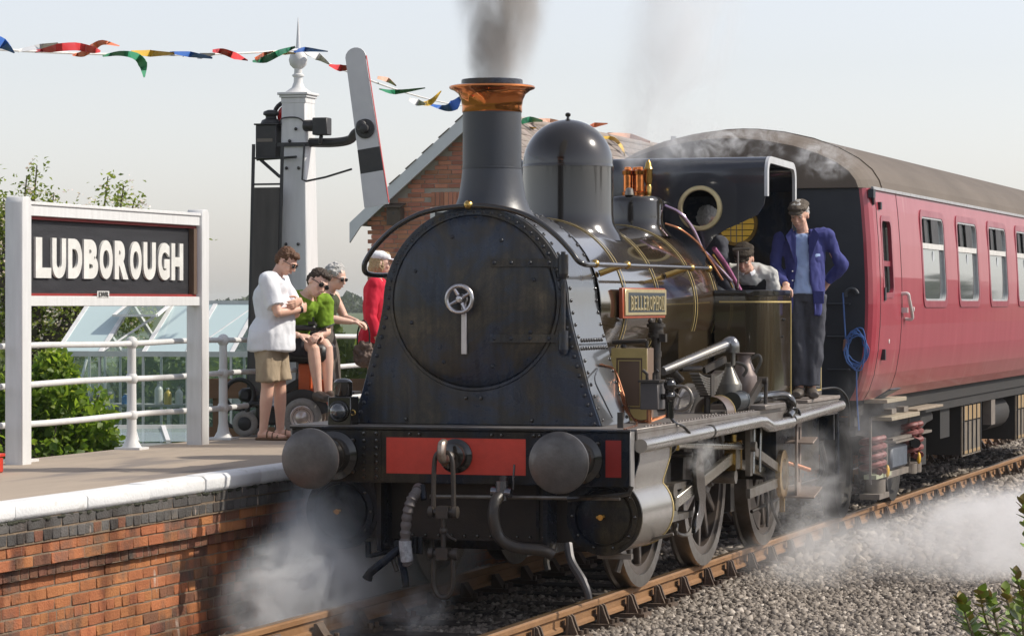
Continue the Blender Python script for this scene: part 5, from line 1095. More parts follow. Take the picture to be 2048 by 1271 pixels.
for i, (a, b) in enumerate(wins):
    fr = bent_ring(rrect(a - .05, b + .05, WZ0 - .05, WZ1 + .05, .13), rrect(a + .015, b - .015, WZ0 + .015, WZ1 - .015, .10), .010, -.03).build('window', frame_m, coach, ang=40)
    bent_ring(rrect(a + .015, b - .015, WZ0 + .015, WZ1 - .015, .10), rrect(a + .035, b - .035, WZ0 + .035, WZ1 - .035, .085), .004, -.03).build('window_trim', trim, fr)
    def pane(y0, y1, z0, z1, dx):
        zz = np.linspace(z0, z1, 5); P = []; f = []
        for z in zz: P += [(xs_at(z) + dx, y0, z), (xs_at(z) + dx, y1, z)]
        for k in range(4): f.append((2 * k, 2 * k + 1, 2 * k + 3, 2 * k + 2))
        return MB().add(P, f)
    pane(a, b, WZ0, 2.615, -.026).build('pane', glass_m, fr); pane(a, b, 2.64, WZ1, -.028).build('upper_pane', glass_m, fr)
    zb = 2.628; MB().obox((xs_at(zb) - .016, (a + b) / 2, zb), (.024, b - a, .055)).build('transom', alu, fr)
    m = MB()
    for y0, y1, dx in ((.20, .42, -.022), (.47, .98, -.012)):
        ya, yb = a + (b - a) * y0 , a + (b - a) * y1 * .78
        m.prism([(xs_at(2.66) + dx, 2.655), (xs_at(2.66) + dx + .012, 2.655), (xs_at(2.92) + dx + .012, 2.915), (xs_at(2.92) + dx, 2.915)], 'y', ya, yb)
    m.build('ventilator', dark_vent, fr)
    MB().lathe([(.0001, -.0245), (.055, -.0245), (.055, -.0225), (.0001, -.0225)], (xs_at(2.52), (a + b) / 2 + .1, 2.53), 'x', 20).build('round_sticker', M('pale round window sticker', (.55, .58, .6), .5) if i == 0 else bpy.data.materials['pale round window sticker'], fr)
# interior: floor, partitions and seats seen through nothing but kept dark
m = MB(); m.box(-1.2, 1.2, 8.0, 27.8, 1.2, 1.25); m.box(-1.30, -1.29, 8, 27.8, 1.3, 3.0); m.build('interior', end_m, coach)
# end door with droplight
dw = bent_ring(rrect(8.19, 8.735, 2.105, 2.87, .09), rrect(8.24, 8.685, 2.155, 2.82, .07), .006, -.03).build('door_window', frame_m, coach)
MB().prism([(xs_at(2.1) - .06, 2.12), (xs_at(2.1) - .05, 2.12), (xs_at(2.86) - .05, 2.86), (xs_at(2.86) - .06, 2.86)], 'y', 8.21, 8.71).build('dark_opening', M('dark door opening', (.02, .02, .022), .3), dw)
MB().box(xs_at(2.42) - .045, xs_at(2.42) - .02, 8.24, 8.685, 2.40, 2.45).build('droplight_bar', frame_m, dw)
m = MB()
for y in (8.04, 9.13):
    for (p, z0), (q, z1) in zip(CP, CP[1:]): m.bar((p + .001, y, z0), (q + .001, y, z1), .012, .004, up=(1, 0, 0))
m.build('door_seam', dark_vent, coach)
hx = xs_at(2.0)
m = MB(); m.tube(spline([(hx, 9.10, 2.145), (hx + .06, 9.10, 2.145), (hx + .07, 9.12, 2.10), (hx + .07, 9.28, 1.95), (hx + .06, 9.30, 1.905), (hx, 9.30, 1.905)], 4), .017, 8); m.obox((hx + .03, 9.12, 1.99), (.06, .03, .05)); m.build('grab_handle', alu, coach)
for p, z, y in ((1.40, 2.0, 9.75), (1.38, 1.70, 8.55)): MB().lathe([(.0001, .012), (.022, .008), (.022, 0)], (p - .006, y, z), 'x', 12).build('roundel', alu, coach)
# end details: gangway, hose, steps
m = MB(); pts = [(.5, 7.74, 1.3), (.5, 7.74, 2.9)] + [(.5 * math.cos(a), 7.74, 2.9 + .42 * math.sin(a)) for a in np.linspace(.1, PI - .1, 12)] + [(-.5, 7.74, 2.9), (-.5, 7.74, 1.3)]
m.tube([(x * 1.12 + .1, y, z) for x, y, z in pts], .03, 8); m.build('gangway_hood', end_m, coach)
yel = M('yellow gangway board', (.72, .42, .035), .5)
gb_ = MB().box(-.42, .62, 7.70, 7.83, 1.45, 3.02).build('gangway_board', yel, coach, bevel=.04)
for z in (2.05, 2.5, 2.95): MB().box(-.43, .63, 7.69, 7.6995, z - .03, z + .03).build('black_strap', end_m, gb_)
for z in (1.45, 1.75, 2.05): MB().tube([(.95, 7.84, z), (.95, 7.80, z), (1.15, 7.80, z), (1.15, 7.84, z)], .010, 6).build('end_step', end_m, coach)
# underframe and bogie
und = M('dusty black underframe', (.014, .013, .012), .75, c2=(.032, .028, .024), ns=4, bump=.1)
m = MB(); m.box(-1.18, 1.18, 8.0, 27.8, 1.02, 1.164); m.box(1.12, 1.16, 8.0, 27.8, .92, 1.164); m.box(-1.16, -1.12, 8.0, 27.8, .92, 1.164); m.build('underframe', und, coach)
for yc, sc_ in ((10.4, 1), (24.0, 0)):
    bo_ = MB(); 
    for s in (1, -1):
        bo_.prism([(yc - 2.1, .88), (yc - 1.95, .93), (yc + 1.95, .93), (yc + 2.1, .88), (yc + 2.1, .82), (yc + 1.75, .80), (yc + .9, .66), (yc - .9, .66), (yc - 1.75, .80), (yc - 2.1, .82)], 'x', s * 1.08 - .03, s * 1.08 + .03)
        for d in (-1.3, 1.3): bo_.box(s * 1.08 - .07, s * 1.08 + .07, yc + d - .16, yc + d + .16, .38, .66)
    bo_.box(-1.0, 1.0, yc - .25, yc + .25, .55, .9); bg_ = bo_.build('bogie', und, coach, bevel=.008)
    for d in (-1.3, 1.3):
        for s in (1, -1):
            MB().lathe([(.0001, .07), (.10, .07), (.12, .03), (.34, .02), (.36, .055), (.455, .06), (.455, -.05), (.485, -.06), (.485, -.075), (.0001, -.075)], (s * .775, yc + d, .457), 'x', 40).build('wheel', und, bg_)
    if sc_:
        spring_m = M('pink red coil spring', (.24, .06, .055), .6, c2=(.12, .04, .035), ns=8)
        cream_m = M('dusty cream step board', (.40, .34, .24), .7, c2=(.25, .21, .15), ns=6, bump=.1)
        for y0 in (yc - 1.62, yc - 1.40, yc + .32, yc + .62):
            big = y0 > yc; t_ = np.linspace(0, 1, 60)
            MB().tube([(1.16 + .085 * math.cos(k * 2 * PI * 4.0), y0 + .0 + .085 * math.sin(k * 2 * PI * 4.0), .46 + .32 * k + (.06 if big else 0)) for k in t_], .030, 7).build('coil_spring', spring_m, bg_)
        MB().box(1.10, 1.36, yc - 1.6, yc - .1, .945, .985).build('bogie_step', cream_m, bg_, bevel=.004)
        MB().box(1.08, 1.34, yc - .1, yc + 1.4, .985, 1.01).build('bogie_step', M('dusty timber step', (.32, .26, .19), .8), bg_, bevel=.004)
        m = MB(); m.box(1.16, 1.22, yc - .8, yc + 1.4, .72, .745); m.box(1.10, 1.26, yc - .85, yc + .15, .70, .715); m.box(1.17, 1.19, yc - 1.75, yc - 1.72, .35, .98); m.box(1.17, 1.19, yc - .95, yc - .92, .35, .70); m.box(1.17, 1.19, yc + .28, yc + .31, .36, .95); m.build('bogie_frame', M('dusty grey bogie iron', (.22, .19, .155), .75, c2=(.12, .1, .085), ns=7), bg_)
        MB().box(1.12, 1.24, yc - 1.75, yc - .98, .40, .44).build('spring_plank', M('pale green grey plank', (.40, .42, .28), .7), bg_)
        m = MB(); m.box(1.10, 1.20, yc - .72, yc + .1, .44, .66); m.build('axle_box', M('blue grey axle box', (.10, .12, .15), .5), bg_, bevel=.02)
        m = MB(); m.box(1.12, 1.18, yc - .85, yc + .28, .36, .42); m.cyl((1.15, yc - 1.35, .24), (1.15, yc - 1.35, .38), .10, 14); m.box(1.05, 1.24, yc - 1.6, yc - 1.1, .20, .25); m.cyl((1.14, yc + .45, .34), (1.14, yc + .45, .44), .09, 14); m.cyl((1.14, yc + .72, .34), (1.14, yc + .72, .44), .09, 14); m.build('spring_seat', bpy.data.materials['dusty grey bogie iron'], bg_)
        MB().cyl((1.22, yc + .30, .66), (1.28, yc + .12, .66), .05, 12).build('damper', und, bg_)
        for (y_, z_) in ((yc + .35, .50), (yc - 1.35, .46)): MB().ell((1.27, y_, z_), (.022, .03, .06), 10, 8).build('yellow_marker', yel, bg_)
        for d in (-.95, -.3): MB().box(1.1, 1.26, yc + d - .12, yc + d + .12, .99, 1.04).build('step_bracket', bpy.data.materials['dusty grey bogie iron'], bg_)
MB().box(1.18, 1.40, 8.35, 9.35, 1.125, 1.163).build('door_step', cream_m, coach, bevel=.004)
m = MB(); m.add([(1.25, 8.45, 1.165), (1.25, 8.95, 1.165), (1.40, 8.45, 1.26), (1.40, 8.95, 1.26), (1.27, 8.45, 1.165), (1.27, 8.95, 1.165), (1.42, 8.45, 1.25), (1.42, 8.95, 1.25)], [(0, 1, 3, 2), (4, 6, 7, 5), (0, 4, 5, 1), (2, 3, 7, 6), (0, 2, 6, 4), (1, 5, 7, 3)]); m.build('step_flap', end_m, coach)
box_m = M('ochre timber battery box', (.30, .20, .09), .75, c2=(.30, .21, .11), ns=5, bump=.15)
slat = M('grey brown battery slat', (.20, .165, .12), .8, c2=(.12, .10, .08), ns=6)
for yb in (14.25, 18.4):
    MB().box(.7, 1.12, yb, yb + 1.35, .36, 1.02).build('battery_box', und, coach)
    b_ = MB().box(1.121, 1.135, yb, yb + 1.35, .34, .36).box(1.121, 1.135, yb, yb + .05, .36, .98).box(1.121, 1.135, yb + 1.3, yb + 1.35, .36, .98).build('battery_rack', slat, coach)
    for k in range(4): MB().box(1.122, 1.14, yb + .10 + k * .30, yb + .36 + k * .30, .40, .72).build('rack_slat', slat, b_)
    MB().box(1.122, 1.145, yb + .06, yb + 1.28, .74, .90).build('rack_board', box_m, b_); MB().box(1.122, 1.145, yb + .06, yb + 1.28, .365, .40).build('rack_board', box_m, b_)
    for k in range(5): MB().box(1.1455, 1.155, yb + .05 + k * .30, yb + .075 + k * .30, .36, .98).build('rack_strap', end_m, b_)
m = MB(); m.cyl((.9, 16.9, .72), (.9, 18.1, .72), .2, 18); m.build('vacuum_reservoir', und, coach); MB().box(1.05, 1.15, 16.3, 16.6, .62, 1.02).build('relay_box', bpy.data.materials['dusty grey bogie iron'], coach); MB().box(1.0, 1.12, 12.9, 13.5, .6, 1.02).build('brake_box', und, coach)
m = MB()
for s in (-1, 1): m.cyl((s * .875, 7.84, 1.01), (s * .875, 7.3, 1.01), .09, 16); m.lathe([(.0001, 7.22), (.2, 7.24), (.2, 7.28), (.09, 7.3)], (s * .875, 0, 1.01), 'y', 24)
m.build('end_buffers', und, coach); 
cab_l = thing('coiled_cable', (1.16, 7.8, 1.7), 'coil of blue cable with a brown plug hung on the black coach end', 'cable')
blue_c = M('blue cable', (.05, .13, .36), .4)
cc = at(1713, 690, 'y', 7.79)
m = MB()
for k in range(7):
    r2_ = random.Random(k); ox = r2_.uniform(-.012, .012)
    m.tube([(cc[0] + ox + (.085 + .012 * r2_.random()) * math.sin(a) + .02 * math.cos(2 * a + k), 7.79 - .01 * k * .6, cc[2] + (.155 + .01 * r2_.random()) * math.cos(a) - .012 * k) for a in np.linspace(0, 2 * PI, 28)[:-1]], .0065, 6, closed=True)
m.build('cable_coil', blue_c, cab_l); MB().tube(spline([at(1686, 585, 'y', 7.8), at(1689, 640, 'y', 7.79), at(1692, 690, 'y', 7.78)], 4), .008, 6).build('cable_end', blue_c, cab_l)
MB().tube(spline([at(1713, 742, 'y', 7.8), at(1714, 800, 'y', 7.8), at(1718, 860, 'y', 7.8)], 4), .007, 6).build('cable_tail', blue_c, cab_l)
p = at(1690, 690, 'y', 7.77); MB().obox(p, (.035, .03, .11), (0, .1, 0)).build('plug', M('brown cable plug', (.25, .13, .09), .5), cab_l, bevel=.006)
p = at(1690, 592, 'y', 7.79); MB().tube(arc((p[0] + .06, p[2] + .01), .055, .2, PI + .3, 12, 'xz', 7.80), .018, 8).build('hook', end_m, cab_l)

# ------------------------------------------------------------------ greenhouse and things behind the railing
def leafmat(name, c, c2, tr=.35, tk=1.6):
    m = bpy.data.materials.new(name); m.use_nodes = True; t = m.node_tree; b = t.nodes['Principled BSDF']; o = t.nodes['Material Output']
    at_ = t.nodes.new('ShaderNodeAttribute'); at_.attribute_name = 'tone'; r = t.nodes.new('ShaderNodeValToRGB'); r.color_ramp.elements[0].color = (*c2, 1); r.color_ramp.elements[1].color = (*c, 1); t.links.new(at_.outputs['Fac'], r.inputs[0])
    t.links.new(r.outputs[0], b.inputs['Base Color']); b.inputs['Roughness'].default_value = .5
    tl = t.nodes.new('ShaderNodeBsdfTranslucent'); gm = t.nodes.new('ShaderNodeMix'); gm.data_type = 'RGBA'; gm.blend_type = 'MULTIPLY'; gm.inputs[0].default_value = 1; gm.inputs[7].default_value = (tk * 1.05, tk, tk * .7, 1); t.links.new(r.outputs[0], gm.inputs[6]); t.links.new(gm.outputs[2], tl.inputs[0]); mx = t.nodes.new('ShaderNodeMixShader'); mx.inputs[0].default_value = tr
    t.links.new(b.outputs[0], mx.inputs[1]); t.links.new(tl.outputs[0], mx.inputs[2]); t.links.new(mx.outputs[0], o.inputs[0]); return m
def leaves(name, pts, size, mat_, parent=None, kind=None, asp=.55, up=.4, seed=1):
    """pts (n,3): a folded pointed leaf of 4 triangles at every point"""
    g_ = np.random.default_rng(seed); n = len(pts); S = size * g_.uniform(.6, 1.25, n)
    d = g_.normal(size=(n, 3)); d[:, 2] += up * .3; d /= np.linalg.norm(d, axis=1)[:, None]
    q = g_.normal(size=(n, 3)); q[:, 2] += up; x = np.cross(d, q); x /= np.linalg.norm(x, axis=1)[:, None]; z = np.cross(x, d)
    base = [(0, 0, 0), (.5, .42, .10), (0, .5, -.02), (-.5, .42, .10), (0, 1, -.10)]
    v = np.stack([pts + (x * bx * asp + d * by + z * bz) * S[:, None] for bx, by, bz in base], 1) - worg(parent)
    F = np.array([(0, 1, 2), (0, 2, 3), (1, 4, 2), (2, 4, 3)])
    me = bpy.data.meshes.new(name); me.vertices.add(n * 5); me.vertices.foreach_set('co', v.reshape(-1)); idx = (F[None] + (np.arange(n) * 5)[:, None, None]).reshape(-1)
    me.loops.add(n * 12); me.loops.foreach_set('vertex_index', idx.astype(np.int32)); me.polygons.add(n * 4); me.polygons.foreach_set('loop_start', (np.arange(n * 4) * 3).astype(np.int32)); me.polygons.foreach_set('loop_total', np.full(n * 4, 3, np.int32)); me.update(calc_edges=True)
    a_ = me.attributes.new('tone', 'FLOAT', 'POINT'); a_.data.foreach_set('value', np.repeat(g_.random(n), 5).astype(np.float32)); me.materials.append(mat_)
    o = bpy.data.objects.new(name, me); C.objects.link(o); o.parent = parent
    if kind: o['kind'] = kind
    return o
G0 = GZ - .1
gh = thing('greenhouse', (0, 0, 0), 'aluminium greenhouse with an open roof vent behind the platform railing', 'greenhouse')
gl = bpy.data.materials.new('greenhouse glass'); gl.use_nodes = True; t = gl.node_tree; b = t.nodes['Principled BSDF']; b.inputs['Base Color'].default_value = (.5, .62, .62, 1); b.inputs['Roughness'].default_value = .03
tr = t.nodes.new('ShaderNodeBsdfTransparent'); tr.inputs[0].default_value = (.93, .97, .965, 1); mx = t.nodes.new('ShaderNodeMixShader'); fz = t.nodes.new('ShaderNodeFresnel'); fz.inputs[0].default_value = 1.5
ad = t.nodes.new('ShaderNodeMath'); ad.inputs[1].default_value = .03; t.links.new(fz.outputs[0], ad.inputs[0]); t.links.new(ad.outputs[0], mx.inputs[0]); t.links.new(tr.outputs[0], mx.inputs[1]); t.links.new(b.outputs[0], mx.inputs[2]); t.links.new(mx.outputs[0], t.nodes['Material Output'].inputs[0])
alum = M('dull aluminium bar', (.60, .62, .62), .4, .5, c2=(.45, .47, .47), ns=5)
white_bar = M('bright aluminium bar', (.85, .85, .83), .45)
gW, gE, gR, np_ = 2.4, 1.70, 2.36, 5; pw = .605; gL = np_ * pw
b_ = MB(); 
for y_ in (0, gW):
    MB().bar((0, y_, gE), (gL, y_, gE), .06, .07).build('eaves_bar', alum, gh); MB().bar((0, y_, .04), (gL, y_, .04), .06, .08).build('sill_bar', alum, gh)
b_.bar((0, gW / 2, gR), (gL, gW / 2, gR), .07, .08); b_.build('ridge_bar', alum, gh)
for i in range(np_ + 1):
    x = i * pw
    for y_ in (0, gW):
        MB().bar((x, y_, .05), (x, y_, gE), .03, .03).build('mullion', alum, gh); MB().bar((x, y_, gE), (x, gW / 2, gR), .06, .04).build('rafter', white_bar, gh)
for x in (0, gL):
    for y_ in (.6, 1.2, 1.8): MB().bar((x, y_, .05), (x, y_, gE + (gR - gE) * (1 - abs(y_ - 1.2) / 1.2)), .03, .03).build('end_mullion', alum, gh)
for i in range(np_):
    x0, x1 = i * pw + .015, (i + 1) * pw - .015
    for y_ in (0, gW):
        for z0, z1 in ((.08, .82), (.83, gE - .04)): MB().box(x0, x1, y_ - .002, y_ + .002, z0, z1).build('pane', gl, gh)
        if not (y_ == 0 and i == 1):
            s = 1 if y_ == 0 else -1; MB().add([(x0, y_, gE + .01), (x1, y_, gE + .01), (x1, gW / 2 - s * .02, gR), (x0, gW / 2 - s * .02, gR)], [(0, 1, 2, 3)]).build('roof_pane', gl, gh)
for x in (0, gL): MB().add([(x, .02, .08), (x, gW - .02, .08), (x, gW - .02, gE), (x, gW / 2, gR - .03), (x, .02, gE)], [(0, 1, 2, 3, 4)]).build('end_pane', gl, gh)
v0 = MB(); a, b2 = V(pw, .65, gE + .52), V(pw, gW / 2, gR + .02)
vp1 = MB().add([(pw + .0, .52, gE + .50), (2 * pw, .52, gE + .50), (2 * pw, gW / 2, gR + .03), (pw, gW / 2, gR + .03)], [(0, 1, 2, 3)]); vent = vp1.build('vent_pane', gl, gh)
m = MB(); P4 = [(pw, .52, gE + .50), (2 * pw, .52, gE + .50), (2 * pw, gW / 2, gR + .03), (pw, gW / 2, gR + .03)]
for a, b2 in zip(P4, P4[1:] + P4[:1]): m.bar(a, b2, .04, .03)
m.build('vent_frame', white_bar, vent)
MB().add([(pw + .015, 0, gE + .01), (2 * pw - .015, 0, gE + .01), (2 * pw - .015, .5, gE + .27), (pw + .015, .5, gE + .27)], [(0, 1, 2, 3)]).build('roof_pane', gl, gh)
m = MB()
for x in (0, gL): m.bar((x, 0, .2), (x, 1.1, 1.6), .03, .03)
for i in (1, 3): m.bar((i * pw, 0, gE - .0), (i * pw + .6, 1.2, gR), .025, .025)
m.build('brace', white_bar, gh)
gx0, gy0 = camxy(113, 40.0); gh.location = (gx0, gy0, G0); gh.rotation_euler = (0, 0, YAW - R(13))
GM = Matrix.Translation(gh.location) @ Euler(gh.rotation_euler).to_matrix().to_4x4()
def gpt(x, y, z): return tuple(GM @ Vector((x, y, z)))
bench = thing('greenhouse_bench', (0, 0, 0), 'pale slatted bench inside the greenhouse carrying bottles and pots', 'bench')
m = MB(); m.box(.1, gL - .1, .15, .75, 1.00, 1.03)
bt = m.build('bench_top', M('pale grey bench', (.50, .49, .46), .7), bench)
for x in (.15, 1.5, 2.85):
    for y_ in (.2, .7): MB().box(x - .025, x + .025, y_ - .025, y_ + .025, 0, 1.0).build('leg', alum, bench)
bench.location = gh.location; bench.rotation_euler = gh.rotation_euler
plast = {k: M(k + ' plastic', c, .35) for k, c in dict(white=(.75, .75, .72), blue=(.05, .22, .5), yellow=(.7, .5, .08), grey=(.4, .4, .4), green=(.03, .14, .11), lime=(.35, .45, .06), terracotta=(.4, .16, .08)).items()}
def bottle(x, y, h, r, col, lab, nm='bottle', cat='bottle'):
    t_ = thing(nm, gpt(x, y, 1.031), lab, cat); X, Y, Z = t_.location
    MB().lathe([(.0001, 0), (r, 0), (r, h * .62), (r * .9, h * .7), (r * .35, h * .82), (r * .35, h * .9)] if nm == 'bottle' else [(.0001, 0), (r * .75, 0), (r, h), (r * 1.08, h), (r * 1.08, h * .86)], (X, Y, Z), seg=14).build('body', plast[col], t_)
    if nm == 'bottle': MB().cyl((X, Y, Z + h * .9), (X, Y, Z + h), r * .42, 10).build('cap', plast['white' if col != 'white' else 'grey'], t_)
bottle(.85, .3, .14, .05, 'blue', 'small blue plastic bottle on the greenhouse bench')
bottle(1.30, .35, .30, .055, 'white', 'tall white plastic bottle on the greenhouse bench')
bottle(1.45, .28, .22, .05, 'yellow', 'yellow plastic bottle beside the tall white one on the bench')
bottle(1.60, .3, .24, .05, 'white', 'shorter white plastic bottle next to the yellow one')
bottle(.55, .3, .16, .10, 'grey', 'grey plant pot at the end of the greenhouse bench', 'plant_pot', 'pot')
bottle(1.9, .4, .15, .09, 'terracotta', 'terracotta plant pot on the middle of the bench', 'plant_pot', 'pot')
bottle(2.35, .32, .12, .11, 'white', 'wide white plant pot on the greenhouse bench', 'plant_pot', 'pot')
bag = thing('compost_bag', gpt(1.5, .5, 0), 'slumped yellow green compost bag under the greenhouse bench', 'bag'); X, Y, Z = bag.location
m = MB(); m.ell((X, Y, Z + .3), (.24, .16, .34), 18, 12); m.v[-1] = m.v[-1] + rng.normal(size=m.v[-1].shape) * .012; m.build('sack', M('yellow green sacking', (.42, .36, .06), .5, c2=(.3, .3, .05), ns=5), bag)
m = MB(); m.ell((X, Y, Z + .66), (.16, .05, .06), 12, 8); m.build('folded_top', plast['lime'], bag)
wb_ = thing('water_butt', gpt(3.6, -.2, 0), 'dark green plastic water butt beside the greenhouse', 'water butt'); X, Y, Z = wb_.location
MB().lathe([(.0001, 0), (.26, 0), (.30, .45), (.29, .95), (.31, .96), (.31, 1.0)], (X, Y, Z), seg=24).build('barrel', plast['green'], wb_); MB().lathe([(.32, 1.0005), (.30, 1.03), (.0001, 1.05)], (X, Y, Z), seg=24).build('lid', plast['green'], wb_)
cfx, cfy = camxy(305, 31.5)
cf = thing('cold_frame', (0, 0, 0), 'low white timber cold frame with a pale blue slatted side in front of the greenhouse', 'cold frame')
m = MB()
for k in range(4): MB().box(-.42, .42, -.02, .02, .45 + k * .10, .54 + k * .10).build('side_board', M('pale blue board', (.42, .55, .66), .6, c2=(.35, .46, .58), ns=5) if k == 0 else bpy.data.materials['pale blue board'], cf)
for x in (-.44, .0, .44): MB().box(x - .03, x + .03, -.04, .035, 0, .9).build('post', white_paint, cf)
MB().box(-.5, .5, -.06, .06, .86, .91).build('front_rail', white_paint, cf); 
MB().add([(-.44, -.04, .93), (.44, -.04, .93), (.44, .8, 1.03), (-.44, .8, 1.03)], [(0, 1, 2, 3)]).build('glazed_lid', gl, cf); [MB().bar((x, -.05, .93), (x, .82, 1.05), .045, .03).build('lid_bar', white_paint, cf) for x in (-.46, -.16, .16, .46)]; MB().bar((-.48, .82, 1.05), (.48, .82, 1.05), .04, .04).build('lid_bar', white_paint, cf); cf.rotation_euler = (0, 0, YAW + R(10)); cf.location = (cfx, cfy, G0)
fx_, fy_ = camxy(470, 34)
bf = thing('timber_barrier', (0, 0, 0), 'brown timber rail on a post standing behind the platform railing', 'barrier')
wood = M('brown stained timber', (.17, .09, .045), .75, c2=(.11, .06, .03), ns=5, bump=.2, stretch=(.5, 4, 4))
for x in (-.2, .9, 1.8): MB().box(x - .045, x + .045, -.045, .045, 0, 1.52).build('post', wood, bf)
MB().box(-.30, 1.9, -.075, -.047, 1.30, 1.52).build('top_plank', wood, bf); MB().box(-.30, 1.9, -.075, -.047, .85, .98).build('lower_plank', wood, bf); bf.rotation_euler = (0, 0, YAW); bf.location = (fx_, fy_, G0)
rbx = thing('red_box', (-3.32, -.75, PZ), 'low bright red lidded box on the platform in front of the sign', 'box')
MB().box(-3.62, -3.09, -1.1, -.62, PZ, PZ + .11).build('box', red_paint, rbx, bevel=.01); MB().box(-3.63, -3.08, -1.11, -.61, PZ + .111, PZ + .135).build('lid', red_paint, rbx, bevel=.005)

# ------------------------------------------------------------------ trees, bush, shrub
leaf_a = leafmat('apple leaf', (.25, .31, .05), (.12, .17, .03), .5); leaf_b = leafmat('bramble leaf', (.21, .31, .04), (.09, .17, .02), .55); bark = M('grey brown bark', (.10, .08, .065), .9, ns=9, bump=.5)
petal = leafmat('apple blossom', (.82, .76, .72), (.72, .58, .57), .3)
ax_, ay_ = camxy(40, 31)
tree = thing('apple_tree', (ax_, ay_, G0), 'apple tree in white blossom with long upright shoots behind the sign', 'tree')
cr_, sr_ = math.cos(YAW), math.sin(YAW)
def camoff(dx, df, z): return V(ax_ + dx * cr_ - df * sr_, ay_ + dx * sr_ + df * cr_, z)
m = MB(); m.tube(spline([camoff(-.1, .2, G0), camoff(-.05, .2, .6), camoff(.05, .1, 1.1)], 4), [.13] * 4 + [.11] * 3 + [.09] * 2, 9); tips = []
tr_ = random.Random(11)
shoots = [(-.32, 3.4), (-.22, 3.25), (-.1, 3.05), (.1, 3.35), (.22, 3.47), (.18, 3.1), (.42, 3.1), (.62, 2.98), (.83, 3.37), (.95, 3.2), (1.10, 3.22), (1.18, 3.08), (.75, 2.95), (-.6, 3.3), (-1.0, 3.2), (.3, 2.9), (-.4, 3.0), (1.0, 2.9)]
LP = []; BP = []
for dx, zt in shoots:
    df = tr_.uniform(-.5, .7); a = camoff(.05, .1, 1.1); mid = camoff(dx * .75 + tr_.uniform(-.1, .1), df * .8, 1.9 + tr_.uniform(-.1, .25)); e = camoff(dx, df, zt)
    sp = spline([a, (a + mid) / 2 + V(0, 0, -.12), mid, (mid + e) / 2 + V(tr_.uniform(-.06, .06), 0, 0), e], 6); m.tube(sp, np.linspace(.045, .006, len(sp)).tolist(), 6)
    for i, p in enumerate(sp):
        k = i / len(sp)
        if k < .3: continue
        nl = int(10 + 34 * (1 - abs(k - .55) * 1.5)) if k < .78 else 16
        for _ in range(max(nl, 7)):
            w_ = (.38 if k < .7 else .055); q = p + V(tr_.gauss(0, w_), tr_.gauss(0, w_), tr_.gauss(0, w_ * .8)); LP.append(q)
            if tr_.random() < (.13 if k < .8 else .06): BP.append(q + V(0, 0, .02))
for _ in range(11000):   # the crown itself: leafy clumps with gaps
    c_ = tr_.choice([(-.9, 0, 2.5, .5), (-.3, .3, 2.2, .55), (-.1, 0, 2.75, .35), (.35, .2, 2.3, .4), (.1, .2, 1.75, .55), (.75, .4, 1.85, .42), (.6, .6, 1.35, .45), (-.4, 0, 1.5, .5), (1.05, .6, 1.6, .3), (-.8, .2, 1.9, .5), (1.1, .8, 2.25, .22), (.2, .3, 1.1, .45)])
    u = np.array([tr_.gauss(0, 1) for _ in range(3)]); u = u / np.linalg.norm(u) * tr_.random() ** .45 * c_[3]
    q = camoff(c_[0] + u[0], c_[1] + u[1], c_[2] + u[2] * .85); LP.append(q)
    if tr_.random() < .10: BP.append(q)
m.build('trunk', bark, tree); leaves('crown', np.array(LP), .062, leaf_a, tree, seed=2, up=.8); leaves('blossom', np.repeat(np.array(BP), 4, 0) + np.random.default_rng(4).normal(size=(len(BP) * 4, 3)) * .022, .034, petal, tree, asp=.9, seed=3)
tx_, ty_ = camxy(40, 44); tree.location = (tx_, ty_, G0); tree.scale = (1.42, 1.42, 1.15)
bx_, by_ = camxy(95, 27.0)
bush = thing('bramble_bush', (bx_, by_, G0), 'dense bright green leafy bush below the sign beside the greenhouse', 'bush')
LP = []; m = MB()
for k in range(26):
    a = tr_.uniform(0, 2 * PI); e = V(bx_ + .38 * math.cos(a) + tr_.uniform(-.3, .3), by_ + .5 * math.sin(a), tr_.uniform(.9, 1.42)); b0 = V(bx_ + .15 * math.cos(a), by_ + .15 * math.sin(a), G0)
    sp = spline([b0, (b0 + e) / 2 + V(0, 0, .3), e], 6); m.tube(sp, np.linspace(.02, .005, len(sp)).tolist(), 5)
for c_ in [(-.35, 0, 1.15, .33), (.0, 0, 1.22, .36), (.30, 0, 1.0, .34), (-.2, .2, .75, .45), (.25, -.1, .65, .38), (.42, 0, .75, .25), (-.55, .1, .9, .4), (0, -.2, .5, .5), (.05, .1, 1.42, .2)]:
    for _ in range(520):
        u = np.array([tr_.gauss(0, 1) for _ in range(3)]); u = u / np.linalg.norm(u) * tr_.random() ** .4 * c_[3]
        LP.append(V(bx_ + (c_[0] + u[0]) * cr_ - (c_[1] + u[1]) * sr_, by_ + (c_[0] + u[0]) * sr_ + (c_[1] + u[1]) * cr_, c_[2] + u[2]))
m.build('stem', bark, bush); leaves('crown', np.array(LP), .095, leaf_b, bush, asp=.75, up=.9, seed=5); leaves('young_leaves', np.array(LP)[::3] + np.array([0, -.03, .05]), .055, leafmat('young bramble leaf', (.33, .40, .07), (.20, .28, .04), .5), bush, asp=.7, up=.6, seed=15)
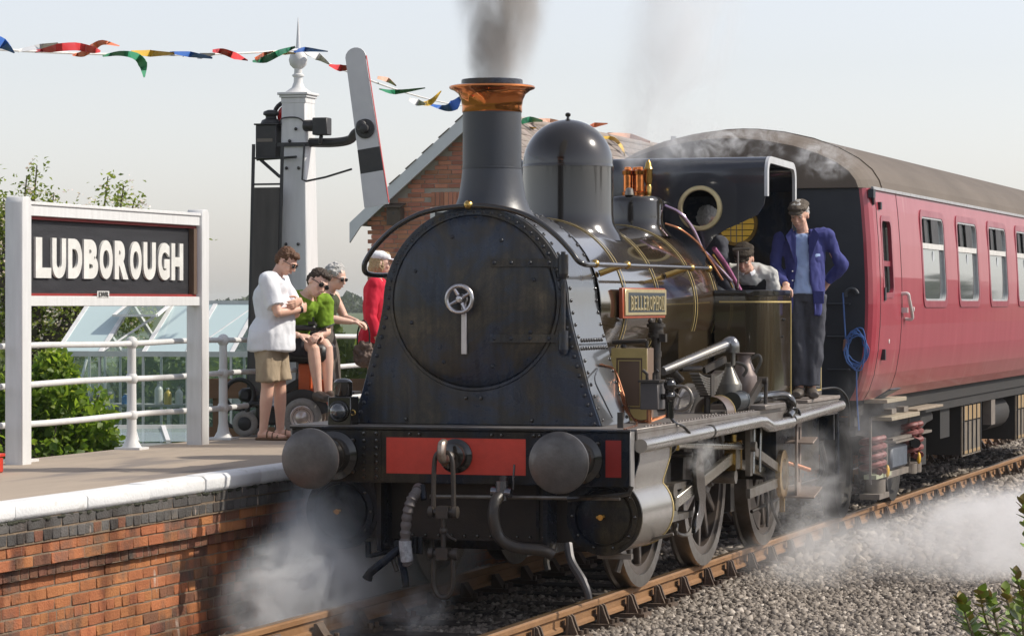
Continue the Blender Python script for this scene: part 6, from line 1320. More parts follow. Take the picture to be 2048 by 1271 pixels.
# rough growth behind: a hedge beyond the garden
hl = []
for _ in range(9000):
    u = tr_.uniform(-200, 760); fw = tr_.uniform(52, 60); x, y = camxy(u, fw); h = 1.55 + .35 * math.sin(u * .021) + .25 * math.sin(u * .05 + 1)
    hl.append(V(x, y, G0 + tr_.random() ** .7 * h))
hg = leaves('garden_hedge', np.array(hl), .22, leafmat('hedge leaf', (.15, .20, .05), (.06, .09, .025), .45), None, 'stuff', asp=.8, seed=6); hg['label'] = 'rough green hedge at the back of the garden'
fl_ = []
for _ in range(5200):
    u = tr_.uniform(250, 780); fw = tr_.uniform(700, 760); x, y = camxy(u, fw); h = 2.3 + .35 * math.sin(u * .04) + .25 * math.sin(u * .13) + 1.6 * math.exp(-((u - 703) / 16) ** 2)
    fl_.append(V(x, y, G0 + tr_.random() * (h + .3)))
fh = leaves('far_treeline', np.array(fl_), 1.3, leafmat('far tree leaf', (.06, .085, .04), (.03, .045, .022)), None, 'stuff', asp=.9, seed=8); fh['label'] = 'far line of trees on the horizon'
rl = []
for _ in range(9000):
    y = tr_.uniform(-45, 150); x = 24 + tr_.gauss(0, 1.0); h = 3.6 + 1.2 * math.sin(y * .23) + .8 * math.sin(y * .7)
    rl.append(V(x, y, G0 + tr_.random() ** .8 * h))
rh = leaves('lineside_trees', np.array(rl), .9, leafmat('lineside leaf', (.075, .085, .05), (.03, .036, .022)), None, 'stuff', asp=.8, seed=9); rh['label'] = 'belt of trees along the far side of the line'
rl = []
for _ in range(7000):
    x = tr_.uniform(-70, 60); y = -62 + tr_.gauss(0, 1.5); h = 5 + 1.5 * math.sin(x * .23) + 1.5 * math.sin(x * .7)
    rl.append(V(x, y, G0 + tr_.random() ** .8 * h))
rh = leaves('lineside_trees', np.array(rl), 1.6, bpy.data.materials['lineside leaf'], None, 'stuff', asp=.8, seed=10); rh['label'] = 'tall trees across the line beyond the end of the platform'
# shrub in the right foreground: every leaf its own part
sx0, sy0 = camxy(2010, 6.0)
shr = thing('privet_shrub', (sx0, sy0, GZ), 'young green shrub with small pointed leaves growing beside the ballast', 'shrub')
leaf_s = M('young shrub leaf', (.21, .29, .045), .4, c2=(.15, .22, .03), ns=20, rand=.35); leaf_t = M('bronze young leaf', (.24, .17, .04), .45, c2=(.18, .13, .03), ns=20, rand=.3)
def leafmesh(mm):
    pr = [(0, 0), (.10, .05), (.24, .12), (.30, .20), (.27, .30), (.18, .40), (0, .52)]; P = []; f = []
    for x, y in pr: P += [(-x * .62, y, .35 * x * x + .02 - .10 * y * y), (0, y, -.10 * y * y), (x * .62, y, .35 * x * x + .02 - .10 * y * y)]
    for i in range(len(pr) - 1): a = i * 3; f += [(a, a + 1, a + 4, a + 3), (a + 1, a + 2, a + 5, a + 4)]
    me = MB().add(np.array(P) * 1.0, f).mesh('leaf', mm, ang=80); return me
lm1, lm2 = leafmesh(leaf_s), leafmesh(leaf_t)
stemm = M('green brown twig', (.12, .09, .05), .7)
nleaf = 0
def twig(pts, d0):
    global nleaf
    P = spline([V(*camxy(u, d), camz(v, d)) for u, v, d in pts], 7); m = MB(); m.tube(P, np.linspace(.0045, .0015, len(P)).tolist(), 6); m.build('stem', stemm, shr)
    for i in range(1, len(P)):
        p = P[i]; k = i / (len(P) - 1)
        if i % 2 and k < .9: continue
        t_ = nrm(P[min(i + 1, len(P) - 1)] - P[i - 1])
        for s in (0, 1):
            az = i * 1.25 + s * PI + tr_.uniform(-.3, .3); side = V(math.cos(az), math.sin(az), 0); d = nrm(side * (1.0 if k < .93 else .45) + t_ * .75); zz = nrm(np.cross(np.cross(d, V(0, 0, 1)), d) + .2 * side)
            x = nrm(np.cross(d, zz)); z = np.cross(x, d); Rm = Matrix((x, d, z)).transposed()
            o = inst('leaf', lm2 if (k > .85 and tr_.random() < .7) else lm1, shr, tuple(p), Rm.to_euler()); s_ = tr_.uniform(.050, .085) * (1 if k < .85 else .72); o.scale = (s_, s_, s_); nleaf += 1
base = (2030, 1750, 6.0)
for tp in ([base, (2010, 1330, 5.9), (1975, 1250, 5.8), (1960, 1190, 5.75), (1922, 1212, 5.75)][:4], [(2010, 1420, 5.9), (1950, 1280, 5.8), (1930, 1225, 5.8), (1922, 1208, 5.8)], [base, (2040, 1330, 5.95), (2025, 1240, 5.9), (2010, 1185, 5.9)], [(2040, 1400, 6), (2000, 1270, 6.05), (1985, 1215, 6.05), (1975, 1195, 6.05)], [base, (2060, 1300, 6.1), (2048, 1220, 6.1), (2032, 1150, 6.1)], [(2060, 1300, 6.1), (2075, 1180, 6.1), (2060, 1080, 6.1), (2045, 1010, 6.1)], [(2060, 1400, 5.7), (2050, 1290, 5.7), (2045, 1230, 5.7), (2050, 1180, 5.7)], [(1990, 1420, 5.9), (1965, 1310, 5.9), (1945, 1265, 5.9), (1935, 1245, 5.9)]):
    twig(tp, 6)
# ------------------------------------------------------------------ people
def remesh(mb, name, mat_, parent, vox=.0055, smooth=3, disp=0, freq=9, stretch=(1, 1, 1), seed=0):
    me = mb.mesh('tmp', None); o = bpy.data.objects.new('tmp', me); C.objects.link(o)
    md = o.modifiers.new('r', 'REMESH'); md.mode = 'VOXEL'; md.voxel_size = vox; md.use_smooth_shade = True
    if smooth: s_ = o.modifiers.new('s', 'SMOOTH'); s_.iterations = smooth; s_.factor = .5
    dg = bpy.context.evaluated_depsgraph_get(); nm = bpy.data.meshes.new_from_object(o.evaluated_get(dg)); bpy.data.objects.remove(o); bpy.data.meshes.remove(me)
    n = len(nm.vertices); v = np.empty(n * 3); nm.vertices.foreach_get('co', v); v = v.reshape(-1, 3)
    if disp:
        no = np.empty(n * 3); nm.vertices.foreach_get('normal', no); no = no.reshape(-1, 3); st = np.array(stretch) * freq
        d = np.array([mnoise.fractal(Vector(p * st) + Vector((seed, 0, 0)), 1, 2, 3) for p in v]); v = v + no * (d * disp * 1.5)[:, None]
    nm.vertices.foreach_set('co', (v - worg(parent)).reshape(-1)); nm.name = name; nm.materials.clear(); nm.materials.append(mat_)
    nm.polygons.foreach_set('use_smooth', np.ones(len(nm.polygons), bool)); nm.update()
    o = bpy.data.objects.new(name, nm); C.objects.link(o); o.parent = parent; return o
skin = M('fair skin', (.80, .53, .42), .48, c2=(.74, .46, .35), ns=12, rv=.06, sss=.12); skin_r = M('ruddy skin', (.78, .48, .36), .48, c2=(.70, .40, .29), ns=12, rv=.06, sss=.12)  # even skin tones, raised to brighten the faces
def frame(fwd, up):
    f = nrm(fwd); r = nrm(np.cross(f, up)); return r, f, np.cross(r, f)
def hand(mb, w_, d, n, curl=.5, thumb=1, k=1.0, spread=.0):
    """palm, four unequal bent fingers and a thumb; d along the hand, n out of the palm, thumb = side"""
    d = nrm(d); n = nrm(n - d * (np.array(n) @ d)); s = nrm(np.cross(d, n)) * thumb
    mb.tube([w_ - d * .03 * k, w_, w_ + d * .05 * k, w_ + d * .092 * k], [(.026 * k, .02 * k), (.028 * k, .018 * k), (.042 * k, .016 * k), (.040 * k, .013 * k)], 12, lat=s)
    for i, L in enumerate((.92, 1.0, .95, .76)):
        p = w_ + d * (.088 - .006 * abs(i - 1)) * k + s * (.0315 - .0215 * i) * k; a = 0; pts = [p - d * .02 * k]; pts.append(p)
        for j, l in enumerate((.046, .029, .022)):
            a += curl * (.7, 1.0, .8)[j]; dd = d * math.cos(a) + n * math.sin(a) + s * spread * (1.5 - i) * .1; p = p + dd * l * L * k; pts.append(p)
        mb.tube(pts, [.0085 * k, .0095 * k, .0088 * k, .0082 * k, .0068 * k], 8)
    p0 = w_ + d * .025 * k + s * .025 * k; p1 = p0 + (d * .6 + s * .7 + n * .35) * .042 * k; p2 = p1 + nrm(d * .9 + s * .2 + n * .5) * .033 * k; p3 = p2 + nrm(d * .9 + n * .6 - s * .1) * .025 * k
    mb.tube([p0, p1, p2, p3], [.015 * k, .0125 * k, .0105 * k, .0085 * k], 8)
def head(mb, c, r, f, u, k=1.0):
    A = np.array([r, f, u]).T; c = np.array(c)
    def E(off, rad): mb.ell(c + A @ (np.array(off) * k), np.array(rad) * k, 18, 12, A)
    E((0, -.008, .025), (.076, .094, .092)); E((0, .022, -.035), (.062, .068, .075)); E((0, .045, -.082), (.036, .034, .026)); E((0, .062, .012), (.056, .026, .045)); E((0, .066, -.048), (.034, .026, .026))
    for s in (-1, 1): E((s * .034, .064, -.02), (.026, .022, .024)); E((s * .076, -.008, -.005), (.009, .020, .032))
    mb.tube([c + A @ (V(0, .085, .022) * k), c + A @ (V(0, .098, -.002) * k), c + A @ (V(0, .108, -.02) * k), c + A @ (V(0, .088, -.028) * k)], [.009 * k, .011 * k, .015 * k, .011 * k], 10)
    E((0, .090, -.052), (.022, .010, .006)); E((0, .088, -.062), (.019, .010, .006)); E((0, .082, .032), (.048, .012, .008))
def face(par, c, r, f, u, k=1.0, hair_m=None):
    A = np.array([r, f, u]).T; c = np.array(c); m = MB()
    for s in (-1, 1): m.ell(c + A @ (V(s * .031, .082, .012) * k), V(.0125, .008, .007) * k, 10, 8, A)
    m.build('eyes', M('eye white', (.6, .56, .52), .2) if 'eye white' not in bpy.data.materials else bpy.data.materials['eye white'], par); m = MB()
    for s in (-1, 1): m.ell(c + A @ (V(s * .030, .0885, .011) * k), V(.0055, .0035, .0055) * k, 8, 6, A)
    m.build('irises', bpy.data.materials['dark brown hair'], par); m = MB()
    for s in (-1, 1): m.tube([c + A @ (V(s * .014, .096, .030) * k), c + A @ (V(s * .032, .094, .037) * k), c + A @ (V(s * .050, .080, .030) * k)], .0045 * k, 6)
    m.build('eyebrows', hair_m or bpy.data.materials['dark brown hair'], par)
    MB().ell(c + A @ (V(0, .0985, -.057) * k), V(.020, .0035, .0028) * k, 10, 6, A).build('mouth', M('lips', (.40, .14, .11), .4) if 'lips' not in bpy.data.materials else bpy.data.materials['lips'], par)
def hairmat(n, c, c2): return M(n, c, .5, c2=c2, ns=60, amt=.2, bump=.6, bs=140)
h_brown = hairmat('dark brown hair', (.06, .035, .02), (.03, .018, .01)); h_red = hairmat('reddish brown hair', (.17, .075, .03), (.09, .04, .018)); h_grey = hairmat('silver grey hair', (.62, .61, .59), (.40, .39, .37)); h_blond = hairmat('blonde hair', (.55, .42, .24), (.38, .27, .13))
def hair(par, c, r, f, u, mat_, k=1.0, style='short', seed=0):
    A = np.array([r, f, u]).T; c = np.array(c); m = MB(); q = random.Random(seed)
    def E(off, rad): m.ell(c + A @ (np.array(off) * k), np.array(rad) * k, 16, 10, A)
    E((0, -.022, .048), (.083, .092, .083)); E((0, -.055, .01), (.074, .058, .075))
    if style == 'short': E((0, .035, .092), (.062, .052, .032))
    if style == 'fluffy':
        for _ in range(26): a = q.uniform(0, 2 * PI); b = q.uniform(.0, 1.3); E((.088 * math.cos(a) * math.cos(b), -.035 + .085 * math.sin(a) * math.cos(b) * (1 if math.sin(a) < 0 else .7), .04 + .085 * math.sin(b)), (.032, .032, .030))
        E((0, -.08, -.03), (.065, .04, .06))
    if style == 'bob': E((0, -.06, -.04), (.078, .055, .09)); E((.066, -.015, -.03), (.022, .05, .075)); E((-.066, -.015, -.03), (.022, .05, .075)); E((0, .04, .095), (.06, .045, .03))
    remesh(m, 'hair', mat_, par, .005, 2, .006, 60, seed=seed)
def arm_pts(a, b, c): return spline([a, b, c], 5)
def figure(name_lab, origin, ang, J, skin_m, clothes, k=1.0, head_pitch=0, head_yaw=0, head_roll=0, hairargs=None, belly=0, headk=1.0, group=None, facial=True):
    """J: joints in the person's own frame (x right, y forward, z up), metres"""
    o = np.array(origin, float); ca_, sa = math.cos(ang), math.sin(ang)   # ang: direction the person faces
    Rm = np.array([[sa, ca_, 0], [-ca_, sa, 0], [0, 0, 1]])
    def T(p): return o + Rm @ np.array(p, float)
    def D(p): return Rm @ np.array(p, float)
    std = dict(pel=(0, 0, .93), waist=(0, .0, 1.08), chest=(0, .0, 1.28), neck=(0, -.01, 1.46), head=(0, .03, 1.625), shR=(.185, -.01, 1.415), shL=(-.185, -.01, 1.415), elR=(.25, -.02, 1.12), elL=(-.25, -.02, 1.12), wrR=(.27, .06, .87), wrL=(-.27, .06, .87), hiR=(.09, 0, .90), hiL=(-.09, 0, .90), knR=(.10, .02, .49), knL=(-.10, .02, .49), anR=(.11, -.03, .085), anL=(-.11, -.03, .085), toR=(.125, .14, .03), toL=(-.125, .14, .03))
    for a in std: std[a] = tuple(np.array(std[a]) * k)
    std.update(J); W = {a: T(p) for a, p in std.items() if a != 'hands'}
    root = thing('person', tuple(o), name_lab, 'person', group)
    lat = nrm(W['shR'] - W['shL']); latp = nrm(W['hiR'] - W['hiL'])
    b = MB()
    def torso(mb, g=0., lo=0, hem=None):
        st = [W['pel'] * 1.0 + (W['pel'] - W['waist']) * .45, W['pel'], W['waist'], W['chest'], (W['chest'] + W['neck']) / 2 + (W['neck'] - W['chest']) * .15, W['neck']]
        rad = [(.145, .105), (.165, .12), (.150, .108 + belly), (.170, .118 + belly * .35), (.150, .098), (.062, .060)]
        fw = D((0, 1, 0)); st = [p + fw * (belly * .6 if i in (2,) else 0) for i, p in enumerate(st)]
        P = spline(st, 4); Rr = [(np.interp(i / 4, range(6), [q[0] for q in rad]) * k + g, np.interp(i / 4, range(6), [q[1] for q in rad]) * k + g) for i in range(len(P))]
        if hem is not None: pl = W['pel'] + D((0, hem[1] * .4, 0)); P = [V(pl[0], pl[1], o[2] + hem[2]), V(pl[0], pl[1], W['pel'][2] + .02)] + P[lo + 1:]; Rr = [(.180 * k + g + .028, .150 * k + g + .028), (.176 * k + g + .022, .146 * k + g + .022)] + Rr[lo + 1:]
        else: P, Rr = P[lo:], Rr[lo:]
        mb.tube(P, Rr, 20, lat=lat)
    def shoulders(mb, g=0):
        for s in 'RL': mb.tube([(W['sh' + s] * .45 + (W['neck'] * .6 + W['chest'] * .4) * .55), W['sh' + s]], [.075 * k + g, .060 * k + g], 12)
    def arm(mb, s, g=0, t0=0., t1=2., fl=0):
        a, e, w_ = W['sh' + s], W['el' + s], W['wr' + s]; P = []; Rr = []
        for t_ in np.linspace(t0, t1, 12):
            p = a + (e - a) * t_ if t_ <= 1 else e + (w_ - e) * (t_ - 1); P.append(p)
            Rr.append(np.interp(t_, [0, .5, 1, 1.3, 2], [.055, .048, .040, .042, .027]) * k + g + fl * max(0, (t_ - t1 + .4)))
        mb.tube(P, Rr, 14)
        if t0 == 0: mb.ell(a, [.060 * k + g] * 3, 14, 10)
        if t1 > 1: mb.ell(e, [.041 * k + g] * 3, 12, 8)
    def leg(mb, s, g=0, t1=2., fl=0, t0=0.):
        h, kn, an = W['hi' + s], W['kn' + s], W['an' + s]; P = []; Rr = []
        for t_ in np.linspace(t0, t1, 14):
            p = h + (kn - h) * t_ if t_ <= 1 else kn + (an - kn) * (t_ - 1); P.append(p); Rr.append(np.interp(t_, [0, .4, 1, 1.35, 1.8, 2], [.088, .080, .056, .058, .040, .036]) * k + g + fl * max(0, t_ - t1 + .6))
        mb.tube(P, Rr, 16)
    def foot(mb, s, g=0, lo=False):
        an, to = W['an' + s], W['to' + s]; d = nrm(to - an); hz = nrm(V(d[0], d[1], 0)) if abs(d[2]) < .98 else d; up = V(0, 0, 1)
        he = an + (to - an) * 0 - hz * .045 * k; he = V(he[0], he[1], to[2])
        mb.tube([he + up * .012, (he * .6 + to * .4) + up * .018, to, to + hz * .045 * k], [(.032 * k + g, .035 * k + g), (.038 * k + g, .036 * k + g), (.044 * k + g, .026 * k + g), (.030 * k + g, .016 * k + g)], 12, lat=np.cross(hz, up))
        if not lo: mb.tube([an, he + hz * .035 * k + up * .02], [.036 * k + g, .036 * k + g], 10)
    torso(b); shoulders(b)
    for s in 'RL': arm(b, s); leg(b, s); foot(b, s)
    hd = J.get('hands', {})
    for s in 'RL':
        d, n, cu = hd.get(s, (W['wr' + s] - W['el' + s], D((0, 1, 0)), .55)) if s not in hd else (D(hd[s][0]), D(hd[s][1]), hd[s][2])
        dn, nn = nrm(d), np.array(n, float); sd = np.cross(dn, nrm(nn - dn * (nn @ dn)))
        inner = D((0, 1, 0)); hand(b, W['wr' + s], d, n, cu, 1 if sd @ inner > 0 else -1, k)
    Hf = D((math.sin(head_yaw) * math.cos(head_pitch), math.cos(head_yaw) * math.cos(head_pitch), -math.sin(head_pitch))); Hu0 = D((math.sin(head_roll) , 0, math.cos(head_roll)))
    r, f, u = frame(Hf, Hu0); hc = W['head']; head(b, hc, r, f, u, k * headk)
    b.tube([W['neck'] - (hc - W['neck']) * .35, W['neck'], hc + u * -.05 * k - f * .015], [.06 * k, .054 * k, .05 * k], 12)
    body_o = remesh(b, 'body', skin_m, root, .0058, 3)
    if facial: face(root, hc, r, f, u, k * headk, (hairargs or (None,))[0])
    if hairargs: hair(root, hc, r, f, u, hairargs[0], k * headk, hairargs[1], hairargs[2])
    ctx = dict(T=T, D=D, W=W, torso=torso, shoulders=shoulders, arm=arm, leg=leg, foot=foot, root=root, hc=hc, r=r, f=f, u=u, k=k, hk=k * headk, lat=lat)
    clothes(ctx); return root
def cloth(n, c, c2=None, rough=.85, ns=6, bump=.25, bs=22): return M(n, c, rough, c2=c2, ns=ns, amt=.3, bump=bump, bs=bs, spec=.25)
def glasses(X, mat_, rim=True):
    m = MB(); A = np.array([X['r'], X['f'], X['u']]).T; k = X['hk']
    for s in (-1, 1): m.ell(X['hc'] + A @ (V(s * .033, .094, .012) * k), V(.027, .008, .019) * k, 12, 8, A); m.tube([X['hc'] + A @ (V(s * .058, .086, .018) * k), X['hc'] + A @ (V(s * .078, .04, .016) * k), X['hc'] + A @ (V(s * .080, -.01, .010) * k)], .0035 * k, 6)
    m.tube([X['hc'] + A @ (V(-.01, .104, .016) * k), X['hc'] + A @ (V(.01, .104, .016) * k)], .004 * k, 6); m.build('sunglasses', mat_, X['root'])
lens = M('dark sunglass lens', (.012, .012, .014), .08)
def collar(X, mat_, w_=.072):
    W = X['W']; n = W['neck']; up = nrm(X['hc'] - n); f = X['D']((0, 1, 0)); r = X['lat']; k = X['k']
    m = MB(); P = []
    for a in np.linspace(-2.75, 2.75, 16): P.append(n + (r * math.sin(a) * w_ - f * math.cos(a) * (w_ * .86)) * k + V(0, 0, .005 - .045 * (abs(a) / 2.75) ** 2) + f * .012)
    m.tube(P, [(.007, .022)] * 16, 8, lat=None); return m

# --- the man in the white shirt
a_fw = 26.0; px_, py_ = camxy(542, 26.0)
white_cloth = cloth('white cotton', (.82, .83, .86), (.72, .74, .78), bump=.2); beige = cloth('beige cotton twill', (.44, .35, .24), (.33, .26, .18), ns=5)
sandal = M('brown leather', (.19, .11, .06), .6, c2=(.12, .07, .04), ns=20)
def sandals(X):
    for s in 'RL':
        an, to = X['W']['an' + s], X['W']['to' + s]; d = to - an; hz = nrm(V(d[0], d[1], 0)); sd = np.cross(hz, V(0, 0, 1)); base = V(an[0], an[1], X['root'].location.z)
        m = MB(); m.tube([base - hz * .06 + V(0, 0, .012), base + hz * .06 + V(0, 0, .012), base + hz * .15 + V(0, 0, .012), base + hz * .225 + V(0, 0, .014)], [(.034, .014), (.040, .014), (.050, .014), (.034, .012)], 14, lat=sd); so = m.build('sandal', sandal, X['root'])
        for q, h in ((.05, .085), (.10, .068), (.145, .056)):
            m = MB(); c_ = base + hz * q; m.tube([c_ + sd * -.046 + V(0, 0, .02), c_ - sd * .032 + V(0, 0, h * .8), c_ + V(0, 0, h), c_ + sd * .032 + V(0, 0, h * .8), c_ + sd * .046 + V(0, 0, .02)], [(.012, .004)] * 5, 8); m.build('strap', sandal, so)
def shorts(X, mat_, t1=.93, g=.030, fl=.04, top=.02):
    m = MB(); W = X['W']; m.tube([W['pel'] + (W['waist'] - W['pel']) * .05, W['pel'] - (W['waist'] - W['pel']) * .15, (W['hiR'] + W['hiL']) / 2 - V(0, 0, .05)], [(.155 * X['k'] + top, .115 * X['k'] + top), (.166 * X['k'] + top, .130 * X['k'] + top), (.16 * X['k'] + top, .11 * X['k'] + top)], 20, lat=nrm(W['hiR'] - W['hiL']))
    for s in 'RL': X['leg'](m, s, g, t1, fl)
    return remesh(m, 'shorts', mat_, X['root'], .009, 3, .012, 8, (1, 1, .45), seed=3)
def polo(X):
    m = MB(); X['torso'](m, .026, 7, (0, .03, .765)); X['shoulders'](m, .024)
    for s in 'RL': X['arm'](m, s, .026, 0, .80, .03)
    remesh(m, 'polo_shirt', white_cloth, X['root'], .009, 4, .016, 6, (1, 1, .55), seed=1); remesh(collar(X, None, .078), 'collar', white_cloth, X['root'], .005, 1)
    shorts(X, beige); sandals(X); glasses(X, lens)
    w_ = X['W']['wrR']; e = X['W']['elR']; d = nrm(w_ - e); q = w_ - d * .02; m = MB(); m.tube([q - d * .012, q + d * .012], .033, 14); m.build('wrist_watch', frame_black, X['root'])
figure('man in white polo shirt and beige shorts standing with folded arms, looking down', (px_, py_, PZ), R(6), dict(
    waist=(0, .01, 1.03), chest=(0, .0, 1.22), neck=(0, .045, 1.40), head=(0, .135, 1.525), shR=(.19, .03, 1.36), shL=(-.19, .03, 1.36), elR=(.24, .13, 1.09), elL=(-.24, .15, 1.08), wrR=(-.02, .265, 1.12), wrL=(.05, .265, 1.19), hands=dict(R=((-1, .15, .15), (0, -1, 0), .35), L=((.9, -.2, -.25), (0, -1, 0), .4)),
    pel=(0, -.01, .90), hiR=(.09, -.01, .87), hiL=(-.09, -.01, .87), knR=(.10, .0, .47), knL=(-.10, .05, .47), anR=(.10, -.04, .085), anL=(-.11, .05, .085), toR=(.12, .12, .03), toL=(-.13, .21, .03)), skin_r, polo, .97, head_pitch=.62, head_yaw=.1, hairargs=(h_red, 'short', 1), belly=.035)

# --- engine driver on the footplate
dx_, dy_ = 1.155, 5.80
navy = cloth('blue work jacket cotton', (.068, .076, .25), (.045, .05, .17), ns=5); sky_b = cloth('pale blue shirt cotton', (.42, .54, .82), (.36, .48, .75)); dark_tr = cloth('dark trouser cloth', (.085, .088, .105), (.055, .057, .068)); tweed = cloth('brown grey tweed', (.17, .14, .11), (.09, .075, .06), ns=90, bump=.4, bs=120)
boot = M('worn black boot', (.06, .05, .042), .5, c2=(.12, .10, .08), ns=12)
def flat_cap(X, mat_, dz=0):
    A = np.array([X['r'], X['f'], X['u']]).T; k = X['hk']; m = MB()
    def E(off, rad, rot=None): m.ell(X['hc'] + A @ (np.array(off) * k), np.array(rad) * k, 18, 10, A if rot is None else A @ np.array(Euler(rot).to_matrix()))
    E((0, .0, .078), (.094, .112, .036)); E((0, -.03, .092), (.092, .085, .040)); E((0, .035, .088), (.088, .08, .030)); E((0, .10, .062), (.070, .045, .010), (-.25, 0, 0)); E((0, -.012, .055), (.084, .1, .018))
    remesh(m, 'flat_cap', mat_, X['root'], .005, 2, .004, 25)
def boots(X):
    m = MB()
    for s in 'RL': X['foot'](m, s, .012)
    o = [MB(), MB()]
    for q, s in zip(o, 'RL'): X['foot'](q, s, .012); remesh(q, 'boot', boot, X['root'], .007, 2)
def trousers(X, mat_):
    m = MB(); W = X['W']; m.tube([W['pel'] + (W['waist'] - W['pel']) * .7, W['pel'], (W['hiR'] + W['hiL']) / 2 - V(0, 0, .06)], [(.165, .125), (.178, .135), (.16, .11)], 20, lat=nrm(W['hiR'] - W['hiL']))
    for s in 'RL': X['leg'](m, s, .026, 1.93, .012)
    remesh(m, 'trousers', mat_, X['root'], .009, 3, .014, 8, (1, 1, .5), seed=8)
def driver(X):
    T, D, W = X['T'], X['D'], X['W']; trousers(X, dark_tr); boots(X); flat_cap(X, tweed)
    m = MB(); X['torso'](m, .014, 3); remesh(m, 'shirt', sky_b, X['root'], .009, 3, .008, 9, seed=2); remesh(collar(X, None, .074), 'shirt_collar', sky_b, X['root'], .005, 1)
    m = MB()   # open jacket: two fronts, back and sleeves
    P = []; st = [(.70, .20, .155), (.82, .205, .155), (.97, .20, .150), (1.12, .195, .145), (1.26, .205, .145), (1.36, .19, .125), (1.43, .12, .09)]
    n = 30; rows_ = []
    for z, a, b_ in st:
        row = []
        gap = np.interp(z, [.70, 1.0, 1.38, 1.43], [.55, .36, .27, .55])
        for i in range(n + 1):
            th = PI / 2 + gap + (2 * PI - 2 * gap) * i / n; row.append((a * math.cos(th) * .92, b_ * math.sin(th) * .95, z))
        rows_.append(row)
    V_ = [T(p) for row in rows_ for p in row]; F_ = [(j * (n + 1) + i, j * (n + 1) + i + 1, (j + 1) * (n + 1) + i + 1, (j + 1) * (n + 1) + i) for j in range(len(st) - 1) for i in range(n)]
    V2 = [T((p[0] * .93, p[1] * .92, p[2])) for row in rows_ for p in row]; N = len(V_)
    F2 = [tuple(q + N for q in f_[::-1]) for f_ in F_]; edge = []
    for j in range(len(st) - 1):
        for i in (0, n): a = j * (n + 1) + i; b_ = a + n + 1; edge.append((a, b_, b_ + N, a + N))
    for i in range(n):
        for j in (0, len(st) - 1): a = j * (n + 1) + i; edge.append((a, a + 1, a + 1 + N, a + N))
    m.add(V_ + V2, F_ + F2 + edge)
    for s in 'RL': X['arm'](m, s, .017, 0, 1.92, .0)
    for s in 'RL': m.tube([W['sh' + s] * .5 + W['neck'] * .5 - V(0, 0, .03), W['sh' + s]], [.072, .08], 12)
    jk = remesh(m, 'jacket', navy, X['root'], .009, 3, .016, 7, (1, 1, .6), seed=4)
    for s in (-1, 1):
        q = MB(); q.add([T(p) for p in ((s * .055, .155, 1.12), (s * .11, .155, 1.30), (s * .14, .13, 1.38), (s * .09, .09, 1.44), (s * .06, .13, 1.36), (s * .055, .165, 1.12), (s * .11, .168, 1.30), (s * .145, .145, 1.38), (s * .09, .105, 1.45), (s * .055, .145, 1.36))], [(0, 1, 2, 3, 4), (9, 8, 7, 6, 5), (0, 5, 6, 1), (1, 6, 7, 2), (2, 7, 8, 3), (3, 8, 9, 4), (4, 9, 5, 0)]); q.build('lapel', navy, jk)
        q = MB(); c_ = T((s * .135, .122, .86)); q.obox(c_, (.09, .010, .11), (0, 0, X['ang'])) ; q.build('pocket', navy, jk, bevel=.004)
    for z in (1.08, 1.0, .92): MB().ell(T((.085, .152, z)), (.007, .007, .007), 8, 6).build('button', white_paint, jk)
    
def driver_w(X): X['ang'] = R(-78) + PI / 2; driver(X)
figure('man in open blue work jacket, pale blue shirt and flat cap standing on the footplate', (dx_, dy_, 1.247), R(-80), dict(
    head=(.03, .075, 1.555), neck=(0, .02, 1.41), chest=(0, .0, 1.25), waist=(0, .0, 1.05), pel=(0, 0, .91), shR=(.195, .0, 1.375), shL=(-.195, .0, 1.375), elR=(.235, .04, 1.10), elL=(-.32, -.07, 1.13), wrR=(.13, .27, .955), wrL=(-.20, -.15, .98), hands=dict(R=((.1, .55, -.5), (0, -.3, -1), .35), L=((.6, -.2, -.5), (0, 1, 0), .5)),
    hiR=(.085, 0, .88), hiL=(-.085, 0, .88), knR=(.06, .04, .47), knL=(-.075, .0, .47), anR=(.03, -.01, .085), anL=(-.07, -.03, .085), toR=(.05, .14, .035), toL=(-.09, .12, .035)), skin_r, driver_w, .965, head_pitch=.38, head_yaw=.25, hairargs=(h_grey, 'short', 3))

# --- fireman bending in the cab
def fireman(X):
    m = MB(); X['torso'](m, .014, 3); X['shoulders'](m, .016)
    for s in 'RL': X['arm'](m, s, .024, 0, 1.85)
    remesh(m, 'shirt', cloth('grey white shirt cotton', (.55, .55, .53), (.45, .45, .43)), X['root'], .009, 3, .014, 8, seed=6); m = MB(); X['torso'](m, .030, 6, None)
    W = X['W']; m = MB(); f = X['D']((0, 1, 0)); m.tube([W['pel'], W['waist'], W['chest'], W['chest'] * .5 + W['neck'] * .5], [(.20, .16), (.195, .155), (.205, .16), (.15, .13)], 18, lat=X['lat']); remesh(m, 'waistcoat', cloth('black waistcoat cloth', (.02, .02, .022)), X['root'], .009, 3, .006, 9)
    flat_cap(X, cloth('dark brown tweed', (.075, .06, .045), (.045, .036, .028), ns=90, bump=.4, bs=120)); trousers(X, dark_tr); boots(X); remesh(collar(X, None, .07), 'shirt_collar', white_cloth, X['root'], .005, 1)
fhx, fhy, fhz = at(1490, 507, 'y', 5.12)
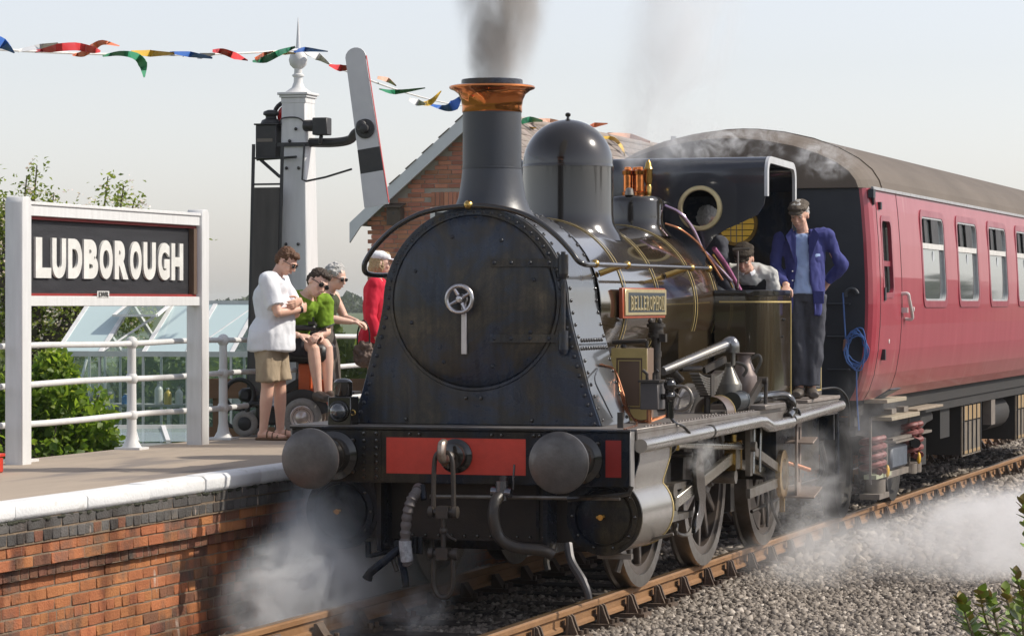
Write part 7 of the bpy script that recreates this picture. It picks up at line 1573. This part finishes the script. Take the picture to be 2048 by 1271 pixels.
figure('man in white shirt, black waistcoat and flat cap bending down inside the cab', (.76, 5.56, 1.19), R(-78), dict(
    pel=(0, -.12, .82), waist=(0, -.06, .95), chest=(.0, .08, 1.06), neck=(.03, .19, 1.15), head=(.055, .30, 1.235), shR=(.20, .15, 1.13), shL=(-.16, .13, 1.10), elR=(.30, .30, .98), elL=(-.20, .08, .84), wrR=(.16, .42, .86), wrL=(-.10, .22, .72), hiR=(.09, -.12, .80), hiL=(-.09, -.12, .80), knR=(.1, .05, .45), knL=(-.1, .05, .45)), skin_r, fireman, .96, head_pitch=.55, head_yaw=.15, hairargs=(h_brown, 'short', 5))
# --- grey haired man seen through the porthole
ghx, ghy, ghz = at(1408, 440, 'y', 5.25)
def plainman(X):
    m = MB(); X['torso'](m, .02, 3); X['shoulders'](m, .02)
    for s in 'RL': X['arm'](m, s, .024, 0, 1.9)
    remesh(m, 'jacket', dark_tr, X['root'], .010, 3, .01, 8); trousers(X, dark_tr); boots(X)
figure('grey haired man in dark clothes inside the cab behind the round window', (ghx, 5.30, ghz - 1.545), R(60), {}, skin, plainman, .95, head_pitch=.3, hairargs=(h_grey, 'short', 6))

# --- wheelchair and the boy in it
wx, wy = camxy(600, 26.75); WA = YAW - R(8)
wc = thing('power_wheelchair', (0, 0, 0), 'raised black power wheelchair with grey tyres and a pale blue side cover', 'wheelchair')
tyre_g = M('grey wheelchair tyre', (.30, .29, .27), .8, c2=(.22, .21, .2), ns=30, bump=.3); blk = M('black plastic', (.02, .02, .022), .45); blue_s = M('silver blue cover', (.30, .42, .58), .35); hubm = M('silver hub', (.62, .56, .53), .3, .7); oran = M('orange red panel', (.62, .12, .03), .5)
# local: x forward (to the train), y away from the camera, z up from the platform
for y_ in (-.27, .27):
    w_ = MB().tube([(.08 + .135 * math.cos(a), y_, .17 + .135 * math.sin(a)) for a in np.linspace(0, 2 * PI, 33)[:-1]], [(.035, .04)] * 32, 10, closed=True).build('drive_wheel', tyre_g, wc)
    MB().lathe([(.108, -.03), (.10, -.036), (.06, -.03), (.04, -.05), (.0001, -.055)], (.08, y_, .17), 'y', 28).build('hub', hubm, w_); MB().lathe([(.11, .02), (.11, -.028), (.078, -.034), (.07, .02)], (.08, y_, .17), 'y', 28).build('rim', blk, w_)
for y_ in (-.24, .24):
    w_ = MB().tube([(-.44 + .08 * math.cos(a), y_, .115 + .08 * math.sin(a)) for a in np.linspace(0, 2 * PI, 25)[:-1]], [(.03, .035)] * 24, 10, closed=True).build('caster_wheel', tyre_g, wc); MB().lathe([(.06, -.03), (.04, -.04), (.0001, -.04)], (-.44, y_, .115), 'y', 18).build('hub', blk, w_)
    MB().tube(spline([(-.44, y_, .12), (-.40, y_, .28), (-.28, y_, .27), (-.1, y_, .22)], 5), .022, 8).build('caster_fork', blk, wc)
MB().tube([(-.50 + .13 * math.cos(a), -.20, .37 + .13 * math.sin(a)) for a in np.linspace(0, 2 * PI, 25)[:-1]], .020, 8, closed=True).build('rear_loop', blk, wc); MB().tube([(-.54 + .085 * math.cos(a), -.22, .17 + .085 * math.sin(a)) for a in np.linspace(0, 2 * PI, 21)[:-1]], .017, 8, closed=True).build('rear_loop', blk, wc)
m = MB(); m.box(-.52, -.40, -.18, .18, .30, .42); m.build('rear_motor', blk, wc, bevel=.03)
m = MB(); m.prism([(-.36, .10), (-.02, .10), (-.06, .28), (-.14, .36), (-.36, .36)], 'y', -.20, .20); bd_ = m.build('base', blk, wc, bevel=.02)
MB().prism([(-.30, .24), (-.05, .24), (.00, .32), (-.02, .37), (-.30, .34)], 'y', -.225, -.201).build('side_cover', blue_s, bd_, bevel=.008)
v, f_ = text_mesh('BALDER', .17, .035, .003, .03); MB().add(np.stack([-.22 + v[:, 0], -.2255 - v[:, 2], .275 + v[:, 1]], 1), f_).build('lettering', white_paint, bd_)
m = MB(); m.tube([(.08 + .20 * math.cos(a), -.27, .17 + .20 * math.sin(a)) for a in np.linspace(.2, 2.6, 14)], [(.008, .05)] * 14, 8); m.build('mudguard', blk, wc)
m = MB(); m.bar((-.25, -.12, .33), (.10, -.12, .52), .06, .07); m.bar((-.25, .12, .33), (.10, .12, .52), .06, .07); m.bar((.10, 0, .50), (.02, 0, .70), .22, .08); m.build('lift_arm', blk, wc, bevel=.01)
MB().box(.02, .13, -.17, .16, .38, .64).build('battery_cover', oran, wc, bevel=.01); MB().box(.205, .27, -.15, .12, .26, .50).build('battery_cover', oran, wc, bevel=.01)
MB().box(-.22, .28, -.26, .26, .655, .81).build('seat', blk, wc, bevel=.03); MB().obox((-.20, 0, 1.02), (.10, .42, .50), (0, -.12, 0)).build('backrest', blk, wc, bevel=.03); MB().obox((-.22, .02, 1.40), (.07, .20, .13), (0, -.15, 0)).build('headrest', M('brown padded headrest', (.16, .11, .09), .7), wc, bevel=.03); MB().tube([(-.25, .0, 1.2), (-.25, .02, 1.38)], .015, 8).build('headrest_stem', blk, wc)
for y_ in (-.28, .28): MB().box(-.16, .20, y_ - .035, y_ + .035, .93, .98).build('armrest', blk, wc, bevel=.015); MB().bar((-.12, y_, .75), (-.12, y_, .93), .03, .03).build('armrest_post', blk, wc)
m = MB(); m.box(.14, .20, -.32, -.27, .985, 1.01); m.cyl((.18, -.295, 1.0), (.18, -.295, 1.05), .008, 8); m.build('joystick', blk, wc)
m = MB(); m.bar((.24, 0, .70), (.32, 0, .36), .10, .05); m.box(.26, .52, -.16, .16, .375, .395); m.build('footrest', blk, wc); MB().bar((.33, -.1, .40), (.43, -.22, .40), .03, .008).build('green_tag', plast['lime'], wc)
wc.location = (wx, wy, PZ); wc.rotation_euler = (0, 0, WA)
WM = Matrix.Translation(wc.location) @ Euler(wc.rotation_euler).to_matrix().to_4x4()
green_t = cloth('lime green cotton', (.22, .36, .03), (.17, .29, .025)); dark_sh = cloth('dark patterned cotton', (.06, .055, .065), (.02, .02, .025), ns=18)
def boy(X):
    m = MB(); X['torso'](m, .024, 3); X['shoulders'](m, .024)
    for s in 'RL': X['arm'](m, s, .030, 0, .82, .03)
    remesh(m, 'shirt', green_t, X['root'], .009, 3, .016, 7, seed=9); shorts(X, dark_sh, .86, .026, .02); glasses(X, lens)
    c_ = X['W']['chest'] * .55 + X['W']['waist'] * .45; fr = X['fd']; q = MB(); rr = random.Random(2)
    for _ in range(16):
        o_ = X['lat'] * rr.uniform(-.09, .09) + X['up'] * rr.uniform(-.07, .08); q.ell(c_ + fr * (.142 - .25 * abs(o_ @ X['lat'])) + o_, (.016, .016, .016), 6, 4)
    q.build('shirt_print', M('grey printed motif', (.35, .36, .34), .7, c2=(.05, .05, .05), ns=40, amt=.1), X['root']); boots(X)
    q = MB(); a, b_ = X['W']['wrR'], X['W']['wrL']
def boyw(X): X['fd'] = nrm(np.cross(V(0, 0, 1), X['lat'])) ; X['fd'] = X['fd'] if X['fd'] @ X['D']((0, 1, 0)) > 0 else -X['fd']; X['up'] = nrm(X['W']['neck'] - X['W']['waist']); boy(X)
bo_w = WM @ Vector((-.08, -.03, .77))
figure('boy in a lime green shirt and dark glasses leaning forward in the wheelchair', (bo_w.x, bo_w.y, bo_w.z - .10), WA - R(48), dict(
    pel=(0, -.02, .12), waist=(0, .03, .27), chest=(.0, .14, .44), neck=(-.03, .24, .575), head=(-.08, .335, .675), shR=(.175, .19, .54), shL=(-.21, .21, .51), elR=(.24, .15, .26), elL=(-.23, .24, .25), wrR=(.12, .36, .22), wrL=(-.06, .42, .23), hands=dict(R=((-.7, .5, -.1), (0, -.5, -1), .6), L=((.6, .4, -.1), (0, -.4, -1), .7)),
    hiR=(.09, 0, .10), hiL=(-.09, .0, .10), knR=(-.02, .36, .13), knL=(-.17, .34, .14), anR=(-.05, .40, -.28), anL=(-.17, .37, -.28), toR=(-.04, .54, -.325), toL=(-.18, .51, -.325)), skin, boyw, .97, head_pitch=.42, head_yaw=-.05, head_roll=-.38, hairargs=(h_brown, 'short', 7), headk=1.08)
tab = thing('tablet', (0, 0, 0), 'black tablet held on the lap of the boy in the wheelchair', 'tablet'); MB().box(-.10, .10, -.07, .07, -.006, .006).build('screen_case', blk, tab, bevel=.003); tab.location = WM @ Vector((.24, -.20, .945)); tab.rotation_euler = (.25, -.3, WA - R(30))
# --- two women behind
ol = cloth('dark olive cotton', (.085, .095, .06), (.06, .068, .04)); ols = cloth('brown grey patterned skirt', (.16, .14, .12), (.07, .06, .055), ns=25); redc = cloth('bright red cotton', (.66, .025, .06), (.52, .018, .04)); taupe = cloth('taupe trousers', (.15, .135, .115), (.10, .09, .078))
def woman1(X):
    m = MB(); X['torso'](m, .018, 4); remesh(m, 'sleeveless_top', ol, X['root'], .010, 3, .01, 8, seed=5)
    W = X['W']; m = MB(); m.tube([W['waist'], W['pel'], (W['knR'] + W['knL']) / 2 - V(0, 0, .05)], [(.165, .125), (.20, .16), (.26, .22)], 20, lat=X['lat']); remesh(m, 'skirt', ols, X['root'], .012, 3, .03, 5, (1, 1, .2), seed=7); glasses(X, lens); boots(X)
w1x, w1y = camxy(634, 27.7)
figure('woman with fluffy silver hair in a dark olive sleeveless top behind the wheelchair', (w1x, w1y, PZ), R(0), dict(
    neck=(0, .12, 1.27), head=(.02, .20, 1.40), chest=(0, .06, 1.12), shR=(.17, .10, 1.23), shL=(-.17, .10, 1.23), elR=(.20, .20, 1.03), elL=(-.2, .2, 1.03), wrR=(.10, .38, 1.0), wrL=(-.04, .38, 1.0), hands=dict(R=((-.5, .6, -.1), (0, 0, -1), .6), L=((.5, .6, -.1), (0, 0, -1), .6))), skin, woman1, .92, head_pitch=.35, head_yaw=.25, hairargs=(h_grey, 'fluffy', 8))
def woman2(X):
    m = MB(); X['torso'](m, .018, 6, (0, 0, .80)); X['shoulders'](m, .018)
    for s in 'RL': X['arm'](m, s, .020, 0, 1.82)
    remesh(m, 'red_top', redc, X['root'], .009, 3, .012, 8, (1, 1, .6), seed=11); trousers(X, taupe); boots(X)
    A = np.array([X['r'], X['f'], X['u']]).T; m = MB(); m.ell(X['hc'] + A @ V(0, -.015, .07), (.088, .105, .055), 16, 10, A); m.ell(X['hc'] + A @ V(0, .10, .05), (.06, .05, .010), 12, 6, A); remesh(m, 'sun_hat', white_cloth, X['root'], .006, 2)
w2x, w2y = camxy(755, 28.2)
figure('woman with blonde hair and white cap in a bright red top', (w2x, w2y, PZ), R(12), dict(elR=(.24, -.04, 1.05), wrR=(.24, .04, .83), elL=(-.24, .0, 1.05), wrL=(-.22, .12, .85)), skin, woman2, .945, head_pitch=.1, head_yaw=-.2, hairargs=(h_blond, 'bob', 9))
hb = thing('handbag', (0, 0, 0), 'dark patterned handbag hanging beside the woman in red', 'bag')
m = MB(); m.ell((0, 0, 0), (.13, .07, .15), 16, 12); m.ell((.02, 0, -.06), (.14, .08, .12), 16, 12); remesh(m, 'bag_body', M('dark patterned bag cloth', (.24, .16, .12), .8, c2=(.03, .028, .03), ns=28, amt=.1), hb, .01, 2, .02, 14)
MB().tube(spline([(-.08, 0, .1), (-.07, 0, .28), (.0, 0, .40), (.07, 0, .28), (.08, 0, .1)], 5), .010, 6).build('handle', blk, hb); hbx, hby = camxy(727, 27.6); hb.location = (hbx, hby, 1.60); hb.scale = (.75, .75, .75)
# ------------------------------------------------------------------ smoke, steam
def volume(name, loc, rad, dens, col, lab, scale, thr=(.42, .72), rot=(0, 0, 0), fall=1.0, seed=0, stretch=(1, 1, 1), aniso=.2, edge=.3):
    """an ellipsoid of real participating air: noise density fading to nothing at its edge"""
    m = bpy.data.materials.new(name); m.use_nodes = True; t = m.node_tree; t.nodes.clear(); L = t.links.new
    o = t.nodes.new('ShaderNodeOutputMaterial'); pv = t.nodes.new('ShaderNodeVolumePrincipled'); L(pv.outputs[0], o.inputs['Volume'])
    pv.inputs['Color'].default_value = (*col, 1); pv.inputs['Anisotropy'].default_value = aniso; pv.inputs['Absorption Color'].default_value = (*[min(1, c_ ** .5) for c_ in col], 1)
    tc = t.nodes.new('ShaderNodeTexCoord'); 
    ln = t.nodes.new('ShaderNodeVectorMath'); ln.operation = 'LENGTH'; L(tc.outputs['Object'], ln.inputs[0])
    mr = t.nodes.new('ShaderNodeMapRange'); mr.interpolation_type = 'SMOOTHERSTEP'; mr.inputs[1].default_value = 1; mr.inputs[2].default_value = edge; L(ln.outputs['Value'], mr.inputs[0])
    mp = t.nodes.new('ShaderNodeMapping'); mp.inputs['Location'].default_value = (seed, seed * .7, 0); mp.inputs['Scale'].default_value = tuple(r_ * s_ for r_, s_ in zip(rad, stretch)); L(tc.outputs['Object'], mp.inputs[0])
    n = t.nodes.new('ShaderNodeTexNoise'); n.inputs['Scale'].default_value = scale; n.inputs['Detail'].default_value = 6; n.inputs['Roughness'].default_value = .62; n.inputs['Distortion'].default_value = .9; L(mp.outputs[0], n.inputs['Vector'])
    m2 = t.nodes.new('ShaderNodeMapRange'); m2.inputs[1].default_value = thr[0]; m2.inputs[2].default_value = thr[1]; L(n.outputs['Fac'], m2.inputs[0])
    mu = t.nodes.new('ShaderNodeMath'); mu.operation = 'MULTIPLY'; L(mr.outputs[0], mu.inputs[0]); L(m2.outputs[0], mu.inputs[1])
    md = t.nodes.new('ShaderNodeMath'); md.operation = 'MULTIPLY'; md.inputs[1].default_value = dens; L(mu.outputs[0], md.inputs[0]); L(md.outputs[0], pv.inputs['Density'])
    q = MB(); q.ell((0, 0, 0), (1, 1, 1), 20, 14); me = q.mesh(name, m); ob = bpy.data.objects.new(name, me); C.objects.link(ob); ob.location = loc; ob.scale = rad; ob.rotation_euler = rot
    return tag(ob, lab, kind='stuff')
volume('chimney_smoke', (.12, .80, 4.95), (.46, .46, 1.65), 22, (.30, .285, .27), 'grey brown smoke rising from the chimney', 4.2, (.40, .58), (0, .05, 0), stretch=(1, 1, .55), seed=3, edge=.45)
volume('chimney_smoke', (.0, .80, 3.80), (.22, .22, .48), 18, (.30, .285, .27), 'thick smoke just above the chimney rim', 6, (.30, .52), stretch=(1, 1, .6), seed=2, edge=.35)
p = at(1330, 90, 'y', 4.6)
volume('valve_steam', (p[0] + .12, 4.7, 4.25), (.62, .5, 1.8), 3.0, (.78, .82, .88), 'pale steam drifting up from the safety valves', 2.6, (.40, .62), (0, .20, 0), stretch=(1, 1, .5), seed=8, edge=.35)
volume('valve_steam', tuple(at(1268, 300, 'y', 4.5)), (.16, .16, .32), 4, (.92, .93, .95), 'small jet of steam at the safety valves', 6, (.36, .6), (0, .1, 0), stretch=(1, 1, .6), seed=15)
volume('roof_steam', tuple(at(1440, 285, 'y', 7.2)), (.95, .35, .34), 6.0, (.97, .98, .99), 'wisps of steam curling in front of the coach roof', 6.0, (.52, .68), seed=5)
volume('roof_steam', tuple(at(1650, 318, 'y', 7.3)), (.38, .3, .24), 6, (.97, .98, .99), 'small wisp of steam beside the coach roof corner', 7.0, (.51, .66), seed=12)
volume('platform_steam', (-1.06, 1.45, .25), (.56, 2.2, .90), 13, (.82, .92, 1.0), 'bluish steam cloud between the platform wall and the engine', 3.0, (.38, .60), seed=1)  # blue of the engine's shade put into the steam colour
volume('platform_steam', (-1.0, -.25, .05), (.55, 1.2, .6), 6, (.88, .955, 1.0), 'thinner steam creeping over the near rail beside the platform', 4.0, (.42, .66), seed=4)  # a paler shade blue tinted into this cloud too
volume('ballast_steam', (2.9, 5.8, .14), (1.1, 2.9, .52), 3.3, (.985, .985, .985), 'white steam cloud drifting low over the ballast', 2.6, (.45, .64), (0, 0, -.12), seed=6)
volume('ballast_steam', (1.6, 5.2, .02), (.9, 2.8, .34), 1.5, (.985, .985, .985), 'thin veil of steam over the ballast beside the rail', 3.0, (.44, .68), seed=7)
volume('wheel_steam', (1.25, 5.4, .55), (.38, 1.3, .6), 1.3, (.97, .98, .99), 'light steam around the rear wheels and steps', 4.0, (.44, .66), seed=9)
volume('wheel_steam', (1.45, 7.2, .9), (.4, 1.0, .8), .5, (.97, .98, .99), 'faint steam in front of the coach end', 3.6, (.44, .66), seed=10)
volume('cylinder_steam', (1.2, 2.1, .95), (.12, .45, .2), 4.0, (.97, .98, .98), 'small puff of steam at the valve rod gland', 9.0, (.44, .62), seed=11)
volume('drain_steam', (-.15, -.35, -.02), (.3, .4, .2), 2.0, (.9, .95, 1), 'faint steam puff low between the rails', 6.0, (.44, .62), seed=13)
# ------------------------------------------------------------------ summer haze
hz = MB().box(-2520, 2520, -2520, 2520, GZ - 1.2, 9.5).build('haze', None)
hm = bpy.data.materials.new('haze'); hm.use_nodes = True; t = hm.node_tree; t.nodes.clear(); o = t.nodes.new('ShaderNodeOutputMaterial'); pv = t.nodes.new('ShaderNodeVolumePrincipled'); t.links.new(pv.outputs[0], o.inputs['Volume'])
pv.inputs['Color'].default_value = (.93, .96, 1, 1); pv.inputs['Density'].default_value = .0002; pv.inputs['Anisotropy'].default_value = .3
hz.data.materials.append(hm); tag(hz, 'thin pale summer haze over the fields', kind='stuff')
